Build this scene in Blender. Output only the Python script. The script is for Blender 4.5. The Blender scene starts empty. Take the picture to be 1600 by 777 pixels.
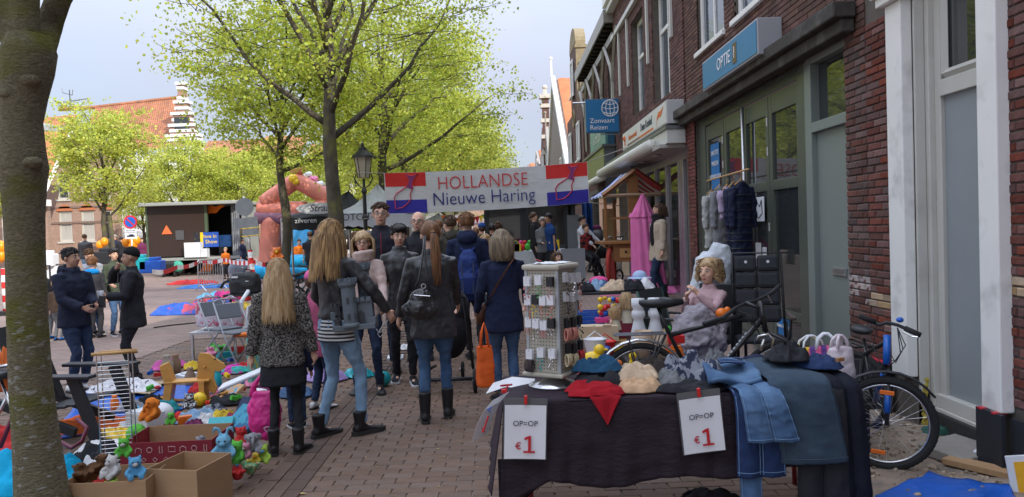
import bpy,math,random
import numpy as np
from mathutils import Vector,Matrix,Euler,noise
PI=math.pi
R=math.radians
S=bpy.context.scene
COL=S.collection
# camera
EYE=1.65
CAMPOS=Vector((0,0,EYE))
CAMROT=Matrix.Rotation(-R(0.48),3,'Z')@Matrix.Rotation(R(90-1.58),3,'X')@Matrix.Rotation(-R(1.95),3,'Z')
cd=bpy.data.cameras.new('camera')
cam=bpy.data.objects.new('camera',cd)
COL.objects.link(cam)
cam.matrix_world=Matrix.Translation(CAMPOS)@CAMROT.to_4x4()
cd.sensor_width=36
cd.lens=27
cd.clip_start=0.05
cd.clip_end=2000
S.camera=cam
S.render.resolution_x=1024
S.render.resolution_y=497
# sky and sun
SUN_AZ=Vector((0.62,-0.78))
SUN_EL=R(31)
w=bpy.data.worlds.new('World')
S.world=w
w.use_nodes=True
nt=w.node_tree
nt.nodes.clear()
out=nt.nodes.new('ShaderNodeOutputWorld')
bg=nt.nodes.new('ShaderNodeBackground')
sky=nt.nodes.new('ShaderNodeTexSky')
sky.sky_type='NISHITA'
sky.sun_disc=False
sky.sun_elevation=SUN_EL
sky.sun_rotation=math.atan2(SUN_AZ.x,SUN_AZ.y)
sky.air_density=1.0
sky.dust_density=1.0
tc=nt.nodes.new('ShaderNodeTexCoord')
mp=nt.nodes.new('ShaderNodeMapping')
mp.inputs['Scale'].default_value=(1.0,1.0,2.6)
nz=nt.nodes.new('ShaderNodeTexNoise')
nz.inputs['Scale'].default_value=1.7
nz.inputs['Detail'].default_value=7
nz.inputs['Roughness'].default_value=0.52
rp=nt.nodes.new('ShaderNodeValToRGB')
rp.color_ramp.elements[0].position=0.36
rp.color_ramp.elements[0].color=(0.6,0.6,0.6,1)
rp.color_ramp.elements[1].position=0.62
rp.color_ramp.elements[1].color=(0.95,0.95,0.95,1)
mx=nt.nodes.new('ShaderNodeMix')
mx.data_type='RGBA'
nt.links.new(tc.outputs['Generated'],mp.inputs[0])
nt.links.new(mp.outputs[0],nz.inputs['Vector'])
nt.links.new(nz.outputs['Fac'],rp.inputs[0])
nt.links.new(rp.outputs[0],mx.inputs[0])
nt.links.new(sky.outputs[0],mx.inputs[6])
sxyz=nt.nodes.new('ShaderNodeSeparateXYZ');nt.links.new(tc.outputs['Generated'],sxyz.inputs[0])
cl=nt.nodes.new('ShaderNodeMapRange');cl.inputs[1].default_value=0;cl.inputs[2].default_value=1;cl.inputs[3].default_value=0.40;cl.inputs[4].default_value=2.8
pw=nt.nodes.new('ShaderNodeMath');pw.operation='POWER';pw.use_clamp=True;pw.inputs[1].default_value=1.7
mxz=nt.nodes.new('ShaderNodeMath');mxz.operation='MAXIMUM';mxz.inputs[1].default_value=0.0;nt.links.new(sxyz.outputs['Z'],mxz.inputs[0]);nt.links.new(mxz.outputs[0],pw.inputs[0])
nt.links.new(pw.outputs[0],cl.inputs[0])
cm=nt.nodes.new('ShaderNodeMix');cm.data_type='RGBA';cm.blend_type='MULTIPLY';cm.inputs[0].default_value=1
cm.inputs[6].default_value=(7.3,7.9,9.7,1)
nt.links.new(cl.outputs[0],cm.inputs[7]);nt.links.new(cm.outputs[2],mx.inputs[7])
nt.links.new(mx.outputs[2],bg.inputs[0])
bg.inputs[1].default_value=0.1
nt.links.new(bg.outputs[0],out.inputs[0])
sd=bpy.data.lights.new('sun','SUN')
sd.energy=2.7
sd.angle=R(0.6)
sd.color=(1.0,0.93,0.82)
sun=bpy.data.objects.new('sun',sd)
COL.objects.link(sun)
sun.location=(20,-30,40)
ld=Vector((-SUN_AZ.x*math.cos(SUN_EL),-SUN_AZ.y*math.cos(SUN_EL),-math.sin(SUN_EL)))
sun.rotation_euler=ld.to_track_quat('-Z','Y').to_euler()
S.view_settings.view_transform='Standard'
S.view_settings.look='None'
S.view_settings.exposure=0.8
S.view_settings.gamma=1.0
# placing by sight line
F=1200.0
def ray(px,py):
 d=CAMROT@Vector(((px-800)/F,-(py-388.5)/F,-1))
 return d
def P(px,py,Y):
 d=ray(px,py);return CAMPOS+d*(Y/d.y)
def G(px,py,z=0.0):
 d=ray(px,py);return CAMPOS+d*((z-EYE)/d.z)
def WX(px,py,X):
 d=ray(px,py);return CAMPOS+d*(X/d.x)
 # materials
MATS={}
def nodes(name):
 m=bpy.data.materials.new(name);m.use_nodes=True
 t=m.node_tree
 b=t.nodes['Principled BSDF']
 return m,t,b
def N(t,typ,**kw):
 n=t.nodes.new(typ)
 for k,v in kw.items():
  if k in n.inputs:n.inputs[k].default_value=v
  else:setattr(n,k,v)
 return n
def mat(name,rgb,rough=0.75,var=0.16,vs=5.0,bump=0.15,bs=60.0,col2=None,c2s=4.0,c2t=(0.5,0.56),metal=0.0,attr=False,rnd=0.0,spec=0.35,stretch=None,bstretch=None,bdist=0.01,coord='Object',wear=None):
 """base colour broken by noise, fine relief, optional second colour in patches"""
 if name in MATS:return MATS[name]
 m,t,b=nodes(name)
 L=t.links.new
 c=N(t,'ShaderNodeTexCoord')
 src=c.outputs[coord]
 def scaled(sv):
  if not sv:return src
  mpn=N(t,'ShaderNodeMapping');mpn.inputs['Scale'].default_value=sv
  L(src,mpn.inputs[0]);return mpn.outputs[0]
 n1=N(t,'ShaderNodeTexNoise',Scale=vs,Detail=5.0,Roughness=0.6)
 L(scaled(stretch),n1.inputs['Vector'])
 m1=N(t,'ShaderNodeMix',data_type='RGBA')
 m1.inputs[6].default_value=(*[max(0,x*(1-var*1.6))for x in rgb],1)
 m1.inputs[7].default_value=(*[min(1,x*(1+var*1.6))for x in rgb],1)
 L(n1.outputs['Fac'],m1.inputs[0])
 colr=m1.outputs[2]
 if col2:
  n2=N(t,'ShaderNodeTexNoise',Scale=c2s,Detail=3.0,Roughness=0.6)
  L(scaled(stretch),n2.inputs['Vector'])
  r2=N(t,'ShaderNodeValToRGB')
  r2.color_ramp.elements[0].position=c2t[0];r2.color_ramp.elements[1].position=c2t[1]
  L(n2.outputs['Fac'],r2.inputs[0])
  m2=N(t,'ShaderNodeMix',data_type='RGBA')
  L(r2.outputs[0],m2.inputs[0]);L(colr,m2.inputs[6]);m2.inputs[7].default_value=(*col2,1)
  colr=m2.outputs[2]
 if attr:
  a=N(t,'ShaderNodeVertexColor');a.layer_name='Col'
  m3=N(t,'ShaderNodeMix',data_type='RGBA',blend_type='MULTIPLY');m3.inputs[0].default_value=1
  L(colr,m3.inputs[6]);L(a.outputs[0],m3.inputs[7]);colr=m3.outputs[2]
 if rnd:
  oi=N(t,'ShaderNodeObjectInfo')
  h=N(t,'ShaderNodeHueSaturation')
  mr=N(t,'ShaderNodeMapRange');mr.inputs[3].default_value=1-rnd;mr.inputs[4].default_value=1+rnd
  L(oi.outputs['Random'],mr.inputs[0]);L(mr.outputs[0],h.inputs['Value']);L(colr,h.inputs['Color'])
  mm=N(t,'ShaderNodeMath',operation='MULTIPLY');mm.inputs[1].default_value=7.31
  fr=N(t,'ShaderNodeMath',operation='FRACT');L(oi.outputs['Random'],mm.inputs[0]);L(mm.outputs[0],fr.inputs[0])
  mh=N(t,'ShaderNodeMapRange');mh.inputs[3].default_value=1-rnd*1.2;mh.inputs[4].default_value=1+rnd*0.6
  L(fr.outputs[0],mh.inputs[0]);L(mh.outputs[0],h.inputs['Saturation'])
  colr=h.outputs[0]
 L(colr,b.inputs['Base Color'])
 b.inputs['Roughness'].default_value=rough
 b.inputs['Metallic'].default_value=metal
 b.inputs['Specular IOR Level'].default_value=spec
 if bump:
  n3=N(t,'ShaderNodeTexNoise',Scale=bs,Detail=4.0,Roughness=0.65)
  L(scaled(bstretch or stretch),n3.inputs['Vector'])
  bp=N(t,'ShaderNodeBump');bp.inputs['Strength'].default_value=bump;bp.inputs['Distance'].default_value=bdist
  L(n3.outputs['Fac'],bp.inputs['Height']);L(bp.outputs[0],b.inputs['Normal'])
 MATS[name]=m
 return m
def cloth_m(name,rgb,**kw):
 a=dict(rough=0.9,var=0.14,vs=3.0,bump=0.6,bs=9.0,bdist=0.02,spec=0.15);a.update(kw)
 return mat(name,rgb,**a)
def paint(name,rgb,**kw):
 a=dict(rough=0.42,var=0.05,vs=2.5,bump=0.05,bs=30,spec=0.45);a.update(kw)
 return mat(name,rgb,**a)
def metal_m(name,rgb,rough=0.35):
 return mat(name,rgb,rough=rough,var=0.12,metal=0.9,bump=0.05)
def glass_m(name,rgb=(0.03,0.035,0.035),rough=0.03,ior=1.75):
 if name in MATS:return MATS[name]
 m,t,b=nodes(name)
 n=N(t,'ShaderNodeTexNoise',Scale=1.3,Detail=1.0)
 c=N(t,'ShaderNodeTexCoord');t.links.new(c.outputs['Object'],n.inputs['Vector'])
 bp=N(t,'ShaderNodeBump');bp.inputs['Strength'].default_value=0.035;bp.inputs['Distance'].default_value=0.05
 t.links.new(n.outputs['Fac'],bp.inputs['Height']);t.links.new(bp.outputs[0],b.inputs['Normal'])
 b.inputs['Base Color'].default_value=(*rgb,1);b.inputs['Roughness'].default_value=rough
 b.inputs['IOR'].default_value=ior
 MATS[name]=m
 return m
def stripes(name,c1,c2,scale,axis='Z',rough=0.85,width=0.5):
 """flat printed or woven stripes"""
 if name in MATS:return MATS[name]
 m,t,b=nodes(name);L=t.links.new
 c=N(t,'ShaderNodeTexCoord');sp=N(t,'ShaderNodeSeparateXYZ');L(c.outputs['Object'],sp.inputs[0])
 mu=N(t,'ShaderNodeMath',operation='MULTIPLY');mu.inputs[1].default_value=scale;L(sp.outputs[axis],mu.inputs[0])
 fr=N(t,'ShaderNodeMath',operation='FRACT');L(mu.outputs[0],fr.inputs[0])
 gt=N(t,'ShaderNodeMath',operation='GREATER_THAN');gt.inputs[1].default_value=width;L(fr.outputs[0],gt.inputs[0])
 mxn=N(t,'ShaderNodeMix',data_type='RGBA');mxn.inputs[6].default_value=(*c1,1);mxn.inputs[7].default_value=(*c2,1)
 L(gt.outputs[0],mxn.inputs[0]);L(mxn.outputs[2],b.inputs['Base Color']);b.inputs['Roughness'].default_value=rough
 MATS[name]=m
 return m
 # mesh builder
class MB:
 def __init__(s,T=None):
  s.v=[];s.f=[];s.mi=[];s.cur=0;s.T=T;s.col=None;s.cols=[]
 def add(s,vs,fs):
  n=len(s.v)
  if s.T is not None:vs=[tuple(s.T@Vector(v))for v in vs]
  s.v.extend(vs)
  s.f.extend([tuple(i+n for i in f)for f in fs])
  s.mi.extend([s.cur]*len(fs))
  if s.col is not None:s.cols.extend([s.col]*len(vs))
  return s
 def box(s,c,d,rz=0,rx=0,ry=0,taper=1.0):
  hx,hy,hz=d[0]/2,d[1]/2,d[2]/2
  pts=[(-hx,-hy,-hz),(hx,-hy,-hz),(hx,hy,-hz),(-hx,hy,-hz),(-hx*taper,-hy*taper,hz),(hx*taper,-hy*taper,hz),(hx*taper,hy*taper,hz),(-hx*taper,hy*taper,hz)]
  if rz or rx or ry:
   E=Euler((rx,ry,rz)).to_matrix();pts=[E@Vector(p)for p in pts]
  s.add([(p[0]+c[0],p[1]+c[1],p[2]+c[2])for p in pts],[(0,3,2,1),(4,5,6,7),(0,1,5,4),(1,2,6,5),(2,3,7,6),(3,0,4,7)])
  return s
 def bx(s,x0,x1,y0,y1,z0,z1):
  return s.box(((x0+x1)/2,(y0+y1)/2,(z0+z1)/2),(abs(x1-x0),abs(y1-y0),abs(z1-z0)))
 def rings(s,rs,closed=True,cap=True,loop=False):
  n=len(rs[0]);vs=[tuple(p)for r in rs for p in r];fs=[]
  m=len(rs)
  for i in range(m if loop else m-1):
   j=(i+1)%m
   for k in range(n if closed else n-1):
    k2=(k+1)%n
    fs.append((i*n+k,i*n+k2,j*n+k2,j*n+k))
  if cap and not loop:
   fs.append(tuple(range(n-1,-1,-1)));fs.append(tuple(range((m-1)*n,m*n)))
  return s.add(vs,fs)
 def tube(s,pts,r,n=8,cap=True,sx=1.0,loop=False,flat=None):
  pts=[Vector(p)for p in pts]
  if not isinstance(r,(list,tuple)):r=[r]*len(pts)
  rs=[];prev=None;m=len(pts)
  for i,p in enumerate(pts):
   if loop:d=pts[(i+1)%m]-pts[i-1]
   elif i==0:d=pts[1]-p
   elif i==m-1:d=p-pts[i-1]
   else:d=pts[i+1]-pts[i-1]
   if d.length<1e-7:d=Vector((0,0,1))
   d.normalize()
   if prev is None:
    a=Vector((0,0,1))if abs(d.z)<0.9 else Vector((1,0,0))
    if flat is not None:a=Vector(flat)
    u=d.cross(a).normalized()
   else:
    u=(prev-d*prev.dot(d))
    u=u.normalized()if u.length>1e-6 else d.cross(Vector((1,0,0))).normalized()
   prev=u;v=d.cross(u)
   rs.append([p+(u*math.cos(2*PI*k/n)*sx+v*math.sin(2*PI*k/n))*r[i]for k in range(n)])
  return s.rings(rs,True,cap,loop)
 def lathe(s,prof,n=16,c=(0,0,0),cap=True):
  rs=[[(c[0]+r*math.cos(2*PI*k/n),c[1]+r*math.sin(2*PI*k/n),c[2]+z)for k in range(n)]for r,z in prof]
  return s.rings(rs,True,cap)
 def ell(s,c,r,n=12,m=8,rot=None,fn=None):
  if not isinstance(r,(tuple,list)):r=(r,r,r)
  c=Vector(c);vs=[];fs=[]
  E=rot if isinstance(rot,Matrix)else(Euler(rot).to_matrix()if rot else None)
  for i in range(m+1):
   th=PI*i/m
   for k in range(n):
    ph=2*PI*k/n
    p=Vector((math.sin(th)*math.cos(ph),math.sin(th)*math.sin(ph),-math.cos(th)))
    q=fn(p)if fn else 1.0
    p=Vector((p.x*r[0]*q,p.y*r[1]*q,p.z*r[2]*q))
    if E:p=E@p
    vs.append(tuple(c+p))
  for i in range(m):
   for k in range(n):
    k2=(k+1)%n
    if i==0:fs.append((k,n+k2,n+k))
    elif i==m-1:fs.append((i*n+k,i*n+k2,(i+1)*n+k))
    else:fs.append((i*n+k,i*n+k2,(i+1)*n+k2,(i+1)*n+k))
  return s.add(vs,fs)
 def loft(s,L,n=16,p=2.0):
  """L: (cx, cy, z, rx, ry) flat elliptic sections stacked up"""
  rs=[]
  for cx,cy,z,rx,ry in L:
   ring=[]
   for k in range(n):
    a=2*PI*k/n;ca,sa=math.cos(a),math.sin(a)
    ring.append((cx+rx*math.copysign(abs(ca)**(2/p),ca),cy+ry*math.copysign(abs(sa)**(2/p),sa),z))
   rs.append(ring)
  return s.rings(rs)
 def prism(s,poly,d0,d1,axis='y'):
  n=len(poly)
  def q(p,d):
   if axis=='y':return(p[0],d,p[1])
   if axis=='x':return(d,p[0],p[1])
   return(p[0],p[1],d)
  vs=[q(p,d0)for p in poly]+[q(p,d1)for p in poly]
  fs=[tuple(range(n-1,-1,-1)),tuple(range(n,2*n))]
  for i in range(n):
   j=(i+1)%n;fs.append((i,j,n+j,n+i))
  return s.add(vs,fs)
 def sheet(s,fn,nu,nv,th=0.004,off=(0,0,1)):
  """closed thin sheet from fn(u,v) -> point; off = thickness direction"""
  o=Vector(off)*th
  A=[Vector(fn(i/nu,j/nv))for j in range(nv+1)for i in range(nu+1)]
  vs=[tuple(a)for a in A]+[tuple(a+o)for a in A]
  n=nu+1;K=len(A);fs=[]
  for j in range(nv):
   for i in range(nu):
    a=j*n+i
    fs.append((a,a+n,a+n+1,a+1));fs.append((K+a,K+a+1,K+a+n+1,K+a+n))
  for i in range(nu):
   fs.append((i,i+1,K+i+1,K+i));b=nv*n+i;fs.append((b+1,b,K+b,K+b+1))
  for j in range(nv):
   a=j*n;fs.append((a+n,a,K+a,K+a+n));a+=nu;fs.append((a,a+n,K+a+n,K+a))
  return s.add(vs,fs)
 def mesh(s,name='mesh',mats=(),smooth=False):
  me=bpy.data.meshes.new(name)
  me.from_pydata([tuple(v)for v in s.v],[],s.f)
  for m in(mats if isinstance(mats,(list,tuple))else[mats]):me.materials.append(m)
  if len(me.materials)>1:me.polygons.foreach_set('material_index',s.mi)
  if s.cols:
   a=me.color_attributes.new('Col','FLOAT_COLOR','POINT')
   a.data.foreach_set('color',[x for c in s.cols for x in(c[0],c[1],c[2],1.0)])
  if smooth:me.polygons.foreach_set('use_smooth',[True]*len(me.polygons))
  me.update()
  return me
PEND=[]
TEX={}
def clouds_tex(size):
 k=round(size,3)
 if k not in TEX:
  t=bpy.data.textures.new('folds','CLOUDS');t.noise_scale=k;t.noise_depth=2;TEX[k]=t
 return TEX[k]
def tag(o,label=None,cat=None,group=None,kind=None):
 if label:o['label']=label
 if cat:o['category']=cat
 if group:o['group']=group
 if kind:o['kind']=kind
 return o
def obj(name,mb,mats,parent=None,loc=None,rz=0,smooth=False,bev=0,label=None,cat=None,group=None,kind=None,remesh=0,disp=None,sm=3,sub=0,auto=None):
 me=mb.mesh(name,mats,smooth or bool(remesh))if isinstance(mb,MB)else mb
 if auto is not None and not smooth:
  me.shade_smooth()if hasattr(me,'shade_smooth')else None
  try:me.set_sharp_from_angle(angle=auto)
  except Exception:pass
 o=bpy.data.objects.new(name,me)
 COL.objects.link(o)
 if parent:o.parent=parent
 if loc is not None:o.location=loc
 if rz:o.rotation_euler=(0,0,rz)
 tag(o,label,cat,group,kind)
 if bev:
  b=o.modifiers.new('bevel','BEVEL');b.width=bev;b.segments=2;b.limit_method='ANGLE';b.angle_limit=R(40)
 if remesh:
  r_=o.modifiers.new('remesh','REMESH');r_.mode='VOXEL';r_.voxel_size=remesh;r_.use_smooth_shade=True
  if sm:
   s_=o.modifiers.new('smooth','SMOOTH');s_.iterations=sm;s_.factor=0.5
 if sub:
  q=o.modifiers.new('sub','SUBSURF');q.levels=sub;q.render_levels=sub
 if disp:
  for size,st in(disp if isinstance(disp,list)else[disp]):
   d_=o.modifiers.new('disp','DISPLACE');d_.texture=clouds_tex(size);d_.strength=st;d_.mid_level=0.5;d_.texture_coords='LOCAL'
 if remesh or disp or sub:PEND.append(o)
 return o
def thing(name,label,cat,loc=(0,0,0),rz=0,group=None,sc=None,rot=None):
 o=bpy.data.objects.new(name,None);COL.objects.link(o)
 o.empty_display_size=0.2
 o.location=loc;o.rotation_euler=rot if rot else(0,0,rz)
 if sc:o.scale=(sc,sc,sc)if not isinstance(sc,(tuple,list))else sc
 return tag(o,label,cat,group)
def struct(name,mb,m,**kw):
 return obj(name,mb,m,kind='structure',**kw)
def dup(root,loc=None,rz=None,label=None,sc=None,group=None,rot=None):
 def cp(o,par):
  c=o.copy();COL.objects.link(c);c.parent=par
  for ch in list(o.children):cp(ch,c)
  return c
 r=cp(root,None)
 if loc is not None:r.location=loc
 if rz is not None:r.rotation_euler=(0,0,rz)
 if rot is not None:r.rotation_euler=rot
 if sc:r.scale=(sc,sc,sc)if not isinstance(sc,(tuple,list))else sc
 if label:r['label']=label
 if group:r['group']=group
 return r
TEXTS=[]
def text(name,s,size,loc,m,parent=None,rot=(PI/2,0,0),ext=0.002,align='CENTER',sx=1.0,spacing=1.0,off=0.0,shear=0.0):
 """flat lettering in thin relief, becomes a mesh at the end"""
 c=bpy.data.curves.new(name,'FONT');c.body=s;c.size=size;c.extrude=ext;c.align_x=align;c.align_y='CENTER'
 c.space_character=spacing;c.offset=off;c.shear=shear;c.resolution_u=3
 c.materials.append(m)
 o=bpy.data.objects.new(name,c);COL.objects.link(o)
 o.location=loc;o.rotation_euler=rot;o.scale=(sx,1,1)
 if parent:o.parent=parent
 TEXTS.append(o)
 return o
def finish():
 bpy.context.view_layer.update()
 dg=bpy.context.evaluated_depsgraph_get()
 res=[(o,bpy.data.meshes.new_from_object(o.evaluated_get(dg),depsgraph=dg))for o in PEND]
 for o,me in res:
  sm_=True
  o.modifiers.clear();o.data=me
 tx=[(o,bpy.data.meshes.new_from_object(o.evaluated_get(dg),depsgraph=dg))for o in TEXTS]
 for o,me in tx:
  nm=o.name;o.name='old_text'
  n=bpy.data.objects.new(nm,me);COL.objects.link(n)
  n.parent=o.parent;n.location=o.location;n.rotation_euler=o.rotation_euler;n.scale=o.scale
  for k in o.keys():
   if k in('label','category','group','kind'):n[k]=o[k]
  bpy.data.objects.remove(o)
rnd=random.Random(7)
def nz3(p,s=1.0):return noise.noise(Vector(p)*s)
# THE SETTING
MG=mat('paver_joint',(0.10,0.085,0.07),rough=0.95,var=0.3,vs=30,bump=0.4)
def ground_mat():
 m,t,b=nodes('paving_far');L=t.links.new
 c=N(t,'ShaderNodeTexCoord')
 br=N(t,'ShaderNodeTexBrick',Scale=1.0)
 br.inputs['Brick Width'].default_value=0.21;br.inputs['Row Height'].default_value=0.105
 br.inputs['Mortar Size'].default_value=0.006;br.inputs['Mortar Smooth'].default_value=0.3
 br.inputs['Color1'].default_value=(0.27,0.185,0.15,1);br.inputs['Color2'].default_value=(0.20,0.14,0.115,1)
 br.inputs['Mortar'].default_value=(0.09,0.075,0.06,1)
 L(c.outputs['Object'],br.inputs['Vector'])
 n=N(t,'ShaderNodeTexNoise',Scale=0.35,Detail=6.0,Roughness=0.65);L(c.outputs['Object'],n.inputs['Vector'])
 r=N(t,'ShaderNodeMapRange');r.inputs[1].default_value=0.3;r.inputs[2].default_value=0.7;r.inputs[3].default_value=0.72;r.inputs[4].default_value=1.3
 L(n.outputs['Fac'],r.inputs[0])
 mm=N(t,'ShaderNodeMix',data_type='RGBA',blend_type='MULTIPLY');mm.inputs[0].default_value=1
 L(br.outputs['Color'],mm.inputs[6]);L(r.outputs[0],mm.inputs[7])
 L(mm.outputs[2],b.inputs['Base Color']);b.inputs['Roughness'].default_value=0.85
 bp=N(t,'ShaderNodeBump');bp.inputs['Strength'].default_value=0.5;bp.inputs['Distance'].default_value=0.01
 L(br.outputs['Fac'],bp.inputs['Height']);bp.invert=True;L(bp.outputs[0],b.inputs['Normal'])
 return m
MB_=MB()
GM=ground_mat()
X0,X1,Y0,Y1=-5.2,2.2,3.7,12.6
def sst(a,b_,x):
 t=max(0,min(1,(x-a)/(b_-a)));return t*t*(3-2*t)
def HG(x,y):
 return.30*sst(8.5,16.5,y)*sst(-4.5,-1.0,x)*(1-sst(60,90,y))
def GH(px,py):
 z=0
 for _ in range(12):
  g=G(px,py,z);z=.5*z+.5*HG(g.x,g.y)
 return G(px,py,z)
for(a,b_,c,d)in((-300,X0,-100,600),(4.2,300,-100,600),(X0,4.2,-100,Y0),(X0,4.2,95,600)):
 MB_.add([(a,c,0),(b_,c,0),(b_,d,0),(a,d,0)],[(0,1,2,3)])
def gridpatch(mb,x0,x1,y0,y1,nx,ny,dz=0):
 vs=[(x0+(x1-x0)*i/nx,y0+(y1-y0)*j/ny)for j in range(ny+1)for i in range(nx+1)]
 mb.add([(x,y,HG(x,y)+dz)for x,y in vs],[(j*(nx+1)+i,j*(nx+1)+i+1,(j+1)*(nx+1)+i+1,(j+1)*(nx+1)+i)for j in range(ny)for i in range(nx)])
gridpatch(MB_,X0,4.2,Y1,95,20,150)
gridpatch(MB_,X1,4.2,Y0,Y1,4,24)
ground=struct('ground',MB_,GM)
g2=MB();gridpatch(g2,X0-.2,X1+.2,Y0-.2,Y1+.2,16,24,-.012)
street=struct('street',g2,mat('joint_sand',(0.24,0.20,0.155),rough=0.95,var=0.35,vs=25,bump=0.4))
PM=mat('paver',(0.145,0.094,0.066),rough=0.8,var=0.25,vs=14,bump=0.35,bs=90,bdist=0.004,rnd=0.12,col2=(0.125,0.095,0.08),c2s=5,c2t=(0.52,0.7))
PMA=mat('paver_joined',(0.145,0.094,0.066),rough=0.8,var=0.25,vs=14,bump=0.35,bs=90,bdist=0.004,attr=True,col2=(0.125,0.095,0.08),c2s=1.1,c2t=(0.48,0.7))
def paver_mesh(w,d):
 m=MB();e=0.004
 a,b_=w/2,d/2
 m.add([(-a,-b_,-0.03),(a,-b_,-0.03),(a,b_,-0.03),(-a,b_,-0.03),(-a,-b_,-e),(a,-b_,-e),(a,b_,-e),(-a,b_,-e),(-a+e,-b_+e,0),(a-e,-b_+e,0),(a-e,b_-e,0),(-a+e,b_-e,0)],[(0,1,5,4),(1,2,6,5),(2,3,7,6),(3,0,4,7),(4,5,9,8),(5,6,10,9),(6,7,11,10),(7,4,8,11),(8,9,10,11)])
 return m
pm_obj=paver_mesh(0.196,0.0975).mesh('paver',PM)
pv=[]
row=0;y=Y0+0.05
while y<Y1-0.04:
 x=X0+0.1+(0.1025 if row%2 else 0)+0.02*math.sin(row*0.13)
 while x<X1-0.09:
  pv.append((x,y+0.012*math.sin(x*0.9)+rnd.uniform(-0.002,0.002),HG(x,y)+rnd.uniform(-0.002,0.0025),rnd.uniform(-0.012,0.012)))
  x+=0.205+rnd.uniform(-0.001,0.001)
 y+=0.1005;row+=1
def cull(p):
 r_=(p[0])/p[1]
 return p[1]<4.55 or r_<-0.42 or(r_>-0.02 and p[1]<5.6 and r_>0.0)or r_>0.05
near=sorted([p for p in pv if not cull(p)],key=lambda p:p[1])[:300]
ns=set(id(p)for p in near)
for p in near:
 o=bpy.data.objects.new('paver',pm_obj);COL.objects.link(o);o.parent=street
 o.location=(p[0],p[1],p[2]);o.rotation_euler=(rnd.uniform(-0.008,0.008),rnd.uniform(-0.006,0.006),p[3])
mb=MB();proto=paver_mesh(0.196,0.0975)
for p in pv:
 if id(p)in ns:continue
 k=rnd.uniform(0.84,1.16);mb.col=(k*rnd.uniform(0.95,1.06),k,k*rnd.uniform(0.93,1.05))
 c_,s_=math.cos(p[3]),math.sin(p[3])
 mb.add([(p[0]+v[0]*c_-v[1]*s_,p[1]+v[0]*s_+v[1]*c_,p[2]+v[2])for v in proto.v],proto.f)
obj('pavers',mb,PMA,street,kind='stuff')
mb=MB()
yy=4.4
while yy<12:
 for k in range(3):
  q=rnd.uniform(0.55,0.85);mb.col=(q,q,q*1.03)
  mb.box((-1.62+k*0.105,yy,HG(-1.5,yy)-0.001+rnd.uniform(0,0.003)),(0.097,0.2,0.016))
 yy+=0.207
obj('gutter_bricks',mb,PMA,street,kind='stuff')
def sandfn(u,v):
 x=2.05+1.3*u;y_=3.6+3.8*v
 h=0.03*nz3((x,y_,0),2.2)+0.015*nz3((x,y_,3),7)+0.006*nz3((x,y_,5),25)
 e=min(1,u*6,(1-v)*8)
 return(x,y_,-0.01+(0.045+h)*e)
mb=MB().sheet(sandfn,50,130,0.01,(0,0,-1))
struct('sand_strip',mb,mat('sand',(0.25,0.195,0.145),rough=0.95,var=0.3,vs=5,bump=0.8,bs=35,bdist=0.015,col2=(0.15,0.125,0.10),c2s=6,c2t=(0.45,0.7)),smooth=True)
mb=MB()
for i in range(420):
 x=rnd.uniform(2.2,3.2);y_=rnd.uniform(4.3,6.4);s_=rnd.uniform(0.006,0.022)*(1.6 if rnd.random()<.08 else 1)
 k=rnd.uniform(0.5,1.5);mb.col=(k,k*.95,k*.88)
 p=sandfn((x-2.05)/1.3,(y_-3.6)/3.8)
 mb.ell((x,y_,p[2]+s_*0.2),(s_,s_*rnd.uniform(.6,1),s_*.6),5,4,rot=(rnd.random(),rnd.random(),rnd.random()*3))
obj('rubble',mb,mat('rubble_stone',(0.27,0.22,0.17),attr=True,rough=.95),kind='stuff',label='small stones and grit lying on the sand along the house',cat='rubble')
# bricks
CR=0.0625
def brick_rows(u0,u1,v0,v1,holes=()):
 """cut list of running-bond bricks (u, v centre, length)"""
 res=[];r0=int(math.floor(v0/CR+0.5))
 k=r0
 while True:
  vc=(k+0.5)*CR
  if vc>v1:break
  if vc>=v0:
   segs=[(u0,u1)]
   for(a,b_,c,d)in holes:
    if c<vc<d:
     ns_=[]
     for(p,q)in segs:
      if b_<=p or a>=q:ns_.append((p,q));continue
      if a>p:ns_.append((p,a))
      if b_<q:ns_.append((b_,q))
     segs=ns_
   for(p,q)in segs:
    j=math.floor(p/0.22)-1
    while True:
     s0=j*0.22+(0.11 if k%2 else 0.0)
     s1=s0+0.21
     if s0>=q:break
     a,b_=max(s0,p),min(s1,q)
     if b_-a>0.02:res.append(((a+b_)/2,vc,b_-a))
     j+=1
  k+=1
 return res
BR_D=dict(base=(0.125,0.058,0.044))
BM_dark=mat('brick_brown',(0.105,0.057,0.042),attr=True,rough=.9,var=.3,vs=22,bump=.5,bs=80,bdist=.004)
BM_red=mat('brick_red',(0.15,0.05,0.036),rnd=.32,rough=.9,var=.35,vs=22,bump=.7,bs=45,bdist=.008,col2=(0.09,0.035,0.04),c2s=7,c2t=(.58,.68))
BM_pier=mat('brick_old',(0.125,0.058,0.045),rnd=.34,rough=.9,var=.35,vs=22,bump=.7,bs=45,bdist=.008,col2=(0.06,0.035,0.035),c2s=6,c2t=(.55,.68))
MORT=mat('mortar',(0.11,0.095,0.08),rough=.95,var=.3,vs=12,bump=.4)
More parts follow.
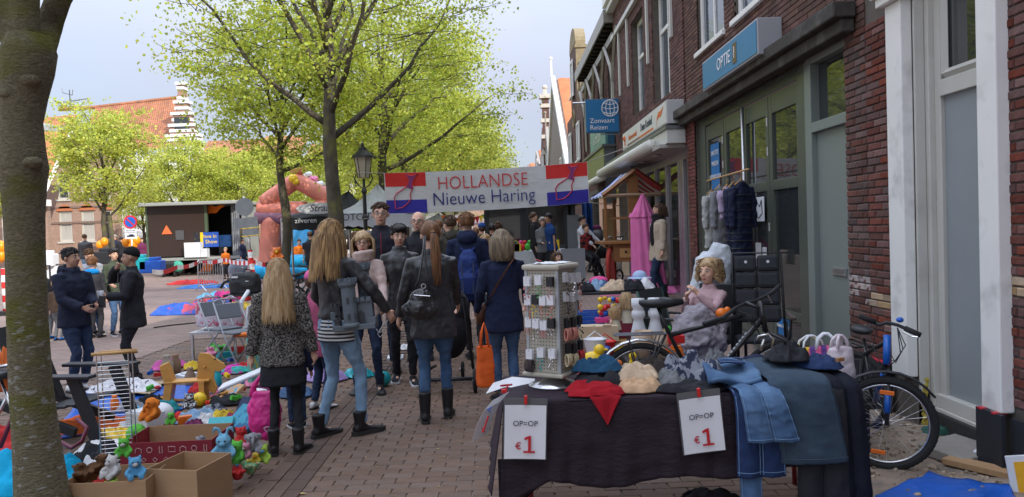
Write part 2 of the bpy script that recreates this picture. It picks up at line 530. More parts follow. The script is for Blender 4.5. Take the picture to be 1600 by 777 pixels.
def bricks_joined(parent,X,y0,y1,z0,z1,holes=(),m=None,face=-1,tone=1.0,seed=1,name='bricks',axis='x',proud=0.012):
 rr=random.Random(seed);mb=MB()
 for(u,v,l)in brick_rows(y0,y1,z0,z1,holes):
  k=tone*rr.choice((0.7,.85,1,1,1.1,1.2,1.35))*rr.uniform(.9,1.1)
  mb.col=(k,k*rr.uniform(.88,1.05),k*rr.uniform(.9,1.1))
  d=proud+rr.uniform(-.002,.003)
  if axis=='x':mb.bx(X+face*d,X-face*0.02,u-l/2,u+l/2,v-0.025,v+0.025)
  else:mb.bx(u-l/2,u+l/2,X+face*d,X-face*0.02,v-0.025,v+0.025)
 return obj(name,mb,m or BM_dark,parent,kind='stuff')
def wall_slab(parent,X,y0,y1,z0,z1,holes,m,depth=0.3,name='wall'):
 """wall body with real openings, street face on plane X, body behind it (+x)"""
 ys=sorted(set([y0,y1]+[h for q in holes for h in q[:2]if y0<h<y1]))
 zs=sorted(set([z0,z1]+[h for q in holes for h in q[2:]if z0<h<z1]))
 mb=MB()
 for i in range(len(ys)-1):
  run=None
  for j in range(len(zs)-1):
   yc=(ys[i]+ys[i+1])/2;zc=(zs[j]+zs[j+1])/2
   solid=not any(a<yc<b_ and c<zc<d for(a,b_,c,d)in holes)
   if solid:mb.bx(X,X+depth,ys[i],ys[i+1],zs[j],zs[j+1])
 return obj(name,mb,m,parent)
WHITE=paint('white_paint',(0.76,0.75,0.71),col2=(0.45,0.44,0.41),c2s=3,c2t=(.55,.8))
OFFW=paint('grey_white_paint',(0.54,0.53,0.48),col2=(0.44,0.43,0.38),c2s=2.5,c2t=(.5,.8))
GLASS=glass_m('window_glass')
GLASSL=glass_m('upper_glass',(0.10,0.12,0.14),0.05)
GREEN=paint('green_paint',(0.075,0.09,0.07),rough=.38)
GREENL=paint('grey_green_paint',(0.19,0.22,0.20),rough=.4)
def window(parent,X,y0,y1,z0,z1,fr=0.06,m=WHITE,g=GLASS,rec=0.10,bars_z=(),bars_y=(),sill=True,sillm=None,name='window'):
 mb=MB();xf,xb=X+rec,X+rec+0.06
 mb.bx(xf,xb,y0,y0+fr,z0,z1);mb.bx(xf,xb,y1-fr,y1,z0,z1)
 mb.bx(xf+.001,xb,y0+fr,y1-fr,z0,z0+fr);mb.bx(xf+.001,xb,y0+fr,y1-fr,z1-fr,z1)
 zc=[z0+fr]+[z for z in bars_z]+[z1-fr];yc=[y0+fr]+[q for q in bars_y]+[y1-fr]
 for z in bars_z:mb.bx(xf+.004,xb,y0+fr,y1-fr,z-fr*.4,z+fr*.4)
 for q in bars_y:mb.bx(xf+.007,xb,q-fr*.3,q+fr*.3,z0+fr,z1-fr)
 w_=obj(name,mb,m,parent,bev=.004)
 for i in range(len(zc)-1):
  for j in range(len(yc)-1):
   a0=yc[j]+(fr*.3 if j else 0);a1=yc[j+1]-(fr*.3 if j<len(yc)-2 else 0)
   b0=zc[i]+(fr*.4 if i else 0);b1=zc[i+1]-(fr*.4 if i<len(zc)-2 else 0)
   obj('pane',MB().bx(xb-.028,xb-.02,a0,a1,b0,b1),g,w_)
 if sill:obj('sill',MB().bx(X-0.06,xf,y0-.05,y1+.05,z0-.07,z0-.001),sillm or m,w_,bev=.006)
 return w_
 # house with the white portal (nearest, right edge)
FX=3.10
hA=thing('brick_house','red brick house with white door surround and black plinth boards, right edge of the street','house',(0,0,0))
holeA=[(4.86,5.78,0.0,3.9)]
wall_slab(hA,FX,-9,6.50,-.1,9.6,holeA,MORT)
obj('roof',MB().prism([(FX-.2,9.6),(FX+8,9.6),(FX+4,13.6)],-9,6.5,'y'),mat('roof_tile_dark',(.09,.04,.03),bump=.5,bs=14),hA)
bricks_joined(hA,FX,3.2,4.40,0.4,4.6,(),mat('brick_red_joined',(0.165,0.047,0.034),attr=True,rough=.9,var=.3,vs=20,bump=.6,bs=45),seed=3)
bricks_joined(hA,FX,4.40,4.86,3.3,4.6,(),MATS['brick_red_joined'],seed=4)
BMESH={}
def brick_obj(parent,X,u,v,l,m,rr):
 key=(round(l,2),m.name)
 if key not in BMESH:
  b_=MB();e=.006;L_=l/2;q=.026
  b_.add([(0.03,-L_,-q),(0.03,L_,-q),(0.03,L_,q),(0.03,-L_,q),(-.004,-L_,-q),(-.004,L_,-q),(-.004,L_,q),(-.004,-L_,q),(-.012,-L_+e,-q+e),(-.012,L_-e,-q+e),(-.012,L_-e,q-e),(-.012,-L_+e,q-e)],[(0,4,5,1),(1,5,6,2),(2,6,7,3),(3,7,4,0),(4,8,9,5),(5,9,10,6),(6,10,11,7),(7,11,8,4),(8,11,10,9)])
  BMESH[key]=b_.mesh('brick',m)
 o=bpy.data.objects.new('brick',BMESH[key]);COL.objects.link(o);o.parent=parent
 o.location=(X+rr.uniform(-.006,.003),u,v);o.rotation_euler=(rr.uniform(-.012,.012),0,rr.uniform(-.03,.03))
rr=random.Random(5)
BM_yel=mat('brick_yellow',(0.40,0.27,0.15),rnd=.2,rough=.9,bump=.6,bs=40)
BM_wht=mat('brick_whitish',(0.36,0.30,0.28),rnd=.2,rough=.9,bump=.6,bs=40,col2=(.14,.06,.05),c2s=20)
for(u,v,l)in brick_rows(4.40,4.67,0.42,3.3):
 brick_obj(hA,FX,u,v,l,BM_yel if 1.12<v<1.28 and rr.random()<.8 else BM_red,rr)
for(u,v,l)in brick_rows(6.0,6.50,0.42,3.25):
 brick_obj(hA,FX,u,v,l,BM_yel if 0.86<v<1.0 else BM_red,rr)
def pilaster(y0,y1,zb):
 m=MB().bx(FX-.09,FX-.001,y0,y1,zb,3.26)
 return obj('pilaster',m,WHITE,hA,bev=.01)
pilaster(5.77,6.0,0.41);pilaster(4.665,4.86,0.40)
cap=MB().bx(FX-.14,FX-.002,5.72,6.05,3.262,3.33).bx(FX-.17,FX-.003,5.70,6.08,3.332,3.45).bx(FX-.20,FX-.004,5.68,6.1,3.452,3.5)
obj('capital',cap,WHITE,hA,bev=.01)
obj('capital',MB().bx(FX-.14,FX-.002,4.63,4.9,3.262,3.33).bx(FX-.18,FX-.003,4.6,4.93,3.332,3.45),WHITE,hA,bev=.01)
obj('entablature',MB().bx(FX-.16,FX-.005,4.5,6.2,3.95,4.35),WHITE,hA,bev=.01)
rev=MB().bx(FX-.001,FX+.075,5.745,5.769,0.30,3.95).bx(FX+.077,FX+.16,5.70,5.769,0.20,3.95)
obj('door_lining',rev,OFFW,hA,bev=.006)
obj('door_lining',MB().bx(FX,FX+.16,4.862,4.89,0.2,3.95),OFFW,hA)
DX=FX+.12
fr=MB().bx(DX,DX+.07,5.62,5.70,.2,3.95).bx(DX,DX+.07,4.89,4.97,.2,3.95).bx(DX-.01,DX+.07,4.97,5.62,2.50,2.62)
obj('door_frame',fr,paint('cream_paint',(.50,.49,.44)),hA,bev=.005)
wn=MB()
arc=[(5.60,2.66),(4.99,2.66),(4.99,3.45)]+[(4.99+.61*t,3.45+.32*math.sin(PI*t))for t in[i/10 for i in range(1,10)]]+[(5.60,3.45)]
for i in range(len(arc)):
 a,b_=arc[i],arc[(i+1)%len(arc)]
 wn.tube([(DX+.03,a[0],a[1]),(DX+.03,b_[0],b_[1])],.035,4)
obj('transom_window',wn,MATS['cream_paint'],hA)
obj('pane',MB().bx(DX+.045,DX+.05,4.97,5.62,2.62,3.9),GLASS,hA)
obj('door',MB().bx(DX+.03,DX+.08,4.97,5.62,.3,2.50),paint('grey_door',(.25,.275,.285),bump=.1),hA)
obj('threshold',MB().bx(DX-.03,DX+.1,4.9,5.74,.2,.298).bx(DX-.05,DX+.1,4.9,5.74,.17,.199),OFFW,hA,bev=.006)
obj('doorstep',MB().bx(DX-.06,DX+.12,4.865,5.765,-.05,.168),mat('dark_stone',(.035,.034,.032),bump=.5,bs=18,col2=(.12,.11,.1),c2s=9,c2t=(.6,.75)),hA,bev=.01)
obj('plinth_board',MB().bx(FX-.115,FX-.092,4.62,4.88,-.02,.40),mat('black_board',(.02,.022,.027),rough=.6),hA)
obj('plinth_board',MB().bx(FX-.06,FX-.035,3.4,4.617,-.02,.385),MATS['black_board'],hA)
tape_m=mat('red_tape',(.5,.03,.05),rough=.4)
obj('tape',MB().bx(FX-.118,FX-.04,4.68,4.72,.392,.404).bx(FX-.118,FX-.04,4.81,4.86,.392,.404),tape_m,hA)
pl=MB().bx(FX+.005,FX+.09,5.78,6.10,0.0,.40)
obj('plaster',pl,mat('rough_plaster',(.22,.19,.13),bump=.9,bs=12,bdist=.03,col2=(.35,.26,.08),c2s=5,c2t=(.56,.62)),hA)
mb=MB()
for i in range(40):
 t=i/40;mb.ell((FX+.04+.02*math.sin(i*2.1),5.755+.012*math.sin(i*1.3),.02+.4*t),rnd.uniform(.008,.02),7,5)
obj('foam_seam',mb,mat('builders_foam',(.42,.33,.06),bump=.5,bs=40),hA,remesh=.012,sm=1)
obj('plinth_board',MB().bx(FX-.05,FX-.03,6.1,6.9,0,.44),MATS['black_board'],hA)
obj('tape',MB().bx(FX-.055,FX-.02,6.12,6.6,.436,.45),tape_m,hA)
ob=obj('paving_slab',MB().box((2.98,5.05,.06),(.42,.33,.07),rz=.5,rx=.1),mat('concrete',(.24,.22,.19),bump=.5),bev=.01)
tag(ob,'grey concrete slab lying on the sand below the grey door','slab')
ob=obj('plank',MB().box((2.93,4.68,.06),(.5,.12,.04),rz=-1.0),mat('raw_wood',(.33,.2,.1),stretch=(1,8,1)),bev=.004)
tag(ob,'short piece of raw wood lying by the black plinth board','wood')
# shop with green folding doors
hB=thing('shop_building','dark brick shop with green glazed folding doors and blue light box sign','shop',(0,0,0))
yA,yB=6.5,12.83
holes=[(6.9,12.35,.02,3.30)]
upw=[(10.55,12.0,4.25,6.3),(8.15,10.1,4.25,6.3)]
wall_slab(hB,FX,yA,yB,-.1,8.6,holes+upw,MORT)
for(u,v,l)in brick_rows(6.50,6.9,0.42,3.25):
 brick_obj(hB,FX,u,v,l,BM_wht if.9<v<1.1 and rr.random()<.6 else BM_pier,rr)
bricks_joined(hB,FX,6.5,yB-.02,3.26,8.6,upw+[(6.4,12.6,3.2,3.26)],seed=8)
bricks_joined(hB,FX,12.35,12.83,0,3.26,(),seed=9,m=mat('brick_redbrown',(.15,.05,.04),attr=True,rough=.9,var=.3,vs=22,bump=.5,bs=80))
obj('roof',MB().prism([(FX-.3,8.6),(FX+8,8.6),(FX+4,11.5)],yA,yB,'y'),MATS['roof_tile_dark'],hB)
for(a,b_,c,d)in upw:window(hB,FX,a,b_,c,d,.09,WHITE,GLASSL,.05,bars_z=(5.6,),bars_y=((a+b_)/2,))
bm=MB().bx(FX-.22,FX-.02,6.62,12.95,3.36,3.50).bx(FX-.14,FX-.021,6.65,12.9,3.24,3.358)
obj('lintel',bm,mat('weathered_stone',(.045,.04,.034),bump=.8,bs=14,col2=(.10,.095,.085),c2s=4,c2t=(.5,.7)),hB,bev=.015)
SX=FX+.06
fm=MB().bx(SX,SX+.1,11.97,12.34,.02,3.29).bx(SX-.02,SX+.1,7.94,8.16,.02,3.29).bx(SX-.002,SX+.1,8.16,11.97,3.12,3.29).bx(SX-.001,SX+.1,8.16,11.97,.02,.16)
obj('door_frame',fm,GREEN,hB,bev=.008)
leaves=[(11.02,11.95),(10.10,10.99),(9.15,10.09),(8.17,9.13)]
for i,(a,b_)in enumerate(leaves):
 st=.1
 lf=MB().bx(SX+.012,SX+.07,a,a+st,.17,3.1).bx(SX+.012,SX+.07,b_-st,b_,.17,3.1)
 for z0,z1 in((2.88,3.1),(1.98,2.1),(.5,.6),(.17,.27)):lf.bx(SX+.014,SX+.068,a+st,b_-st,z0,z1)
 L_=obj('folding_door',lf,GREEN,hB,bev=.006)
 for z0,z1 in((2.1,2.88),(.6,1.98),(.27,.5)):obj('pane',MB().bx(SX+.04,SX+.046,a+st,b_-st,z0,z1),GLASS,L_)
 for z in(2.75,2.4,1.5):obj('hinge',MB().tube([(SX+.006,a+.02,z),(SX+.006,a+.02,z+.1)],.012,6),metal_m('steel',(.5,.5,.5)),L_)
obj('post',MB().tube([(SX-.03,9.985,.3),(SX-.03,9.985,3.1)],.022,8),MATS['steel'],hB,smooth=True)
BLUEP=mat('blue_poster',(.02,.16,.42),rough=.5)
TXW=mat('white_print',(.75,.75,.75),rough=.6,bump=0)
p_=obj('poster',MB().bx(SX+.025,SX+.03,11.3,11.75,2.12,2.8),BLUEP,hB)
for k,(s,z)in enumerate((('LAATSTE',2.66),('WEKEN',2.5),('UITVERKOOP',2.3))):
 text('lettering',s,.1,(SX+.02,11.52,z),TXW,hB,rot=(PI/2,0,-PI/2))
p_=obj('poster',MB().bx(SX+.022,SX+.028,8.66,9.0,.29,.49),BLUEP,hB)
text('lettering','tassen & meer',.07,(SX+.018,8.83,.4),TXW,hB,rot=(PI/2,0,-PI/2))
p_=obj('paper_notice',MB().bx(SX-.008,SX-.004,9.3,9.78,1.62,1.92),mat('paper',(.72,.73,.74),var=.03),hB)
sq=MB()
sq.tube([(SX-.012,9.7,1.68),(SX-.012,9.7,1.84),(SX-.012,9.6,1.88),(SX-.012,9.45,1.8),(SX-.012,9.38,1.88),(SX-.012,9.36,1.72),(SX-.012,9.5,1.66),(SX-.012,9.62,1.72)],.006,4,loop=True)
obj('drawing',sq,mat('black_ink',(.02,.02,.03)),hB)
for(a,b_,c,d)in((9.55,9.75,1.05,1.35),(9.35,9.5,1.05,1.3)):
 obj('leaflet',MB().bx(SX+.024,SX+.03,a,b_,c,d),MATS['paper'],hB)
d0,d1=6.9,7.93
f2=MB().bx(FX+.03,FX+.14,d1-.16,d1,.05,3.28).bx(FX+.03,FX+.14,d0,d0+.03,.05,3.28).bx(FX+.031,FX+.14,d0+.03,d1-.16,2.50,2.6).bx(FX+.031,FX+.14,d0+.03,d1-.16,3.19,3.28)
obj('door_frame',f2,GREENL,hB,bev=.006)
obj('pane',MB().bx(FX+.12,FX+.126,d0+.03,d1-.16,2.6,3.19),GLASS,hB)
dr=obj('door',MB().bx(FX+.09,FX+.13,d0+.03,d1-.16,.06,2.499),GREENL,hB)
obj('letterbox',MB().bx(FX+.075,FX+.089,7.15,7.45,1.08,1.16).bx(FX+.07,FX+.089,7.18,7.42,1.085,1.10),MATS['steel'],dr,bev=.003)
obj('letterbox_flap',MB().bx(FX+.068,FX+.0745,7.19,7.41,1.104,1.15),metal_m('steel_dull',(.4,.42,.42)),dr,bev=.003)
obj('lock_plate',MB().bx(FX+.08,FX+.0895,6.94,6.98,1.85,1.98),MATS['steel'],dr)
mb=MB()
pts=[(FX-.03,12-i*.25,3.22-.05*abs(math.sin(i*1.1)))for i in range(18)]
mb.tube(pts,.008,5)
obj('cable',mb,mat('black_rubber',(.015,.015,.015),rough=.6,bump=.1),hB)
sg=thing('light_box_sign','blue light box sign reading OPTIE 1 on grey box above the green doors','sign',(2.82,9.55,3.64))
obj('box',MB().bx(.0,.27,-1.16,1.16,-.2,.2),paint('sign_grey',(.33,.34,.36)),sg,bev=.01)
obj('panel',MB().bx(-.008,-.001,-1.13,1.13,-.175,.175),paint('sign_blue',(.035,.19,.34),rough=.5),sg)
text('lettering','OPTIE',.22,(-.012,.12,0),TXW,sg,rot=(PI/2,0,-PI/2),sx=1.0)
n1_=MB().bx(-.013,-.009,-.42,-.27,-.12,.12)
obj('number_box',n1_,mat('gold_brown',(.16,.12,.05)),sg)
text('lettering','1',.2,(-.017,-.345,0),TXW,sg,rot=(PI/2,0,-PI/2))
# brick house with the two tall windows, white canopy
hC=thing('shop_building','brown brick house with two tall white windows and cream shop canopy','shop',(0,0,0))
y0,y1=12.83,20.7
tall=[(13.9,15.45,4.0,6.25),(16.4,17.9,4.1,6.25)]
shop=[(12.95,20.5,.0,2.95)]
wall_slab(hC,FX,y0,y1,-.1,7.4,tall+shop,MORT)
BMc=mat('brick_umber',(0.12,0.062,0.052),attr=True,rough=.9,var=.3,vs=22,bump=.5,bs=80)
bricks_joined(hC,FX-.02,y0+.01,y1,2.95,7.4,tall,m=BMc,seed=11)
for(a,b_,c,d)in tall:
 window(hC,FX+.06,a,b_,c,d,.1,WHITE,GLASSL,.06,bars_z=(c+(d-c)*.62,),bars_y=((a+b_)/2,))
for yy in(13.6,15.8,18.3,19.6):
 obj('shutter_rail',MB().bx(FX-.08,FX-.035,yy-.05,yy+.05,4.9,6.5),OFFW,hC)
ob=MB().bx(FX-.12,FX-.02,12.9,20.6,6.5,6.62)
obj('moulding',ob,OFFW,hC,bev=.01)
obj('gutter',MB().bx(FX-.30,FX+.1,12.83,20.7,7.4,7.66).bx(FX-.22,FX,12.83,20.69,7.25,7.399),WHITE,hC,bev=.02)
obj('roof',MB().prism([(FX-.2,7.66),(FX+8,7.66),(FX+4,10.8)],y0,y1,'y'),MATS['roof_tile_dark'],hC)
SFX=FX+.12
fm=MB()
for yy in(13.0,13.75,14.1,15.2,16.3,17.4,18.6,20.0):fm.bx(SFX,SFX+.1,yy,yy+(.1 if yy!=13.75 else.3),.02,2.94)
fm.bx(SFX+.001,SFX+.1,13.1,20.0,2.75,2.93)
fm.bx(SFX+.001,SFX+.1,13.1,20.0,.02,.3)
obj('shop_front',fm,mat('aluminium',(.42,.40,.42),rough=.35,metal=.6),hC,bev=.006)
for a,b_ in((13.1,13.75),(14.2,15.2),(15.3,16.3),(16.4,17.4),(17.5,18.6),(18.7,20.0)):
 obj('pane',MB().bx(SFX+.05,SFX+.056,a,b_,.3,2.75),GLASS,hC)
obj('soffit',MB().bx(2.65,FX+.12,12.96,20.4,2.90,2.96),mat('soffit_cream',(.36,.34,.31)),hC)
cp=MB().bx(2.76,FX-.02,12.86,20.5,2.965,3.2)
obj('canopy',cp,paint('canopy_cream',(.55,.56,.52)),hC,bev=.01)
obj('canopy_trim',MB().bx(2.74,FX-.021,12.84,20.52,3.201,3.26),paint('trim_grey',(.13,.14,.14)),hC)
aw=MB().tube([(2.62,13.6,3.02),(2.62,20.8,3.02)],.1,14)
obj('awning_roll',aw,paint('awning_cream',(.66,.65,.58)),hC,smooth=True)
for yy in(13.8,17,20.4):obj('bracket',MB().bx(2.6,2.76,yy,yy+.06,3.0,3.12),MATS['awning_cream'],hC)
for yy in(14.2,15.6,17):obj('spot_lamp',MB().lathe([(.07,0),(.09,.02),(.05,.03)],10,(2.85,yy,2.865)),MATS['steel'],hC)
sg=thing('light_box_sign','white light box sign with orange swoosh reading Dean Konhuf above cream canopy','sign',(2.78,15.3,3.5))
obj('box',MB().bx(0,.29,-2.4,2.4,-.2,.2),paint('sign_white_box',(.45,.46,.45)),sg,bev=.01)
obj('panel',MB().bx(-.008,-.001,-2.35,2.35,-.175,.175),paint('sign_white',(.62,.63,.60)),sg)
text('lettering','Dean Konhuf',.22,(-.012,-.55,.03),mat('dark_print',(.03,.05,.06)),sg,rot=(PI/2,0,-PI/2),sx=1.0)
text('lettering','Elektrotechniek',.15,(-.012,1.0,.0),mat('orange_print',(.6,.16,.04)),sg,rot=(PI/2,0,-PI/2),sx=1.1)
def ribbon(pts,wd,x):
 m=MB();n=len(pts)
 m.rings([[(x-.003,y_,z_+wd[i]),(x-.003,y_,z_-wd[i]),(x,y_,z_-wd[i]),(x,y_,z_+wd[i])]for i,(y_,z_)in enumerate(pts)])
 return m
obj('emblem',ribbon([(-1.55,-.15),(-1.6,-.02),(-1.75,.04),(-1.95,.03),(-2.15,.12)],[.01,.03,.05,.05,.01],-.009),MATS['orange_print'],sg)
obj('underline',MB().bx(-.012,-.0095,-1.25,.2,-.15,-.11),MATS['orange_print'],sg)
obj('underline',MB().bx(-.0115,-.0095,.2,1.7,-.15,-.11),mat('brown_print',(.2,.12,.1)),sg)
obj('emblem',MB().lathe([(.0,-.12),(.02,-.1),(.015,-.03),(.05,.03),(.05,.08),(0,.12)],10,(-.012,2.0,0)),MATS['orange_print'],sg)
sg=thing('hanging_sign','square blue sign reading Zonvaart Reizen with white globe, hung out from the brick wall','sign',(2.61,19.9,4.44))
obj('box',MB().bx(-.43,.43,-.07,.07,-.43,.43),paint('sign_frame_blue',(.03,.13,.26)),sg,bev=.008)
obj('panel',MB().bx(-.40,.40,-.077,-.071,-.40,.40),paint('travel_blue',(.012,.145,.33),rough=.5),sg)
text('lettering','Zonvaart',.17,(-.33,-.082,-.13),TXW,sg,align='LEFT')
text('lettering','Reizen',.17,(-.33,-.082,-.30),TXW,sg,align='LEFT')
gl=MB();cx,cz,gr=.2,.19,.21
gl.tube([(cx+gr*math.cos(a),-.083,cz+gr*math.sin(a))for a in[i*PI/14 for i in range(28)]],.012,4,loop=True)
for k in(.35,-.35,.0):
 gl.tube([(cx+gr*k*1.5*math.cos(a),-.083,cz+gr*math.sin(a))for a in[-PI/2+i*PI/10 for i in range(11)]],.01,4)
for k in(-.1,.02,.13):
 hw=math.sqrt(gr*gr-k*k);gl.tube([(cx-hw+2*hw*t,-.083,cz+k-.04*math.sin(PI*t))for t in[i/8 for i in range(9)]],.01,4)
obj('globe_emblem',gl,TXW,sg)
obj('bracket',MB().tube([(-.75,0,.36),(.62,0,.36)],.022,6).tube([(-.05,0,-.47),(.5,0,-.47)],.02,6),MATS['steel'],sg)
cb=thing('shop_canopy','olive green shop canopy box with teal sign board lettering beyond the travel sign','canopy',(0,0,0))
obj('box',MB().bx(2.75,FX-.03,20.9,26.0,2.95,3.75),paint('olive_panel',(.17,.19,.09)),cb,bev=.01)
obj('end_panel',MB().bx(2.78,FX-.04,20.86,20.899,2.2,3.75),paint('grey_panel',(.13,.14,.15)),cb)
obj('trim',MB().bx(2.70,FX-.03,20.8,26.1,3.752,3.82),MATS['trim_grey'],cb)
obj('awning_roll',MB().tube([(2.68,20.6,2.92),(2.68,26.0,2.92)],.1,12),MATS['awning_cream'],cb,smooth=True)
obj('sign_board',MB().bx(2.82,2.9,21.0,24.6,3.83,4.55),paint('teal_panel',(.10,.25,.23)),cb,bev=.01)
text('lettering','Greetjes',.52,(2.81,22.8,4.2),mat('cream_print',(.5,.55,.42)),cb,rot=(PI/2,0,-PI/2))
obj('side_panel',MB().bx(2.905,FX-.03,20.95,21.1,3.83,4.6),paint('blue_panel',(.03,.12,.2)),cb)
# eaves house with timber brackets
hD=thing('brick_house','brown house with deep bracketed eaves and timber arched window bays beyond the travel sign','house',(0,0,0))
TIMB=paint('taupe_paint',(.27,.25,.21))
DKB=mat('brick_far',(.12,.065,.055),rough=.9,var=.45,vs=4,bump=.6,bs=10,col2=(.075,.045,.04),c2s=9,c2t=(.5,.65))
hol=[(21.3,22.7,4.6,6.3),(23.7,25.1,4.6,6.3),(26.1,27.5,4.6,6.3),(21.3,27.6,.1,2.7)]
wall_slab(hD,FX+.09,20.71,29.0,-.1,7.1,hol,MORT)
bricks_joined(hD,FX+.09,20.72,29.0,2.9,7.05,hol,m=BMc,seed=21)
for(a,b_,c,d)in hol[:3]:window(hD,FX+.11,a,b_,c,d,.1,WHITE,GLASSL,.05,bars_z=(c+1.1,),bars_y=((a+b_)/2,))
obj('shop_window',MB().bx(FX+.2,FX+.21,21.3,27.6,.1,2.7),GLASS,hD)
rf=MB().prism([(FX-.24,7.12),(FX-.24,7.3),(FX+4,10.2),(FX+8,7.3),(FX+8,7.12)],20.72,29.0,'y')
obj('roof',rf,paint('eaves_green_grey',(.14,.14,.10)),hD)
ms=MB()
for k in range(17):ms.bx(FX-.2,FX+.08,20.8+k*.49,20.98+k*.49,6.98,7.115)
obj('eaves_brackets',ms,mat('dark_timber',(.03,.025,.02)),hD,kind='stuff')
obj('fascia',MB().bx(FX-.29,FX-.243,20.6,29.0,7.0,7.36).bx(FX-.285,FX+.1,20.58,20.7,7.02,7.36),TIMB,hD)
obj('wall_plate',MB().bx(FX-.06,FX+.07,20.72,29.0,6.6,6.8),TIMB,hD)
for k in range(4):
 yc=20.95+k*2.4
 br=MB()
 for sgn in(-1,1):
  br.tube([(FX,yc,4.3),(FX-.02,yc,5.5),(FX-.04,yc+sgn*.3,6.0),(FX-.08,yc+sgn*1.15,6.7)],.06,4)
 obj('arched_bracket',br,TIMB,hD)
hE=thing('gable_house','dark brick gable house with round topped neck gable','house',(0,0,0))
prof=[(32.0,-.1),(38,-.1),(38,7.2),(37.3,7.4),(36.8,9.0),(36.6,9.3)]
obj('gable',MB().bx(FX-.02,FX+.4,29.05,36,-.1,6.4).bx(FX-.02,FX+.36,31.0,33.6,6.4,9.0),DKB,hE)
tp=MB()
arcp=[(32.3-1.36*math.cos(PI*i/12),9.0+.8*math.sin(PI*i/12))for i in range(13)]
tp.prism([(a,b_)for a,b_ in arcp],FX-.03,FX+.38,'x')
obj('gable_top',tp,mat('ochre_brick',(.26,.21,.13),rough=.9,var=.3,vs=5,bump=.5,bs=12),hE)
obj('gable_flank',MB().bx(FX-.021,FX+.37,30.93,30.999,6.3,9.05).bx(FX-.06,FX+.42,30.88,31.05,8.75,8.88),MATS['ochre_brick'],hE)
obj('gable_flank',MB().prism([(FX+.1,6.4),(FX+1.3,6.4),(FX+.4,8.2),(FX+.1,8.2)],30.85,30.92,'y'),MATS['ochre_brick'],hE)
obj('roof',MB().prism([(29.05,6.4),(35.9,6.4),(32.3,8.9)],FX+.41,FX+8,'x'),mat('orange_tile',(.42,.15,.06),rough=.85,var=.25,vs=2,bump=.6,bs=8),hE)
for a,z in((29.9,4.2),(33.6,4.2),(31.8,7.0)):window(hE,FX-.14,a,a+1.0,z,z+1.5,.1,WHITE,GLASSL,.02)
obj('round_window_trim',MB().tube([(FX-.05,32.3+.35*math.cos(a),6.1+.35*math.sin(a))for a in[i*PI/8 for i in range(16)]],.05,6,loop=True),MATS['ochre_brick'],hE)
def gable_house(name_,label,y0,y1,x0,ze,zr,wm,rm,edge,edgem):
 h=thing(name_,label,'house')
 yc=(y0+y1)/2
 obj('wall',MB().prism([(y0,-.1),(y1,-.1),(y1,ze),(yc,zr),(y0,ze)],x0,x0+8,'x'),wm,h)
 rfm=MB()
 nrow=16
 for s_,(a,za,b_,zb)in enumerate(((y0,ze,yc,zr),(yc,zr,y1,ze))):
  fn=lambda u,v:(x0+.25+7.6*u,a+(b_-a)*v,za+(zb-za)*v+.05+.05*abs(math.sin(u*40))+.03*((v*14)%1))
  rfm.sheet(fn,120,28,.03)
 obj('roof',rfm,rm,h)
 if edge:
  e=MB();d=.28
  e.prism([(y0-.1,ze-.6),(y0+d,ze-.6),(y0+d,ze),(yc,zr-d),(y1-d,ze),(y1-d,ze-.6),(y1+.1,ze-.6),(y1+.1,ze+.1),(yc,zr+.25),(y0-.1,ze+.1)],x0-.12,x0+.1,'x')
  obj('bargeboard',e,edgem,h)
  obj('finial',MB().tube([(x0-.1,yc,zr),(x0-.1,yc,zr+1.2)],.06,6).ell((x0-.1,yc,zr+1.25),.1,8,6),edgem,h)
  obj('corner_board',MB().bx(x0-.14,x0-.002,y0-.08,y0+.25,2.6,ze),edgem,h)
 for k in range(2):
  for z in(3.6,6.0):
   if z+1.6<ze+1.5:window(h,x0-.12,y0+1.2+k*2.2,y0+2.2+k*2.2,z,z+1.6,.1,WHITE,GLASSL,.02)
 return h
OR=MATS['orange_tile']
gable_house('gable_house','house with bright white bargeboards and orange pantile roof in the far right row',36.3,53.3,3.1,4.2,10.1,mat('grey_render',(.2,.17,.15)),OR,True,paint('white_board',(.8,.8,.78)))
gable_house('gable_house','narrow brown brick house between the white boarded gable and the pinnacle gable',53.5,58,3.3,6.2,8.6,DKB,OR,True,TIMB)
hP=gable_house('gable_house','far brown gable house with white banded stone pinnacle',58.2,66,3.25,7.2,9.6,DKB,OR,False,None)
pin=MB().bx(3.1,3.6,57.6,58.1,5,11.2)
obj('pinnacle',pin,DKB,hP)
PST=mat('pale_stone',(.5,.48,.43))
for z in(5.6,7.0,8.2,9.4,10.5):obj('stone_band',MB().bx(2.97,3.7,57.5,58.2,z,z+.28),PST,hP)
bn=MB()
bn.bx(2.9,3.75,57.45,58.25,11.2,11.5).bx(3.2,3.5,57.7,58.0,11.5,11.9).ell((3.35,57.85,12.05),.2,8,6)
obj('pinnacle_cap',bn,PST,hP)
gable_house('gable_house','low far grey brown house at the end of the right row',66.2,76,3.1,7.0,8.6,mat('dull_render',(.3,.27,.24)),OR,False,None)
gable_house('gable_house','farthest red brown house closing the right row',76.5,90,2.7,6.4,8.4,mat('far_red',(.28,.15,.12)),OR,False,None)
for k,(a,b_,hgt)in enumerate(((-30,-19.1,10.5),(-19,-9.1,9.9))):
 h=thing('brick_house',('tall','lower')[k]+' brick house of the same row standing behind the viewer','house')
 obj('wall',MB().bx(FX,FX+8,a,b_,-.1,hgt),DKB,h)
 obj('roof',MB().prism([(FX-.3,hgt),(FX+8,hgt),(FX+4,hgt+3)],a,b_,'y'),MATS['roof_tile_dark'],h)
 for j in range(3):window(h,FX-.13,a+1+j*3,a+2.4+j*3,4.2,6.2,.1,WHITE,GLASSL,.02)
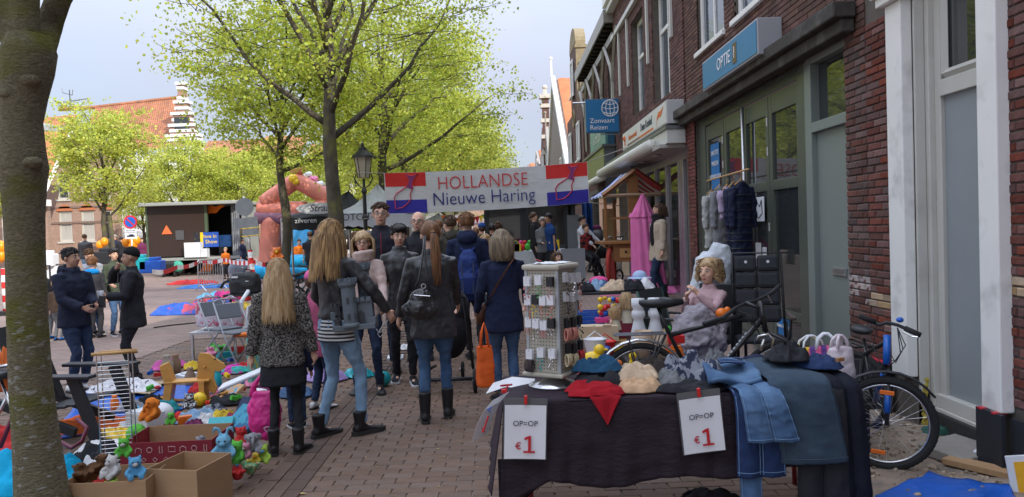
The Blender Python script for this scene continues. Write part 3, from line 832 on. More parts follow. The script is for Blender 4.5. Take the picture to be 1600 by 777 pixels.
 # LEFT SIDE HOUSES
PINKB=mat('pink_brick',(.36,.245,.19),rough=.9,var=.2,vs=3,bump=.5,bs=12,col2=(.25,.165,.13),c2s=14,c2t=(.48,.62))
def wall_y(parent,Y,x0,x1,z0,z1,holes,m,depth=.3):
 xs=sorted(set([x0,x1]+[h for q in holes for h in q[:2]]));zs=sorted(set([z0,z1]+[h for q in holes for h in q[2:]]))
 mb=MB()
 for i in range(len(xs)-1):
  for j in range(len(zs)-1):
   xc=(xs[i]+xs[i+1])/2;zc=(zs[j]+zs[j+1])/2
   if not any(a<xc<b_ and c<zc<d for(a,b_,c,d)in holes):mb.bx(xs[i],xs[i+1],Y,Y+depth,zs[j],zs[j+1])
 return obj('wall',mb,m,parent)
def win_y(parent,Y,x0,x1,z0,z1,fr=.1,m=WHITE,g=GLASS,bars=True,lintel=None):
 mb=MB().bx(x0,x0+fr,Y+.08,Y+.15,z0,z1).bx(x1-fr,x1,Y+.08,Y+.15,z0,z1).bx(x0+fr,x1-fr,Y+.081,Y+.15,z0,z0+fr).bx(x0+fr,x1-fr,Y+.081,Y+.15,z1-fr,z1)
 zm=z0+(z1-z0)*.58
 if bars:mb.bx(x0+fr,x1-fr,Y+.085,Y+.15,zm-.05,zm+.05)
 w_=obj('window',mb,m,parent)
 for a,b_ in(((z0+fr,zm-.05),(zm+.05,z1-fr))if bars else((z0+fr,z1-fr),)):
  obj('pane',MB().bx(x0+fr,x1-fr,Y+.11,Y+.12,a,b_),g,w_)
 if lintel:
  pts=[(x0-.1,z1)]+[(x0-.1+(x1-x0+.2)*t,z1+.06+.32*math.sin(PI*t))for t in[i/8 for i in range(9)]]+[(x1+.1,z1)]
  obj('arch',MB().prism(pts,Y-.05,Y-.001),lintel,w_)
 obj('sill',MB().bx(x0-.08,x1+.08,Y-.08,Y+.08,z0-.1,z0-.002),m,w_)
 return w_
def pantiles(parent,A,B,C,D,nt_,nc,m,name='roof'):
 """corrugated stepped tile sheet between eave A-B and ridge D-C"""
 A,B,C,D=map(Vector,(A,B,C,D));nrm=(B-A).cross(D-A).normalized()
 def fn(u,v):
  p=(A*(1-u)+B*u)*(1-v)+(D*(1-u)+C*u)*v
  h=.05*(0.5+.5*math.sin(u*nt_*2*PI))+.05*(1-(v*nc)%1.0)
  return p+nrm*h
 return obj(name,MB().sheet(fn,nt_*4,nc*3,.04,-nrm),m,parent)
CURT=mat('net_curtain',(.42,.41,.38),rough=.9,stretch=(30,1,1),var=.3,vs=1)
tileo=mat('old_orange_tile',(.33,.14,.075),rough=.85,var=.35,vs=1.3,bump=.3,bs=9,col2=(.20,.10,.06),c2s=2.2,c2t=(.5,.72))
tileg=mat('slate_tile',(.14,.14,.14),rough=.8,var=.3,vs=2,bump=.4,bs=9)
YF=48.0
def xp(px,Y=YF):return P(px,375,Y).x
def zp(px,py,Y=YF):return P(px,py,Y).z
h1=thing('brick_house','long pinkish brick house with orange pantile roof and stepped gable behind the square','house')
hs=[]
xs_=[(93,114),(128,149),(160,176)]
x0,x1=xp(55),xp(188)
zw0,zw1=zp(100,378),zp(100,330)
hs=[(xp(a),xp(b_),zw0,zw1)for a,b_ in xs_]+[(xp(a),xp(b_),zp(100,312),zp(100,270))for a,b_ in((93,112),(130,150),(160,176))]
ze=zp(120,222)
wall_y(h1,YF,x0,x1,-.1,ze,hs,PINKB)
for i,(a,b_,c,d)in enumerate(hs):win_y(h1,YF,a,b_,c,d,.12,OFFW,CURT if i<2 else GLASS,True,mat('orange_arch',(.45,.16,.07))if i<3 else None)
obj('band',MB().bx(x0,x1,YF-.05,YF-.002,zp(100,326),zp(100,323)).bx(x0,x1,YF-.05,YF-.002,zp(100,350),zp(100,347)),mat('band_brick',(.2,.14,.11)),h1)
obj('cornice',MB().bx(x0,x1+.2,YF-.35,YF,ze,ze+.3),WHITE,h1)
pantiles(h1,(xp(48),YF-.4,zp(60,238)),(xp(120),YF-.4,zp(120,238)),(xp(120),YF+3.5,zp(100,197,YF+3.5)),(xp(60),YF+3.5,zp(60,197,YF+3.5)),26,8,tileg)
obj('dormer',MB().box((xp(78),YF+.3,zp(78,222)),(1.1,1.6,1.9)).prism([(xp(66),zp(78,206)),(xp(92),zp(78,206)),(xp(79),zp(78,192))],YF-.6,YF+1.5),mat('zinc',(.33,.34,.33),rough=.5),h1)
h2=thing('gable_house','large white gabled house with stepped brick and white gable and sunlit orange tile roof','house')
Y2=53.0
def q2(px,py,Y=Y2):return P(px,py,Y)
pantiles(h2,q2(120,240),q2(268,232),q2(278,154,Y2+5),q2(150,168,Y2+5),40,22,tileo)
pantiles(h2,q2(60,203),q2(122,203),q2(118,181,Y2+3),q2(66,186,Y2+3),18,6,mat('bright_orange_tile',(.40,.16,.07),rough=.8,var=.2))
obj('ridge',MB().tube([q2(92,171,Y2+5),q2(150,168,Y2+5),q2(278,153,Y2+5)],.16,6),tileo,h2)
WW=paint('white_wash',(.72,.73,.74))
x0,x1=xp(186),xp(236)
hs=[(xp(192),xp(206),zp(200,312),zp(200,288)),(xp(214),xp(228),zp(200,312),zp(200,288)),(xp(219),xp(229),zp(220,374),zp(220,350))]
wall_y(h2,YF+.5,x0,xp(300),-.1,zp(200,240),hs,WW)
for a,b_,c,d in hs:win_y(h2,YF+.5,a,b_,c,d,.1,WHITE,GLASS)
wall_mb=MB()
gx0,gx1=q2(258,200).x,q2(306,200).x
gc=(gx0+gx1)/2+.2
steps=[(1.0,232,262),(1.0,212,240),(.78,196,214),(.58,178,198),(.38,160,180),(.2,131,162)]
bands=MB();body=MB()
for k,(f_,a,b_)in enumerate(steps):
 hw=(gx1-gx0)/2*f_
 z0_,z1_=q2(280,b_).z,q2(280,a).z
 body.bx(gc-hw,gc+hw,Y2-.2,Y2+.4+(k==5)*.01,z0_,z1_)
 nb=max(1,int((z1_-z0_)/.5))
 for j in range(nb):
  zz=z0_+(j+.5)*(z1_-z0_)/nb
  obj('stone_band',MB().bx(gc-hw-.06,gc+hw+.06,Y2-.26,Y2+.46,zz-.1,zz+.1),WW,h2)
 obj('coping',MB().bx(gc-hw-.12,gc+hw+.12,Y2-.3,Y2+.5,z1_-.12,z1_+.08),WW,h2)
obj('stepped_gable',body,mat('gable_brick',(.33,.2,.15)),h2)
obj('gable_window',MB().bx(gc-.5,gc+.5,Y2-.27,Y2-.21,q2(280,202).z,q2(280,184).z),GLASS,h2)
obj('lower_wall',MB().bx(gx0,gx1,Y2-.2,Y2+.4,0,q2(280,240).z),WW,h2)
for a in(262,282):
 for z in(262,300):win_y(h2,Y2-.42,q2(a,200).x,q2(a+14,200).x,q2(a,z+22).z,q2(a,z).z,.12,WHITE,GLASS)
h3=thing('brick_house','low brick house with orange tiled roof and white gutter at the far left','house')
Y3=40.0
def q3(px,py,Y=Y3):return P(px,py,Y)
x0,x1=q3(-120,300).x,q3(72,300).x
hs=[(q3(2,360).x,q3(22,360).x,q3(2,392).z,q3(2,335).z),(q3(54,360).x,q3(66,360).x,q3(2,385).z,q3(2,335).z),(q3(-60,360).x,q3(-35,360).x,q3(2,392).z,q3(2,335).z)]
wall_y(h3,Y3,x0,x1,-.1,q3(30,320).z,hs,PINKB)
for a,b_,c,d in hs:win_y(h3,Y3,a,b_,c,d,.12,WHITE,GLASS)
obj('gutter',MB().bx(x0,x1+.25,Y3-.4,Y3,q3(30,324).z,q3(30,314).z),WHITE,h3)
pantiles(h3,(x0,Y3-.3,q3(0,314).z),(x1,Y3-.3,q3(0,314).z),(x1-1,Y3+4.5,q3(0,210,Y3+4.5).z),(x0,Y3+4.5,q3(0,210,Y3+4.5).z),34,16,MATS['bright_orange_tile'])
obj('verge',MB().tube([(x1,Y3-.35,q3(0,312).z),(x1-1,Y3+4.5,q3(0,208,Y3+4.5).z)],.1,5),WHITE,h3)
an=thing('aerial','thin metal television aerial on the orange roof ridge at left','aerial',q2(110,172,Y2+5))
m_=MB().tube([(0,0,0),(0,0,1.5)],.035,5).tube([(-.5,0,.6),(1.3,0,.8)],.03,4).tube([(-.5,0,1.3),(.2,0,1.1)],.03,4)
for t in range(6):m_.tube([(-.4+t*.3,-.2,.62+t*.03),(-.4+t*.3,.2,.62+t*.03)],.02,4)
m_.tube([(-.5,0,1.3),(-.55,0,1.65)],.025,4).tube([(.2,0,1.1),(.25,0,1.5)],.025,4)
obj('antenna',m_,metal_m('dull_metal',(.2,.2,.2)),an)
cols_=[(300,395,262,(.45,.42,.38)),(395,470,255,(.36,.26,.2)),(470,560,268,(.5,.48,.45)),(560,640,262,(.38,.24,.18)),(640,730,275,(.45,.4,.35))]
for k,(a,b_,t_,c)in enumerate(cols_):
 Y4=62.0
 h=thing('brick_house',['pale rendered house behind the truck','brown brick house behind the inflatable slide','off white house behind the black tent','red brown brick house behind the lamp post','beige house behind the tree row left of the banner'][k],'house')
 x0,x1=P(a,300,Y4).x,P(b_,300,Y4).x-.1;zt=P((a+b_)/2,t_,Y4).z
 hs=[(x0+.8+j*(x1-x0)/2.2,x0+2.0+j*(x1-x0)/2.2,z,z+1.7)for j in range(2)for z in(1.0,4.0)if z+1.9<zt]
 wall_y(h,Y4,x0,x1,-.1,zt,hs,mat('render_%d'%k,c,bump=.3))
 for q in hs:win_y(h,Y4,*q,.12,WHITE,GLASS)
 pantiles(h,(x0,Y4-.3,zt),(x1,Y4-.3,zt),(x1,Y4+4,zt+2.6),(x0,Y4+4,zt+2.6),20,8,tileo)
h=thing('brick_house','distant brick house closing the view at the end of the street','house')
wall_y(h,110,-14,1.5,-.1,5.5,[(-6,-4.6,1,3),(-3,-1.6,1,3)],PINKB)
win_y(h,110,-6,-4.6,1,3);win_y(h,110,-3,-1.6,1,3)
pantiles(h,(-14,109.7,5.5),(1.5,109.7,5.5),(1.5,114,8),(-14,114,8),30,8,tileo)
# TREES
BARK=mat('bark',(.085,.075,.052),rough=.95,var=.45,vs=9,bump=1.0,bs=16,bdist=.03,stretch=(1,1,.55),col2=(.15,.15,.04),c2s=2.0,c2t=(.55,.66))
def bark_near():
 m=mat('bark_lichen',(.20,.17,.10),rough=.95,var=.5,vs=38,bump=1.0,bs=40,bdist=.05,stretch=(1,1,1.9),col2=(.15,.145,.025),c2s=1.6,c2t=(.5,.62))
 t=m.node_tree;b=t.nodes['Principled BSDF'];L=t.links.new
 src=b.inputs['Base Color'].links[0].from_socket
 c=N(t,'ShaderNodeTexCoord');mpn=N(t,'ShaderNodeMapping');mpn.inputs['Scale'].default_value=(1,1,2.2);L(c.outputs['Object'],mpn.inputs[0])
 v=N(t,'ShaderNodeTexNoise',Scale=15.0,Detail=2.0,Roughness=.5);L(mpn.outputs[0],v.inputs['Vector'])
 r=N(t,'ShaderNodeValToRGB');r.color_ramp.elements[0].position=.62;r.color_ramp.elements[1].position=.655;L(v.outputs['Fac'],r.inputs[0])
 big=N(t,'ShaderNodeSeparateXYZ');L(c.outputs['Object'],big.inputs[0])
 mr=N(t,'ShaderNodeMapRange');mr.inputs[1].default_value=1.7;mr.inputs[2].default_value=.9;L(big.outputs['Z'],mr.inputs[0])
 ml=N(t,'ShaderNodeMath',operation='MULTIPLY');L(r.outputs[0],ml.inputs[0]);L(mr.outputs[0],ml.inputs[1])
 mx_=N(t,'ShaderNodeMix',data_type='RGBA');L(ml.outputs[0],mx_.inputs[0]);L(src,mx_.inputs[6]);mx_.inputs[7].default_value=(.34,.33,.28,1)
 L(mx_.outputs[2],b.inputs['Base Color'])
 return m
BARKN=bark_near()
def leaf_mat(name,c1):
 m,t,b=nodes(name);L=t.links.new
 a=N(t,'ShaderNodeVertexColor');a.layer_name='Col'
 mm=N(t,'ShaderNodeMix',data_type='RGBA',blend_type='MULTIPLY');mm.inputs[0].default_value=1;mm.inputs[6].default_value=(*c1,1)
 L(a.outputs[0],mm.inputs[7]);L(mm.outputs[2],b.inputs['Base Color']);b.inputs['Roughness'].default_value=.55
 tr=N(t,'ShaderNodeBsdfTranslucent');L(mm.outputs[2],tr.inputs[0])
 ms=N(t,'ShaderNodeMixShader');ms.inputs[0].default_value=.5
 L(b.outputs[0],ms.inputs[1]);L(tr.outputs[0],ms.inputs[2])
 L(ms.outputs[0],t.nodes['Material Output'].inputs[0])
 return m
LEAF=leaf_mat('lime_leaf',(.47,.54,.065))
LEAF2=leaf_mat('lime_leaf_far',(.54,.59,.10))
def leaf_mesh(pts,size,seed,m,up=.6):
 rg=np.random.default_rng(seed)
 n=len(pts);pts=np.array(pts)
 d=rg.normal(size=(n,3));d/=np.linalg.norm(d,axis=1)[:,None]
 nm=rg.normal(size=(n,3))+np.array([0,0,up]);nm/=np.linalg.norm(nm,axis=1)[:,None]
 u=d-nm*(d*nm).sum(1)[:,None];u/=np.linalg.norm(u,axis=1)[:,None]
 v=np.cross(nm,u)
 s=(size*rg.uniform(.6,1.15,n))[:,None]
 V=np.stack([pts-u*s*.5,pts+v*s*.42+nm*s*.1,pts+u*s*.55,pts-v*s*.42+nm*s*.1,pts+u*s*.1-u*s*.25],1)
 V=V[:,:4]
 me=bpy.data.meshes.new('crown')
 me.vertices.add(n*4);me.vertices.foreach_set('co',V.reshape(-1))
 idx=np.arange(n)*4
 tris=np.stack([idx,idx+1,idx+2,idx,idx+2,idx+3],1).reshape(-1)
 me.loops.add(n*6);me.loops.foreach_set('vertex_index',tris)
 me.polygons.add(n*2);me.polygons.foreach_set('loop_start',np.arange(n*2)*3);me.polygons.foreach_set('loop_total',np.full(n*2,3))
 me.materials.append(m)
 a=me.color_attributes.new('Col','FLOAT_COLOR','POINT')
 k=rg.uniform(.6,1.25,n)[:,None];yel=rg.uniform(-.12,.12,n)[:,None]
 c=np.concatenate([k*(1+yel),k,k*(1-yel),np.ones((n,1))],1)
 a.data.foreach_set('color',np.repeat(c[:,None,:],4,1).reshape(-1))
 me.update(calc_edges=True)
 return me
def grow(rr,fork,top,rx,rz0,rz1,nl=9,r0=.11,spread=1.0,start=None):
 """limbs, twigs and leaf points of a crown. fork: height limbs begin; top: crown top; rz0: crown bottom"""
 limbs=[];twigs=[];lp=[]
 for i in range(nl):
  az=i*2.4+rr.uniform(-.3,.3);t=i/max(1,nl-1)
  z0=fork+t*(top-fork)*.45
  end_r=rx*(.95-.5*t)*rr.uniform(.85,1.1);end_z=rz0+(top-rz0)*(.42+.5*t)*rr.uniform(.85,1.1)
  e=Vector((math.cos(az)*end_r,math.sin(az)*end_r,max(end_z,z0+.5)))
  s_=Vector((0,0,z0));L_=[]
  for k in range(8):
   q=k/7
   p=s_.lerp(e,q);p.z+=.10*end_r*math.sin(PI*q)*(-1 if t<.2 else.6)
   p+=Vector((rr.uniform(-.05,.05),rr.uniform(-.05,.05),rr.uniform(-.04,.04)))*(q*2)
   L_.append(p)
  limbs.append((L_,[r0*(1-.45*t)*(1-.85*k/7)+.008 for k in range(8)]))
  for j in range(9):
   q=.25+.75*j/8;k=min(6,int(q*7));b_=L_[k].lerp(L_[k+1],q*7-k)
   a2=az+rr.choice((-1,1))*rr.uniform(.4,1.5)
   ln=rx*rr.uniform(.28,.55)*(1.1-.4*q)
   dz=rr.uniform(-.15,.65)
   tw=[b_+Vector((math.cos(a2)*ln*w_,math.sin(a2)*ln*w_,dz*ln*w_+.08*math.sin(w_*5)))for w_ in(0,.35,.7,1)]
   twigs.append((tw,[.022*(1-.6*q)*r0/.11,.015*r0/.11,.01*r0/.11,.005]))
   for s2 in range(3):
    w_=rr.uniform(.35,1);c_=tw[0].lerp(tw[3],w_)
    a3=a2+rr.uniform(-1.3,1.3);l3=ln*rr.uniform(.35,.7)
    t3=[c_,c_+Vector((math.cos(a3)*l3*.5,math.sin(a3)*l3*.5,.1*l3)),c_+Vector((math.cos(a3)*l3,math.sin(a3)*l3,rr.uniform(-.1,.35)*l3))]
    twigs.append((t3,[.009,.006,.003]));lp.append((t3[0],t3[2]))
   lp.append((tw[0],tw[3]))
 return limbs,twigs,lp
TREEP={}
def make_tree(name,label,loc,fork,top,rx,rz0,r0,nleaf,lsize,seed,nl=9,lm=None,bark=None,trunk_pts=None,group=None,fill=.5,leader=True,rz=0,zmin=None,vol=.85):
 rr=random.Random(seed)
 t_=thing(name,label,'tree',loc,rz,group)
 limbs,twigs,lp=grow(rr,fork,top,rx,rz0,top,nl,r0*.42)
 mb=MB()
 if trunk_pts:mb.tube([p for p,_ in trunk_pts],[r for _,r in trunk_pts],14)
 else:
  n=12;hh=top*.8 if leader else fork+.4
  mb.tube([(.05*math.sin(i*1.1+seed),.05*math.cos(i*.9+seed),hh*i/n-.03)for i in range(n+1)],[r0*(1.25 if i==0 else 1)*(1-.75*max(0,(hh*i/n-fork*.7))/(hh-fork*.7+.01))*(1+.06*math.sin(i*2.7))for i in range(n+1)],12)
 for L_,R_ in limbs:mb.tube(L_,R_,7)
 obj('trunk',mb,bark or BARK,t_,smooth=True)
 mb=MB()
 for L_,R_ in twigs:mb.tube(L_,R_,4,cap=False)
 obj('twigs',mb,BARK,t_,kind='stuff')
 rg=np.random.default_rng(seed+5)
 A=np.array([tuple(a)for a,b_ in lp]);B=np.array([tuple(b_)for a,b_ in lp])
 nk=int(nleaf*(1-fill));i=rg.integers(0,len(A),nk);q=rg.uniform(.15,1.05,nk)[:,None]
 pts=A[i]*(1-q)+B[i]*q+rg.normal(size=(nk,3))*.09
 nf=nleaf-nk;i=rg.integers(0,len(A),nf)
 pts2=B[i]+rg.normal(size=(nf,3))*np.array([.26,.26,.15])*(rx/2.8)
 pts=np.concatenate([pts,pts2])
 nv_=int(nleaf*vol);ctr=np.array([0,0,(rz0+top)/2]);hz=(top-rz0)/2
 c3=rg.normal(size=(nv_*6,3));c3/=np.linalg.norm(c3,axis=1)[:,None]
 rad=rg.uniform(.12,1,len(c3))**.45
 lump=1+.16*np.sin(c3[:,0]*5+seed)*np.sin(c3[:,1]*4.3+1)+.12*np.sin(c3[:,2]*7+seed*2)
 c3=c3*(rad*lump)[:,None]
 low=c3[:,2]<0
 tp=1-.55*np.clip(c3[:,2],0,1)+.08*np.clip(-c3[:,2],0,1)
 c3[:,0]*=rx*tp;c3[:,1]*=rx*tp;c3[:,2]*=hz
 c3+=ctr
 f_=3.4
 nzv=np.sin(c3[:,0]*f_+seed)*np.cos(c3[:,1]*f_*1.1)+np.sin(c3[:,1]*f_*.8+2)*np.cos(c3[:,2]*f_*1.3+seed)+np.sin(c3[:,2]*f_*1.7)*np.cos(c3[:,0]*f_*.9+1)+rg.normal(size=len(c3))*.35
 c3=c3[nzv>.15][:nv_]
 pts=np.concatenate([pts,c3])
 if zmin:pts=pts[pts[:,2]>zmin]
 me=leaf_mesh(pts,lsize,seed,lm or LEAF)
 o=bpy.data.objects.new('crown',me);COL.objects.link(o);o.parent=t_;o['kind']='stuff'
 return t_
D1=4.35
def q1(px,py):return P(px,py,D1)
b0=G(88,900)
base=P(95,777,D1);base=Vector((P(82,880,D1).x,D1,0))
def rel(p):return Vector(p)-base
tp_=[(rel(P(*q,D1)),r)for q,r in(((84,880),.17),((66,777),.14),((57,690),.12),((48,600),.109),((43,500),.103),((40,400),.100),((38,340),.103),((37,290),.115),((37,262),.126),((35,235),.117),((34,190),.105),((38,150),.117),((43,110),.135),((46,80),.14),((46,55),.11))]
tp_[0]=(Vector((0,0,-.05)),.2)
t1=make_tree('linden_tree','thick mossy linden trunk with lichen at the left edge beside the toy boxes',base,4.0,7.6,2.5,4.4,.13,4200,.085,31,8,LEAF,BARKN,trunk_pts=tp_,zmin=4.3)
mb=MB()
f0=rel(P(44,110,D1))
for pts,rs in((((40,130),(18,60),(-8,-10),(-60,-140)),(.07,.062,.06,.045)),(((40,120),(38,50),(40,-30),(30,-200)),(.085,.08,.07,.05)),(((52,110),(72,50),(90,5),(130,-90),(200,-220)),(.09,.08,.07,.06,.045))):
 mb.tube([rel(P(a,b_,D1+(.25 if a>60 else 0)))for a,b_ in pts],list(rs),12)
for(a,b_,r)in((38,262,.05),(66,255,.045),(30,150,.05),(60,130,.05)):
 c_=rel(P(a,b_,D1));mb.ell((c_.x,c_.y-.08,c_.z),(r*1.3,r,r*.8),10,8)
obj('limb',mb,BARKN,t1,remesh=.02,sm=2,disp=(.08,.012))
XT=-3.2
make_tree('linden_tree','tall linden with dark trunk and spreading limbs standing behind the blond woman',(P(525,400,13.5).x,13.5,0),3.3,9.8,2.75,3.4,.13,11000,.068,12,15,LEAF,rz=.6)
make_tree('linden_tree','slender linden with lichen spotted trunk in front of the inflatable slide',(P(447,400,17.5).x,17.5,0),3.1,6.9,2.2,2.9,.105,9000,.08,22,11,LEAF)
make_tree('linden_tree','linden directly behind the street lamp with low wide limbs',(P(606,400,19.5).x,19.5,0),3.2,8.3,3.2,3.0,.14,12500,.08,42,12,LEAF)
tr=make_tree('linden_tree','fourth linden along the street just left of the banner lettering',(-3.3,26,0),3.0,8.0,3.3,2.5,.13,16000,.10,52,10,LEAF2)
dup(tr,(-3.2,32.5,0),1.9,'linden farther down the street with rounded crown above the banner',(1.0,1.0,.98))
dup(tr,(-3.1,39,0),3.7,'bright linden above the banner where the crowns step down',(1.0,1.0,1.0))
dup(tr,(-3.0,47,0),5.0,'second last linden of the street row above the banner',1.05)
dup(tr,(-2.8,57,0),2.6,'last linden of the street row near the church like gable',1.1)
dup(tr,(1.2,100,0),.8,'distant round green tree at the end of the street',1.1)
sq=make_tree('young_linden','yellow green young linden with twin stems in front of the long brick house',(P(166,375,29).x,29,0),2.4,7.2,1.95,2.7,.10,8000,.105,62,10,LEAF2)
o=MB().tube([(.26,0,-.03),(.24,.02,1.2),(.16,0,2.6)],[.1,.09,.08],8)
obj('second_stem',o,BARK,sq,smooth=True)
for px,Y,s_,lb in((285,39,1.0,'yellow green linden in front of the stepped gable'),(372,40,.92,'pale linden behind the right half of the stage truck'),(430,44,1.0,'linden behind the inflatable slide'),(500,42,.9,'linden between the slide and the black tent'),(330,46,.95,'linden behind the stage truck roof'),(560,46,1.0,'linden behind the white tent'),(640,50,1.05,'linden behind the lamp post, deep in the square'),(-20,34,1.0,'linden at the far left edge of the square'),(225,44,.8,'linden in front of the white washed house')):
 dup(sq,(P(px,375,Y).x,Y,0),px*.37,lb,s_)
 # PEOPLE
SKIN=mat('skin',(.62,.37,.26),rough=.55,var=.1,vs=6,bump=.1,bs=60,spec=.35)
SKIND=mat('skin_tan',(.42,.24,.16),rough=.55,var=.1,vs=6,bump=.1,bs=60)
LIPS=mat('lips',(.32,.09,.08),rough=.5,bump=0)
EYEW=mat('eye_white',(.5,.48,.46),rough=.3,bump=0)
EYED=mat('eye_iris',(.03,.02,.015),rough=.2,bump=0)
def hair_m(name,c,c2):
 return mat(name,c,rough=.5,var=.4,vs=45,stretch=(1,1,.12),bump=.7,bs=70,bdist=.006,col2=c2,c2s=28,c2t=(.45,.6),spec=.3)
H_BLOND=hair_m('hair_blond',(.33,.21,.10),(.48,.34,.19))
H_DKBLOND=hair_m('hair_dark_blond',(.20,.115,.05),(.42,.26,.11))
H_BROWN=hair_m('hair_brown',(.05,.026,.014),(.10,.05,.025))
H_CHEST=hair_m('hair_chestnut',(.12,.055,.025),(.22,.10,.04))
H_BLACK=hair_m('hair_black',(.012,.010,.010),(.03,.022,.02))
H_GREY=hair_m('hair_grey_blond',(.25,.19,.12),(.13,.10,.07))
H_LGREY=hair_m('hair_light_grey',(.38,.35,.32),(.22,.2,.18))
SOLE=mat('shoe_sole',(.03,.028,.026),rough=.8)
LEATHER=mat('black_leather',(.032,.032,.034),rough=.38,var=.2,bump=.45,bs=14,bdist=.012,spec=.5)
BLACKC=cloth_m('black_cloth',(.026,.026,.030))
NAVY=cloth_m('navy_cloth',(.022,.028,.058))
NAVYM=cloth_m('navy_matte',(.018,.024,.055))
JEAN=mat('blue_denim',(.045,.095,.19),rough=.88,var=.25,vs=5,bump=.5,bs=12,bdist=.015,col2=(.10,.18,.30),c2s=3.2,c2t=(.45,.75),stretch=(1,1,.5))
JEANL=mat('light_denim',(.20,.32,.45),rough=.88,var=.2,vs=5,bump=.5,bs=12,bdist=.015,col2=(.24,.36,.48),c2s=3,c2t=(.45,.75),stretch=(1,1,.5))
JEAND=mat('dark_denim',(.018,.032,.07),rough=.88,var=.25,vs=5,bump=.5,bs=12,bdist=.015)
WHITEC=cloth_m('white_cloth',(.62,.62,.62))
GREYC=cloth_m('grey_cloth',(.16,.165,.17))
def ik(a,b,l1,l2,pole):
 a,b,pole=Vector(a),Vector(b),Vector(pole)
 d=b-a;D=min(d.length,(l1+l2)*.999);dn=d.normalized();b2=a+dn*D
 x=(l1*l1-l2*l2+D*D)/(2*D);h=math.sqrt(max(0,l1*l1-x*x))
 pp=pole-dn*pole.dot(dn);pp=pp.normalized()if pp.length>1e-6 else Vector((0,1,0))
 return a+dn*x+pp*h,b2
def hand(mb,w_,d,palm_n,side,s=1.0,curl=.5,fr=.0085):
 """five fingered hand growing from the wrist w_ along d; palm_n = palm direction"""
 d=Vector(d).normalized();n=Vector(palm_n);n=(n-d*n.dot(d)).normalized();t=d.cross(n)*side
 w_=Vector(w_)
 mb.tube([w_-d*.03,w_+d*.01,w_+d*.045,w_+d*.085],[.024*s,.027*s,.034*s,.030*s],8,sx=.55 if abs(t.x)<2 else 1)
 for k,(o_,L_)in enumerate(((-.028,.062),(-.010,.072),(.010,.068),(.027,.054))):
  b_=w_+d*.08*s+t*o_*s
  p1=b_+(d*math.cos(curl*.6)+n*math.sin(curl*.6))*L_*.5*s
  p2=p1+(d*math.cos(curl*1.5)+n*math.sin(curl*1.5))*L_*.3*s
  p3=p2+(d*math.cos(curl*2.4)+n*math.sin(curl*2.4))*L_*.25*s
  mb.tube([b_-d*.02,p1,p2,p3],[fr*s*1.1,fr*s,fr*s*.92,fr*s*.8],6)
 b_=w_+d*.025*s-t*.03*s
 mb.tube([b_,b_+(d*.7-t*.6+n*.3)*.04*s,b_+(d*.95-t*.6+n*.6)*.065*s],[.012*s,.0105*s,.008*s],6)
PC=[0]
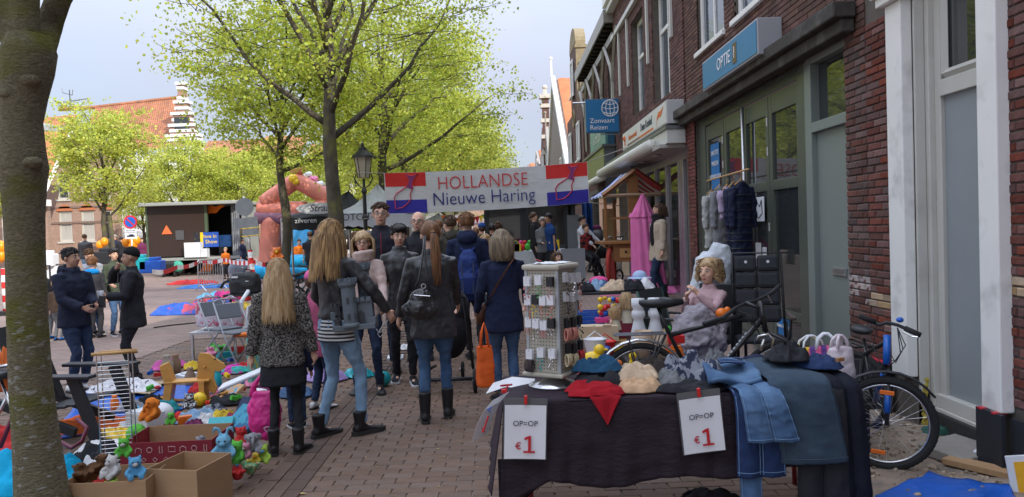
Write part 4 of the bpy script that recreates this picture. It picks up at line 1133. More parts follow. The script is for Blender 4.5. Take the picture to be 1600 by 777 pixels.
def person(label,loc,H=1.75,rz=0,sex='m',q=1,hair=('short',H_BROWN),top=None,bottom=None,shoes=None,skin=SKIN,pose=None,cat='person',group=None,face=True,glasses=False,extra=None,head=(0,0),lean=0,sit=None,bulk=1.0,hem=.84,hood=False,skirt=None,collar=True,child=False):
 """standing or seated figure looking towards -Y at rz 0; q=1 near, q=0 far"""
 PC[0]+=1
 rr=random.Random(PC[0]*13)
 s=H/1.75
 t_=thing('person',label,cat,loc,rz,group,sc=s)
 ps=dict(L=(.25,-.05,.86),R_=(-.25,-.05,.86),fl=(.09,0),fr=(-.09,0),tl=.15,tr=-.15,pl=(0.2,1,0),pr=(-.2,1,0),kl=(0,-1,0),kr=(0,-1,0),curl=.6)
 if pose:ps.update(pose)
 hz=.92;hip=Vector((0,0,0))
 if sit:hip=Vector(sit)-Vector((0,0,hz))
 U=Matrix.Translation(hip+Vector((0,0,hz)))@Matrix.Rotation(lean,4,'X')@Matrix.Translation((0,0,-hz))
 hs=1.22 if child else 1.0
 HM=U@Matrix.Translation((0,.0,1.53))@Matrix.Rotation(head[0],4,'Z')@Matrix.Rotation(head[1]-lean*.6,4,'X')@Matrix.Scale(hs,4)@Matrix.Translation((0,0,-1.53))
 fem=sex=='f'
 sw=(.168 if fem else.19)*(bulk**.5)
 shL,shR=U@Vector((sw-.01,.01,1.41)),U@Vector((-sw+.01,.01,1.41))
 elL,wrL=ik(shL,ps['L'],.28,.25,ps['pl']);elR,wrR=ik(shR,ps['R_'],.28,.25,ps['pr'])
 hL,hR=hip+Vector((.085,0,.88)),hip+Vector((-.085,0,.88))
 aL=Vector((*ps['fl'],.09))if len(ps['fl'])==2 else Vector(ps['fl']);aR=Vector((*ps['fr'],.09))if len(ps['fr'])==2 else Vector(ps['fr'])
 kL,aL=ik(hL,aL,.41,.41,ps['kl']);kR,aR=ik(hR,aR,.41,.41,ps['kr'])
 vox=.0105 if q else.03
 lw0=.8*min(1,(bottom or{}).get('w',1.0))if not(bottom or{}).get('bare')else 1.0
 # body
 b=MB(HM)
 b.ell((0,.018,1.658),(.076,.096,.094),16,12)
 b.ell((0,-.022,1.605),(.058 if fem else.062,.07,.088),14,10)
 b.ell((0,-.052,1.548),(.03,.03,.026),8,6)
 if q:
  b.tube([(0,-.078,1.655),(0,-.098,1.618),(0,-.104,1.605)],[.010,.014,.015],8)
  b.ell((-.028,-.074,1.662),(.022,.014,.010)).ell((.028,-.074,1.662),(.022,.014,.010))
  b.ell((-.034,-.062,1.605),(.022,.018,.022)).ell((.034,-.062,1.605),(.022,.018,.022))
  for sg in(-1,1):b.ell((sg*.08,.015,1.628),(.012,.020,.032),8,6,rot=(0,0,sg*.3))
 b.T=U
 b.tube([(0,.012,1.42),(0,.012,1.50),(0,.006,1.60)],[.062,.052 if not fem else.045,.05],12)
 b.loft([(0,0,.82,.13,.09),(0,0,.95,.145,.10),(0,0,1.08,.12,.085),(0,0,1.28,.145,.10),(0,.0,1.40,.15,.085),(0,.01,1.45,.08,.06)],14)
 b.T=None
 for sh,el,wr in((shL,elL,wrL),(shR,elR,wrR)):
  b.tube([sh,sh.lerp(el,.4),el,el.lerp(wr,.35),wr],[.045,.043,.034,.033,.024],8)
 for hh,kk,aa in((hL,kL,aL),(hR,kR,aR)):
  b.tube([hh,hh.lerp(kk,.4),kk,kk.lerp(aa,.3),aa],[.07,.06*lw0,.043*lw0,.043*lw0,.030*lw0],8)
  b.ell((aa.x,aa.y-.05,aa.z-.05),(.03,.09,.03),8,6)
 for wr,el,sd in((wrL,elL,1),(wrR,elR,-1)):
  d=(wr-el)
  if q:hand(b,wr,d,ps.get('pn',(-sd,-.2,0)),sd,1.0,ps['curl'])
  else:b.tube([wr,wr+d.normalized()*.08,wr+d.normalized()*.15],[.028,.032,.015],6)
 obj('body',b,skin,t_,remesh=vox,sm=1 if q else 2)
 # face
 if q and face:
  for sg in(-1,1):
   e=MB(HM).ell((sg*.03,-.0795,1.643),(.013,.008,.0075),8,6)
   eo=obj('eye',e,EYEW,t_,smooth=True)
   obj('iris',MB(HM).ell((sg*.03,-.086,1.643),(.006,.004,.006),6,5),EYED,eo)
   obj('eyebrow',MB(HM).tube([(sg*.014,-.087,1.664),(sg*.032,-.086,1.669),(sg*.048,-.074,1.662)],[.003,.0042,.002],5),hair[1]if hair[1]is not H_BLOND else H_DKBLOND,t_)
  obj('lips',MB(HM).ell((0,-.0865,1.572),(.022,.010,.0075),8,6),LIPS,t_,smooth=True)
 if glasses:
  g=MB(HM)
  for sg in(-1,1):
   g.tube([(sg*.032+.026*math.cos(a),-.098,1.640+.017*math.sin(a))for a in[i*PI/5 for i in range(10)]],.0028,4,loop=True)
   g.tube([(sg*.058,-.096,1.645),(sg*.078,-.03,1.648),(sg*.082,.02,1.64)],.0025,4)
  g.tube([(-.007,-.098,1.643),(.007,-.098,1.643)],.0028,4)
  obj('glasses',g,mat('dark_frame',(.03,.025,.02),rough=.3,bump=0),t_)
  # hair
 kind,hm=hair[0],hair[1]
 def capfn(front=1.69,grow_=1.0,low=1.56):
  def fn(p):
   z=p.z*.1+1.662;y=p.y
   def ss(a,b_,x):
    t=max(0,min(1,(x-a)/(b_-a)));return t*t*(3-2*t)
   fz=front-.03*abs(p.x)+.008*math.sin(p.x*9)
   f1=ss(-.3,-.55,y)*ss(fz+.012,fz-.02,z)
   f2=ss(low+.012,low-.015,z)
   f3=ss(.6,.8,abs(p.x))*ss(.2,.0,y)*ss(1.640,1.622,z)
   k=grow_*(1-.22*max(f1,f2,f3))*(1-.085*ss(.1,-.7,y))
   return k*(1+.05*math.sin(p.x*23+p.z*17)*math.sin(p.y*19))
  return fn
 if kind in('short','long','pony','bob','curly','bun'):
  lowz={'short':1.60,'long':1.5,'pony':1.575,'bob':1.5,'curly':1.5,'bun':1.57}[kind]
  hb=MB(HM)
  vol={'short':1.0,'bob':1.1,'curly':1.03,'long':1.04}.get(kind,1.0)*(hair[3]if len(hair)>3 else 1)
  hb.ell((0,.017,1.664),(.088,.109,.1),22,16,fn=capfn(1.692 if kind!='bob' else 1.68,vol,lowz))
  if kind=='short' and fem:hb.ell((0,-.05,1.73),(.07,.06,.035),12,8,rot=(.3,0,0))
  if kind=='pony':hb.ell((0,.11,1.64),(.03,.03,.035),8,6)
  n=0;ln=0
  if q or kind in('long','curly'):
   if kind=='long':n,ln=(300 if q else 36),hair[2]
   if kind=='bob':n,ln=(260 if q else 36),.17
   if kind=='curly':n,ln=240,.15
   if kind=='short':n,ln=(170 if q else 0),.05
  for i in range(n):
   amax=2.0 if kind in('long',)else(1.95 if kind=='bob' else 1.95 if kind=='curly' else 3.14)
   a=rr.uniform(-amax,amax)
   th=rr.uniform(.2,1.25)
   x=.09*math.sin(a)*math.sin(th)*vol;y=.017+.11*math.cos(a)*math.sin(th)*vol;z=1.662+.1*math.cos(th)*vol
   pts=[(x,y,z)]
   fx,fy=math.sin(a),math.cos(a)
   L_=ln*rr.uniform(.82,1.05)
   ex,ey=(.1 if kind!='curly' else.085)*fx*vol,.017+.125*fy*vol
   if kind=='short':
    if y<-.03:y*=.86;x*=.95
    dz_=-.02+.02*rr.random();pts.append((x*1.1+rr.uniform(-.01,.01),y*1.1,z+.006));pts.append((x*1.13+rr.uniform(-.02,.02),y*1.13+rr.uniform(-.01,.01),z+dz_));rs_=[.007,.006,.002]
   elif kind=='curly':
    zz=z
    for k in range(7):
     zz-=L_/6;ph=k*2.2+i
     pts.append((ex*(1+.25*k/6)+.028*math.cos(ph),ey*(1+.2*k/6)+.028*math.sin(ph),zz))
    rs_=[.0065]*7+[.003]
   else:
    m_=7;wv=rr.uniform(0,6);spread=(1+(.35 if kind=='long' else.02)*min(1,L_/.4))
    for k in range(1,m_):
     t=k/(m_-1)
     zz=z-(z-(1.62-L_))*t
     back=(.035 if fy>0 else.0)*t
     wx=.010*math.sin(wv+t*6)*t
     sp=1+(spread-1)*t if kind=='long' else 1+.12*math.sin(t*2.6)-.1*(t**3)
     bx_=(x*(1-min(1,t*3))+ex*min(1,t*3))*sp
     by_=(y*(1-min(1,t*3))+ey*min(1,t*3))*(sp if fy>0 else 1)+back*(1 if kind=='long' else 0)
     if kind=='long' and fy<.1:by_=max(by_,-.09-.02*t)
     pts.append((bx_+wx,by_,zz))
    rs_=[.006]+[.0078]*(m_-3)+[.006,.0015]
   hb.tube(pts,rs_,5,cap=False)
  if kind=='pony':
   for i in range(60 if q else 14):
    a=rr.uniform(0,6.28);r_=rr.uniform(0,.03);L_=hair[2]*rr.uniform(.8,1.05)
    hb.tube([(r_*.5*math.cos(a),.12+.01*math.sin(a),1.65),(r_*math.cos(a),.16+r_*.6*math.sin(a),1.60),(r_*1.3*math.cos(a),.165+r_*.7*math.sin(a),1.60-L_*.5),(r_*1.2*math.cos(a)+.01*math.sin(i),.15+r_*.5*math.sin(a),1.60-L_)],[.008,.010,.010,.002],5,cap=False)
  if kind=='bun':hb.ell((0,.09,1.73),(.05,.05,.045),10,8)
  obj('hair',hb,hm,t_,smooth=True)
  if kind=='pony':obj('hair_tie',MB(HM).lathe([(.022,-.008),(.026,0),(.022,.008)],10,(0,.125,1.64)),BLACKC,t_)
 elif kind=='bald':
  hb=MB(HM).ell((0,.022,1.65),(.083,.102,.088),20,14,fn=lambda p:(1.0 if(p.y>-.2 and p.z*.088+1.65<1.70 and p.z*.088+1.65>1.585)else.86))
  obj('hair',hb,hm,t_,smooth=True)
 elif kind=='beanie':
  hb=MB(HM).ell((0,.020,1.670),(.086,.106,.108),34,22,fn=lambda p:(1.0+.010*math.sin(math.atan2(p.y,p.x)*17)if p.z*.105+1.672>1.662-.045*p.y else.82))
  obj('beanie',hb,hm,t_,smooth=True)
 elif kind=='cap':
  hb=MB(HM).ell((0,.015,1.67),(.092,.11,.1),20,14,fn=lambda p:(1.0 if p.z>-.05 else.75))
  hb.box((0,-.13,1.672),(.12,.09,.012),rx=.2)
  obj('cap',hb,hm,t_,smooth=True)
  obj('hair',MB(HM).ell((0,.02,1.64),(.084,.1,.085),14,10,fn=lambda p:1 if p.y>0 else.85),H_BROWN,t_,smooth=True)
 elif kind=='hat':
  hb=MB(HM).ell((0,.015,1.70),(.12,.13,.085),16,10).lathe([(.16,-.01),(.17,.0),(.1,.02)],16,(0,.015,1.685))
  obj('hat',hb,hm,t_,smooth=True)
  # top garment
 top=top or dict(m=BLACKC)
 g=MB(U);bk=bulk;puff=top.get('puff',1.0)
 wr_=(.145 if fem else.165)*bk;hr=(.17 if fem else.172)*bk;ch=(.155 if fem else.178)*bk
 gm=top['m']
 L_=[]
 hemz=top.get('hem',hem);fl=top.get('flare',1.0)
 if hemz<.92:L_.append((0,.0,hemz,hr*(1.02+.06*fl),.125*bk*(1+.08*fl)))
 L_+=[(0,0,.96,hr,.122*bk),(0,0,1.10,wr_,.108*bk),(0,-.005 if fem else 0,1.26,ch,.125*bk),(0,.005,1.37,ch*1.03,.115*bk),(0,.01,1.43,sw*.78,.088),(0,.012,1.475,.085,.072)]
 if collar:L_.append((0,.01,1.52,.074,.070))
 if sit:L_=[l for l in L_ if l[2]>.9]
 g.loft(L_,20)
 g.T=None
 sr=(.058 if fem else.064)*puff*bk**.5
 for sh,el,wr in((shL,elL,wrL),(shR,elR,wrR)):
  e2=el.lerp(wr,top.get('sleeve',.97))if top.get('sleeve',.97)>0 else sh.lerp(el,.7)
  if top.get('sleeve',.97)>0:
   inn=sh+(Vector((0,0,sh.z-.02))-Vector((sh.x,sh.y,sh.z)))*.25
   g.tube([inn,sh,sh.lerp(el,.45),el,el.lerp(wr,.5),e2],[sr*.95,sr,sr*.95,sr*.86,sr*.78,sr*.68],12)
  else:g.tube([sh,e2],[sr,sr*.95],10)
 if hood or top.get('hood'):
  g.T=U
  g.ell((0,.095,1.475),(.125,.065,.085),14,10,rot=(.35,0,0)).tube([(.1,.02,1.5),(.05,-.05,1.47),(-.05,-.05,1.47),(-.1,.02,1.5),(-.08,.1,1.52),(.08,.1,1.52)],.03,8,loop=True)
  g.T=None
 fold=top.get('fold',.02)
 obj(top.get('name','jacket'),g,gm,t_,remesh=.014 if q else.03,sm=2,disp=[(.09,fold),(.035,fold*.45)]if q else(.1,.02))
 if q and top.get('zip'):
  obj('zip',MB(U).tube([(.0,-.128*bk,1.44),(0,-.137*bk,1.26),(0,-.122*bk,1.1),(0,-.135*bk,.93)],.0035,4),top['zip'],t_)
 if q and top.get('inset'):
  obj('shirt',MB(U).ell((0,-.058,1.475),(.032,.03,.05),12,8,rot=(-.35,0,0)),top['inset'],t_,smooth=True)
 if top.get('scarf'):
  sc=MB(U)
  for k in range(3):
   sc.tube([((.085+.006*k)*math.cos(a),.005+(.085+.006*k)*math.sin(a)-(.015 if math.sin(a)<0 else 0),1.475+.025*k+.015*math.sin(a+k))for a in[i*PI/7 for i in range(14)]],.028,7,loop=True)
  if top.get('scarf_tail'):sc.tube([(.03,-.1,1.46),(.05,-.15,1.30),(.04,-.15,1.12),(.05,-.14,.98)],[.03,.045,.045,.04],8)
  obj('scarf',sc,top['scarf'],t_,remesh=.014 if q else.03,sm=1,disp=(.05,.015))
 if top.get('under'):
  obj('shirt_hem',MB(U).loft([(0,0,top['under'][1],hr*1.04,.130*bk),(0,0,.9,hr*1.0,.122*bk),(0,0,1.05,wr_*.95,.1)],20),top['under'][0],t_,remesh=.014,sm=1,disp=(.08,.012))
 if skirt:
  sk=MB();z1=skirt[1]
  sk.loft([(0,0,z1,hr*1.12,.14),(0,0,z1+.12,hr*1.06,.135),(0,0,1.0,wr_,.1)],20)
  obj('skirt',sk,skirt[0],t_,remesh=.014,sm=1,disp=(.08,.012))
  # trousers
 bottom=bottom or dict(m=JEAND)
 lw=bottom.get('w',1.0)
 if bottom.get('m'):
  g=MB()
  if sit:g.ell((hip.x,hip.y,hip.z+.91),(.165*bk,.13,.12),16,10)
  else:g.loft([(0,.0,.78,.125*bk,.09),(0,.005,.86,.165*bk,.118),(0,.005,.93,.165*bk,.115),(0,0,1.02,.145*bk,.1)],18)
  for hh,kk,aa in((hL,kL,aL),(hR,kR,aR)):
   end=kk.lerp(aa,bottom.get('to',.97))
   g.tube([hh+Vector((0,0,-.0)),hh.lerp(kk,.35),hh.lerp(kk,.75),kk,kk.lerp(aa,.3),kk.lerp(aa,.65),end],[.088*bk,.086*bk,.068*lw,.060*lw,.062*lw,.053*lw,.050*lw],12)
  obj(bottom.get('name','trousers'),g,bottom['m'],t_,remesh=.014 if q else.03,sm=2,disp=[(.07,.022),(.03,.014)]if q else None)
  # shoes
 shoes=shoes or dict(m=BLACKC)
 for aa,ang in((aL,ps['tl']),(aR,ps['tr'])):
  M_=Matrix.Translation((aa.x,aa.y,aa.z-.09))@Matrix.Rotation(ang,4,'Z')
  if ps.get('footrot'):M_=M_@Matrix.Rotation(ps['footrot'],4,'X')
  u=MB(M_)
  prof=[(.075,.034,.03,.075),(.055,.040,.03,.10),(0,.040,.03,.10),(-.06,.042,.03,.07),(-.12,.048,.03,.055),(-.17,.044,.03,.045),(-.20,.022,.03,.028)]
  rs_=[]
  for(y_,hw,zc_,zt)in prof:
   rs_.append([(hw*math.cos(a),y_,(.018+(zt-.018)*.5)+(zt-.018)*.5*math.sin(a))for a in[2*PI*k/12 for k in range(12)]])
  u.rings(rs_)
  bh=shoes.get('boot',0)
  if bh:u.tube([(0,.015,.06),(0,.018,.10),(0,.02,bh)],[.045,.047,.058],12)
  so=obj('shoe' if not bh else 'boot',u,shoes['m'],t_,remesh=.012 if q else.025,sm=1)
  s2=MB(M_)
  out_=[(.036,.07),(.04,0),(.042,-.06),(.05,-.12),(.046,-.17),(.02,-.212),(-.02,-.212),(-.046,-.17),(-.05,-.12),(-.042,-.06),(-.04,0),(-.036,.07),(-.02,.09),(.02,.09)]
  s2.prism(out_[::-1],0.0,.024 if not shoes.get('thick')else.035,'z')
  obj('sole',s2,shoes.get('sole',SOLE),so)
 return t_,dict(U=U,HM=HM,wrL=wrL,wrR=wrR,elL=elL,elR=elR,shL=shL,shR=shR,s=s)
def stand(px,pyf,pyh,**kw):
 """ground spot from the feet pixel, height from the head pixel"""
 g=GH(px,pyf);top=P(px,pyh,g.y).z-g.z
 return g,top
def place(label,px,pyf,pyh,Hlim=(1.0,2.1),**kw):
 g,H=stand(px,pyf,pyh)
 H=max(Hlim[0],min(Hlim[1],H))
 return person(label,(g.x,g.y,g.z+kw.pop('z',0)),H=H,**kw),g,H
FUR=mat('fur_fabric',(.25,.23,.20),rough=1,var=.5,vs=90,bump=1.0,bs=60,bdist=.03,col2=(.03,.03,.032),c2s=62,c2t=(.46,.54))
SKIRTC=cloth_m('charcoal_skirt',(.022,.024,.028))
STRIPE=stripes('striped_jersey',(.62,.62,.60),(.02,.022,.03),34)
BOOT=mat('boot_leather',(.016,.015,.016),rough=.42,bump=.3,bs=25)
(pA,iA),g,H=place('girl with long blond hair in fuzzy leopard jacket, dark skirt and black tights',447,708,405,rz=PI+.12,sex='f',hair=('long',H_BLOND,.42),top=dict(m=FUR,hem=.80,puff=1.22,fold=.03,hood=True),bulk=1.1,skirt=(SKIRTC,.62),bottom=dict(m=BLACKC,w=.72,name='tights'),shoes=dict(m=BOOT,boot=.24),pose=dict(fl=(.1,.02),fr=(-.13,.04),tl=.25,tr=-.35,L=(.27,-.02,.88),R_=(-.27,-.04,.9)),child=False)
(pB,iB),g,H=place('woman with long blond hair in black leather jacket, striped shirt and light jeans',533,682,344,rz=PI-.55,sex='f',hair=('long',H_DKBLOND,.34),top=dict(m=LEATHER,hem=.96,fold=.022,under=(STRIPE,.78)),bottom=dict(m=JEANL,w=.85),shoes=dict(m=BOOT,boot=.2,thick=1),head=(-.1,0),pose=dict(fl=(.12,.1),fr=(-.12,-.12),tl=-.1,tr=-.3,R_=(-.33,-.24,1.0),L=(.26,-.18,.95),pr=(-1,.4,-.3)))
(pC,iC),g,H=place('woman with brown ponytail in black jacket and blue jeans with handbag, seen from behind',683,658,347,rz=PI+.08,sex='f',hair=('pony',H_CHEST,.40),top=dict(m=LEATHER,hem=.74,fold=.024,flare=1.4),bulk=1.1,bottom=dict(m=JEAN,w=.86),shoes=dict(m=BOOT,boot=.27),pose=dict(fl=(.1,.02),fr=(-.1,-.12),L=(.3,-.1,.92),R_=(-.22,-.32,1.0),tl=.05,tr=-.1),head=(.25,.1))
(pD,iD),g,H=place('woman with grey blond bob in navy coat with brown shoulder strap and blue jeans',792,627,361,rz=PI+.1,sex='f',hair=('bob',H_GREY,.17),top=dict(m=NAVYM,hem=.72,fold=.016,flare=1.2),bulk=1.12,bottom=dict(m=JEAN,w=.95),shoes=dict(m=BLACKC),pose=dict(L=(.27,-.08,.92),R_=(-.26,-.22,.98)))
(pE,iE),g,H=place('person in navy hooded coat with blue backpack and black trousers, seen from behind',737,563,334,rz=PI,sex='m',hair=('short',H_CHEST,0,1.04),top=dict(m=NAVYM,hem=.70,fold=.016,hood=True),bottom=dict(m=BLACKC,w=.8),shoes=dict(m=BLACKC),pose=dict(L=(.25,-.2,.98),R_=(-.25,-.2,.98),fl=(.02,-.1),fr=(-.14,.1)))
(pF,iF),g,H=place('tall man with glasses in black and grey soft shell jacket facing the camera',604,580,317,rz=.12,hair=('short',H_BROWN,0,.97),glasses=True,top=dict(m=cloth_m('softshell',(.022,.022,.03)),hem=.82,zip=mat('red_zip',(.25,.02,.04))),bottom=dict(m=JEAND),shoes=dict(m=mat('brown_shoe',(.14,.06,.035),rough=.5)),pose=dict(L=(.3,-.06,.87),R_=(-.3,-.06,.87)),bulk=1.08)
obj('shoulder_panel',MB(iF['U']).ell((.15,.0,1.415),(.075,.10,.055),14,8,rot=(0,.45,0)).ell((-.15,.0,1.415),(.075,.10,.055),14,8,rot=(0,-.45,0)),GREYC,pF,remesh=.014,sm=1)
(pG,iG),g,H=place('woman with short dark hair in black leather coat walking towards the camera',632,598,352,rz=.15,sex='f',hair=('short',H_BLACK,0,1.06),top=dict(m=LEATHER,hem=.70,fold=.02),bottom=dict(m=BLACKC,w=.9),shoes=dict(m=BLACKC,sole=WHITEC),pose=dict(fl=(.1,-.12),fr=(-.08,.12),L=(.26,-.1,.87),R_=(-.26,-.1,.9)),head=(.1,.12))
(pH,iH),g,H=place('blond woman with dark glasses in pale pink coat and jeans facing the camera',576,613,363,rz=.1,sex='f',hair=('bob',H_BLOND,.17),glasses=True,top=dict(m=cloth_m('pale_pink_coat',(.50,.38,.34)),hem=.74,scarf=cloth_m('pale_scarf',(.52,.40,.35))),bottom=dict(m=JEAND,w=.85),shoes=dict(m=BOOT,boot=.2),pose=dict(L=(.22,-.28,.98),R_=(-.24,-.2,.95),fl=(.13,-.02),fr=(-.12,0)))
(pI,iI),g,H=place('balding man with glasses in dark jacket behind the ponytail woman',661,560,331,rz=-.1,hair=('bald',H_LGREY),glasses=True,top=dict(m=BLACKC),bottom=dict(m=BLACKC))
(pJ,iJ),g,H=place('man with short dark hair in olive brown parka seen from behind',708,530,338,rz=PI+.7,hair=('short',H_BROWN,0,1.05),top=dict(m=cloth_m('olive_parka',(.055,.05,.04)),hood=True,hem=.75),bulk=1.15,bottom=dict(m=BLACKC))
(pK,iK),g,H=place('child with blond ponytail in cream padded jacket beside the navy coat',765,545,366,rz=PI-.3,sex='f',hair=('pony',H_DKBLOND,.25),top=dict(m=cloth_m('cream_padded',(.50,.50,.42)),puff=1.3,fold=.04,hood=True),bulk=1.15,bottom=dict(m=JEANL),Hlim=(1.0,1.9))
(pL,iL),g,H=place('man with short black hair in navy hooded jacket and jeans talking at the left',122,612,388,rz=1.25,hair=('short',H_BLACK),skin=SKIND,top=dict(m=cloth_m('navy_jacket',(.020,.024,.042)),hem=.80,puff=1.15,hood=True),bulk=1.15,bottom=dict(m=JEAND),shoes=dict(m=WHITEC),pose=dict(L=(.08,-.26,1.06),R_=(-.12,-.27,1.04),pl=(.5,.6,-.6),pr=(-.5,.6,-.6)),head=(.1,0))
(pM,iM),g,H=place('man in black beanie and long black coat holding a paper cup to his side',213,596,388,rz=-1.15,hair=('beanie',cloth_m('black_knit',(.012,.012,.013))),skin=SKIND,top=dict(m=BLACKC,hem=.72,puff=1.15,zip=GREYC),bulk=1.2,bottom=dict(m=mat('charcoal_trousers',(.02,.022,.028),rough=.9)),shoes=dict(m=BLACKC),pose=dict(R_=(-.05,-.17,1.50),L=(.12,-.28,1.14),pl=(.6,.5,-.6),pr=(-.7,-.3,-.6)),head=(-.1,.05))
(pN,iN),g,H=place('boy in grey jacket with bright blue hood seen from behind',150,528,405,rz=PI+.1,hair=('short',H_CHEST),child=True,top=dict(m=cloth_m('grey_jacket',(.05,.05,.055)),hem=.86,sleeve=.95),bottom=dict(m=BLACKC),shoes=dict(m=BLACKC),Hlim=(1.0,1.5))
obj('hood',MB(iN['U']).ell((0,.06,1.47),(.17,.10,.07),14,10,rot=(.3,0,0)),cloth_m('bright_blue',(.01,.22,.60)),pN,remesh=.014,disp=(.05,.02))
(pO,iO),g,H=place('man in light grey sweater looking down at the boy with blue hood',153,524,388,rz=-.3,hair=('short',H_BROWN),top=dict(m=cloth_m('pale_grey',(.30,.32,.35)),name='sweater'),bottom=dict(m=JEAN),shoes=dict(m=BLACKC,sole=WHITEC),head=(.1,.5),lean=.12,skin=SKIN)
(pP,iP),g,H=place('woman with short black hair in green quilted jacket behind the beanie man',184,524,389,rz=.9,sex='f',hair=('short',H_BLACK,0,1.1),top=dict(m=cloth_m('sage_jacket',(.06,.075,.05)),hem=.8),bottom=dict(m=JEAN),shoes=dict(m=BLACKC,sole=WHITEC),pose=dict(R_=(-.2,-.25,1.05),L=(.2,-.25,1.05)))
(pQ,iQ),g,H=place('small child with pink cap between the two blond women',500,640,428,rz=PI-.5,hair=('cap',cloth_m('pink_cap',(.62,.13,.30))),child=True,top=dict(m=cloth_m('raspberry',(.42,.10,.18)),hem=.7,flare=1.5),bottom=dict(m=JEAND),shoes=dict(m=WHITEC),Hlim=(.9,1.4))
(pR,iR),g,H=place('child in blue jeans and black shoes half hidden behind the girl in leopard jacket',466,668,500,rz=PI+.4,hair=('short',H_BROWN),child=True,top=dict(m=NAVY),bottom=dict(m=JEAND),shoes=dict(m=BLACKC,sole=WHITEC),Hlim=(.8,1.25))
gY=14.0
pz=P(1032,466,gY)
pS,iS=person('woman with brown hair, black scarf and beige coat standing by the pink canopy',(pz.x,gY,pz.z),H=P(1030,318,gY).z-pz.z,rz=-1.35,sex='f',hair=('long',H_BROWN,.12),top=dict(m=cloth_m('beige_coat',(.44,.36,.27)),hem=.70,flare=1.2,scarf=BLACKC,scarf_tail=True),bottom=dict(m=JEAND),shoes=dict(m=BOOT,boot=.25),pose=dict(fl=(.05,-.15),fr=(-.1,.12)),bulk=1.28)
cg=Vector((P(1108,470,7.3).x,7.3,0))
pT,iT=person('girl with curly blond hair in pink jacket sitting wrapped in a grey blanket',cg,H=1.48,rz=-.75,sex='f',hair=('curly',H_BLOND,.2),child=True,top=dict(m=cloth_m('dusty_pink',(.46,.31,.32)),hem=.9),bottom=dict(m=JEAND),shoes=dict(m=WHITEC),sit=(0,0,.64),pose=dict(fl=(.1,-.52,.25),fr=(-.1,-.5,.25),L=(.04,-.33,1.16),R_=(-.12,-.30,1.10),pl=(.5,0,-1),pr=(-.5,0,-1),kl=(0,0,1),kr=(0,0,1)))
sp=G(66,690)
pU,iU=person('seated person in black coat and grey jeans half hidden behind the first tree trunk',(G(30,640).x-.12,6.3,0),H=1.7,rz=1.0,sex='f',hair=('long',H_BROWN,.25),top=dict(m=BLACKC),bottom=dict(m=GREYC),shoes=dict(m=BLACKC),sit=(0,0,.38),lean=.1,pose=dict(fl=(.12,-.75),fr=(-.1,-.6),L=(.15,-.3,.75),R_=(-.15,-.3,.75),kl=(0,0,1),kr=(0,0,1)))
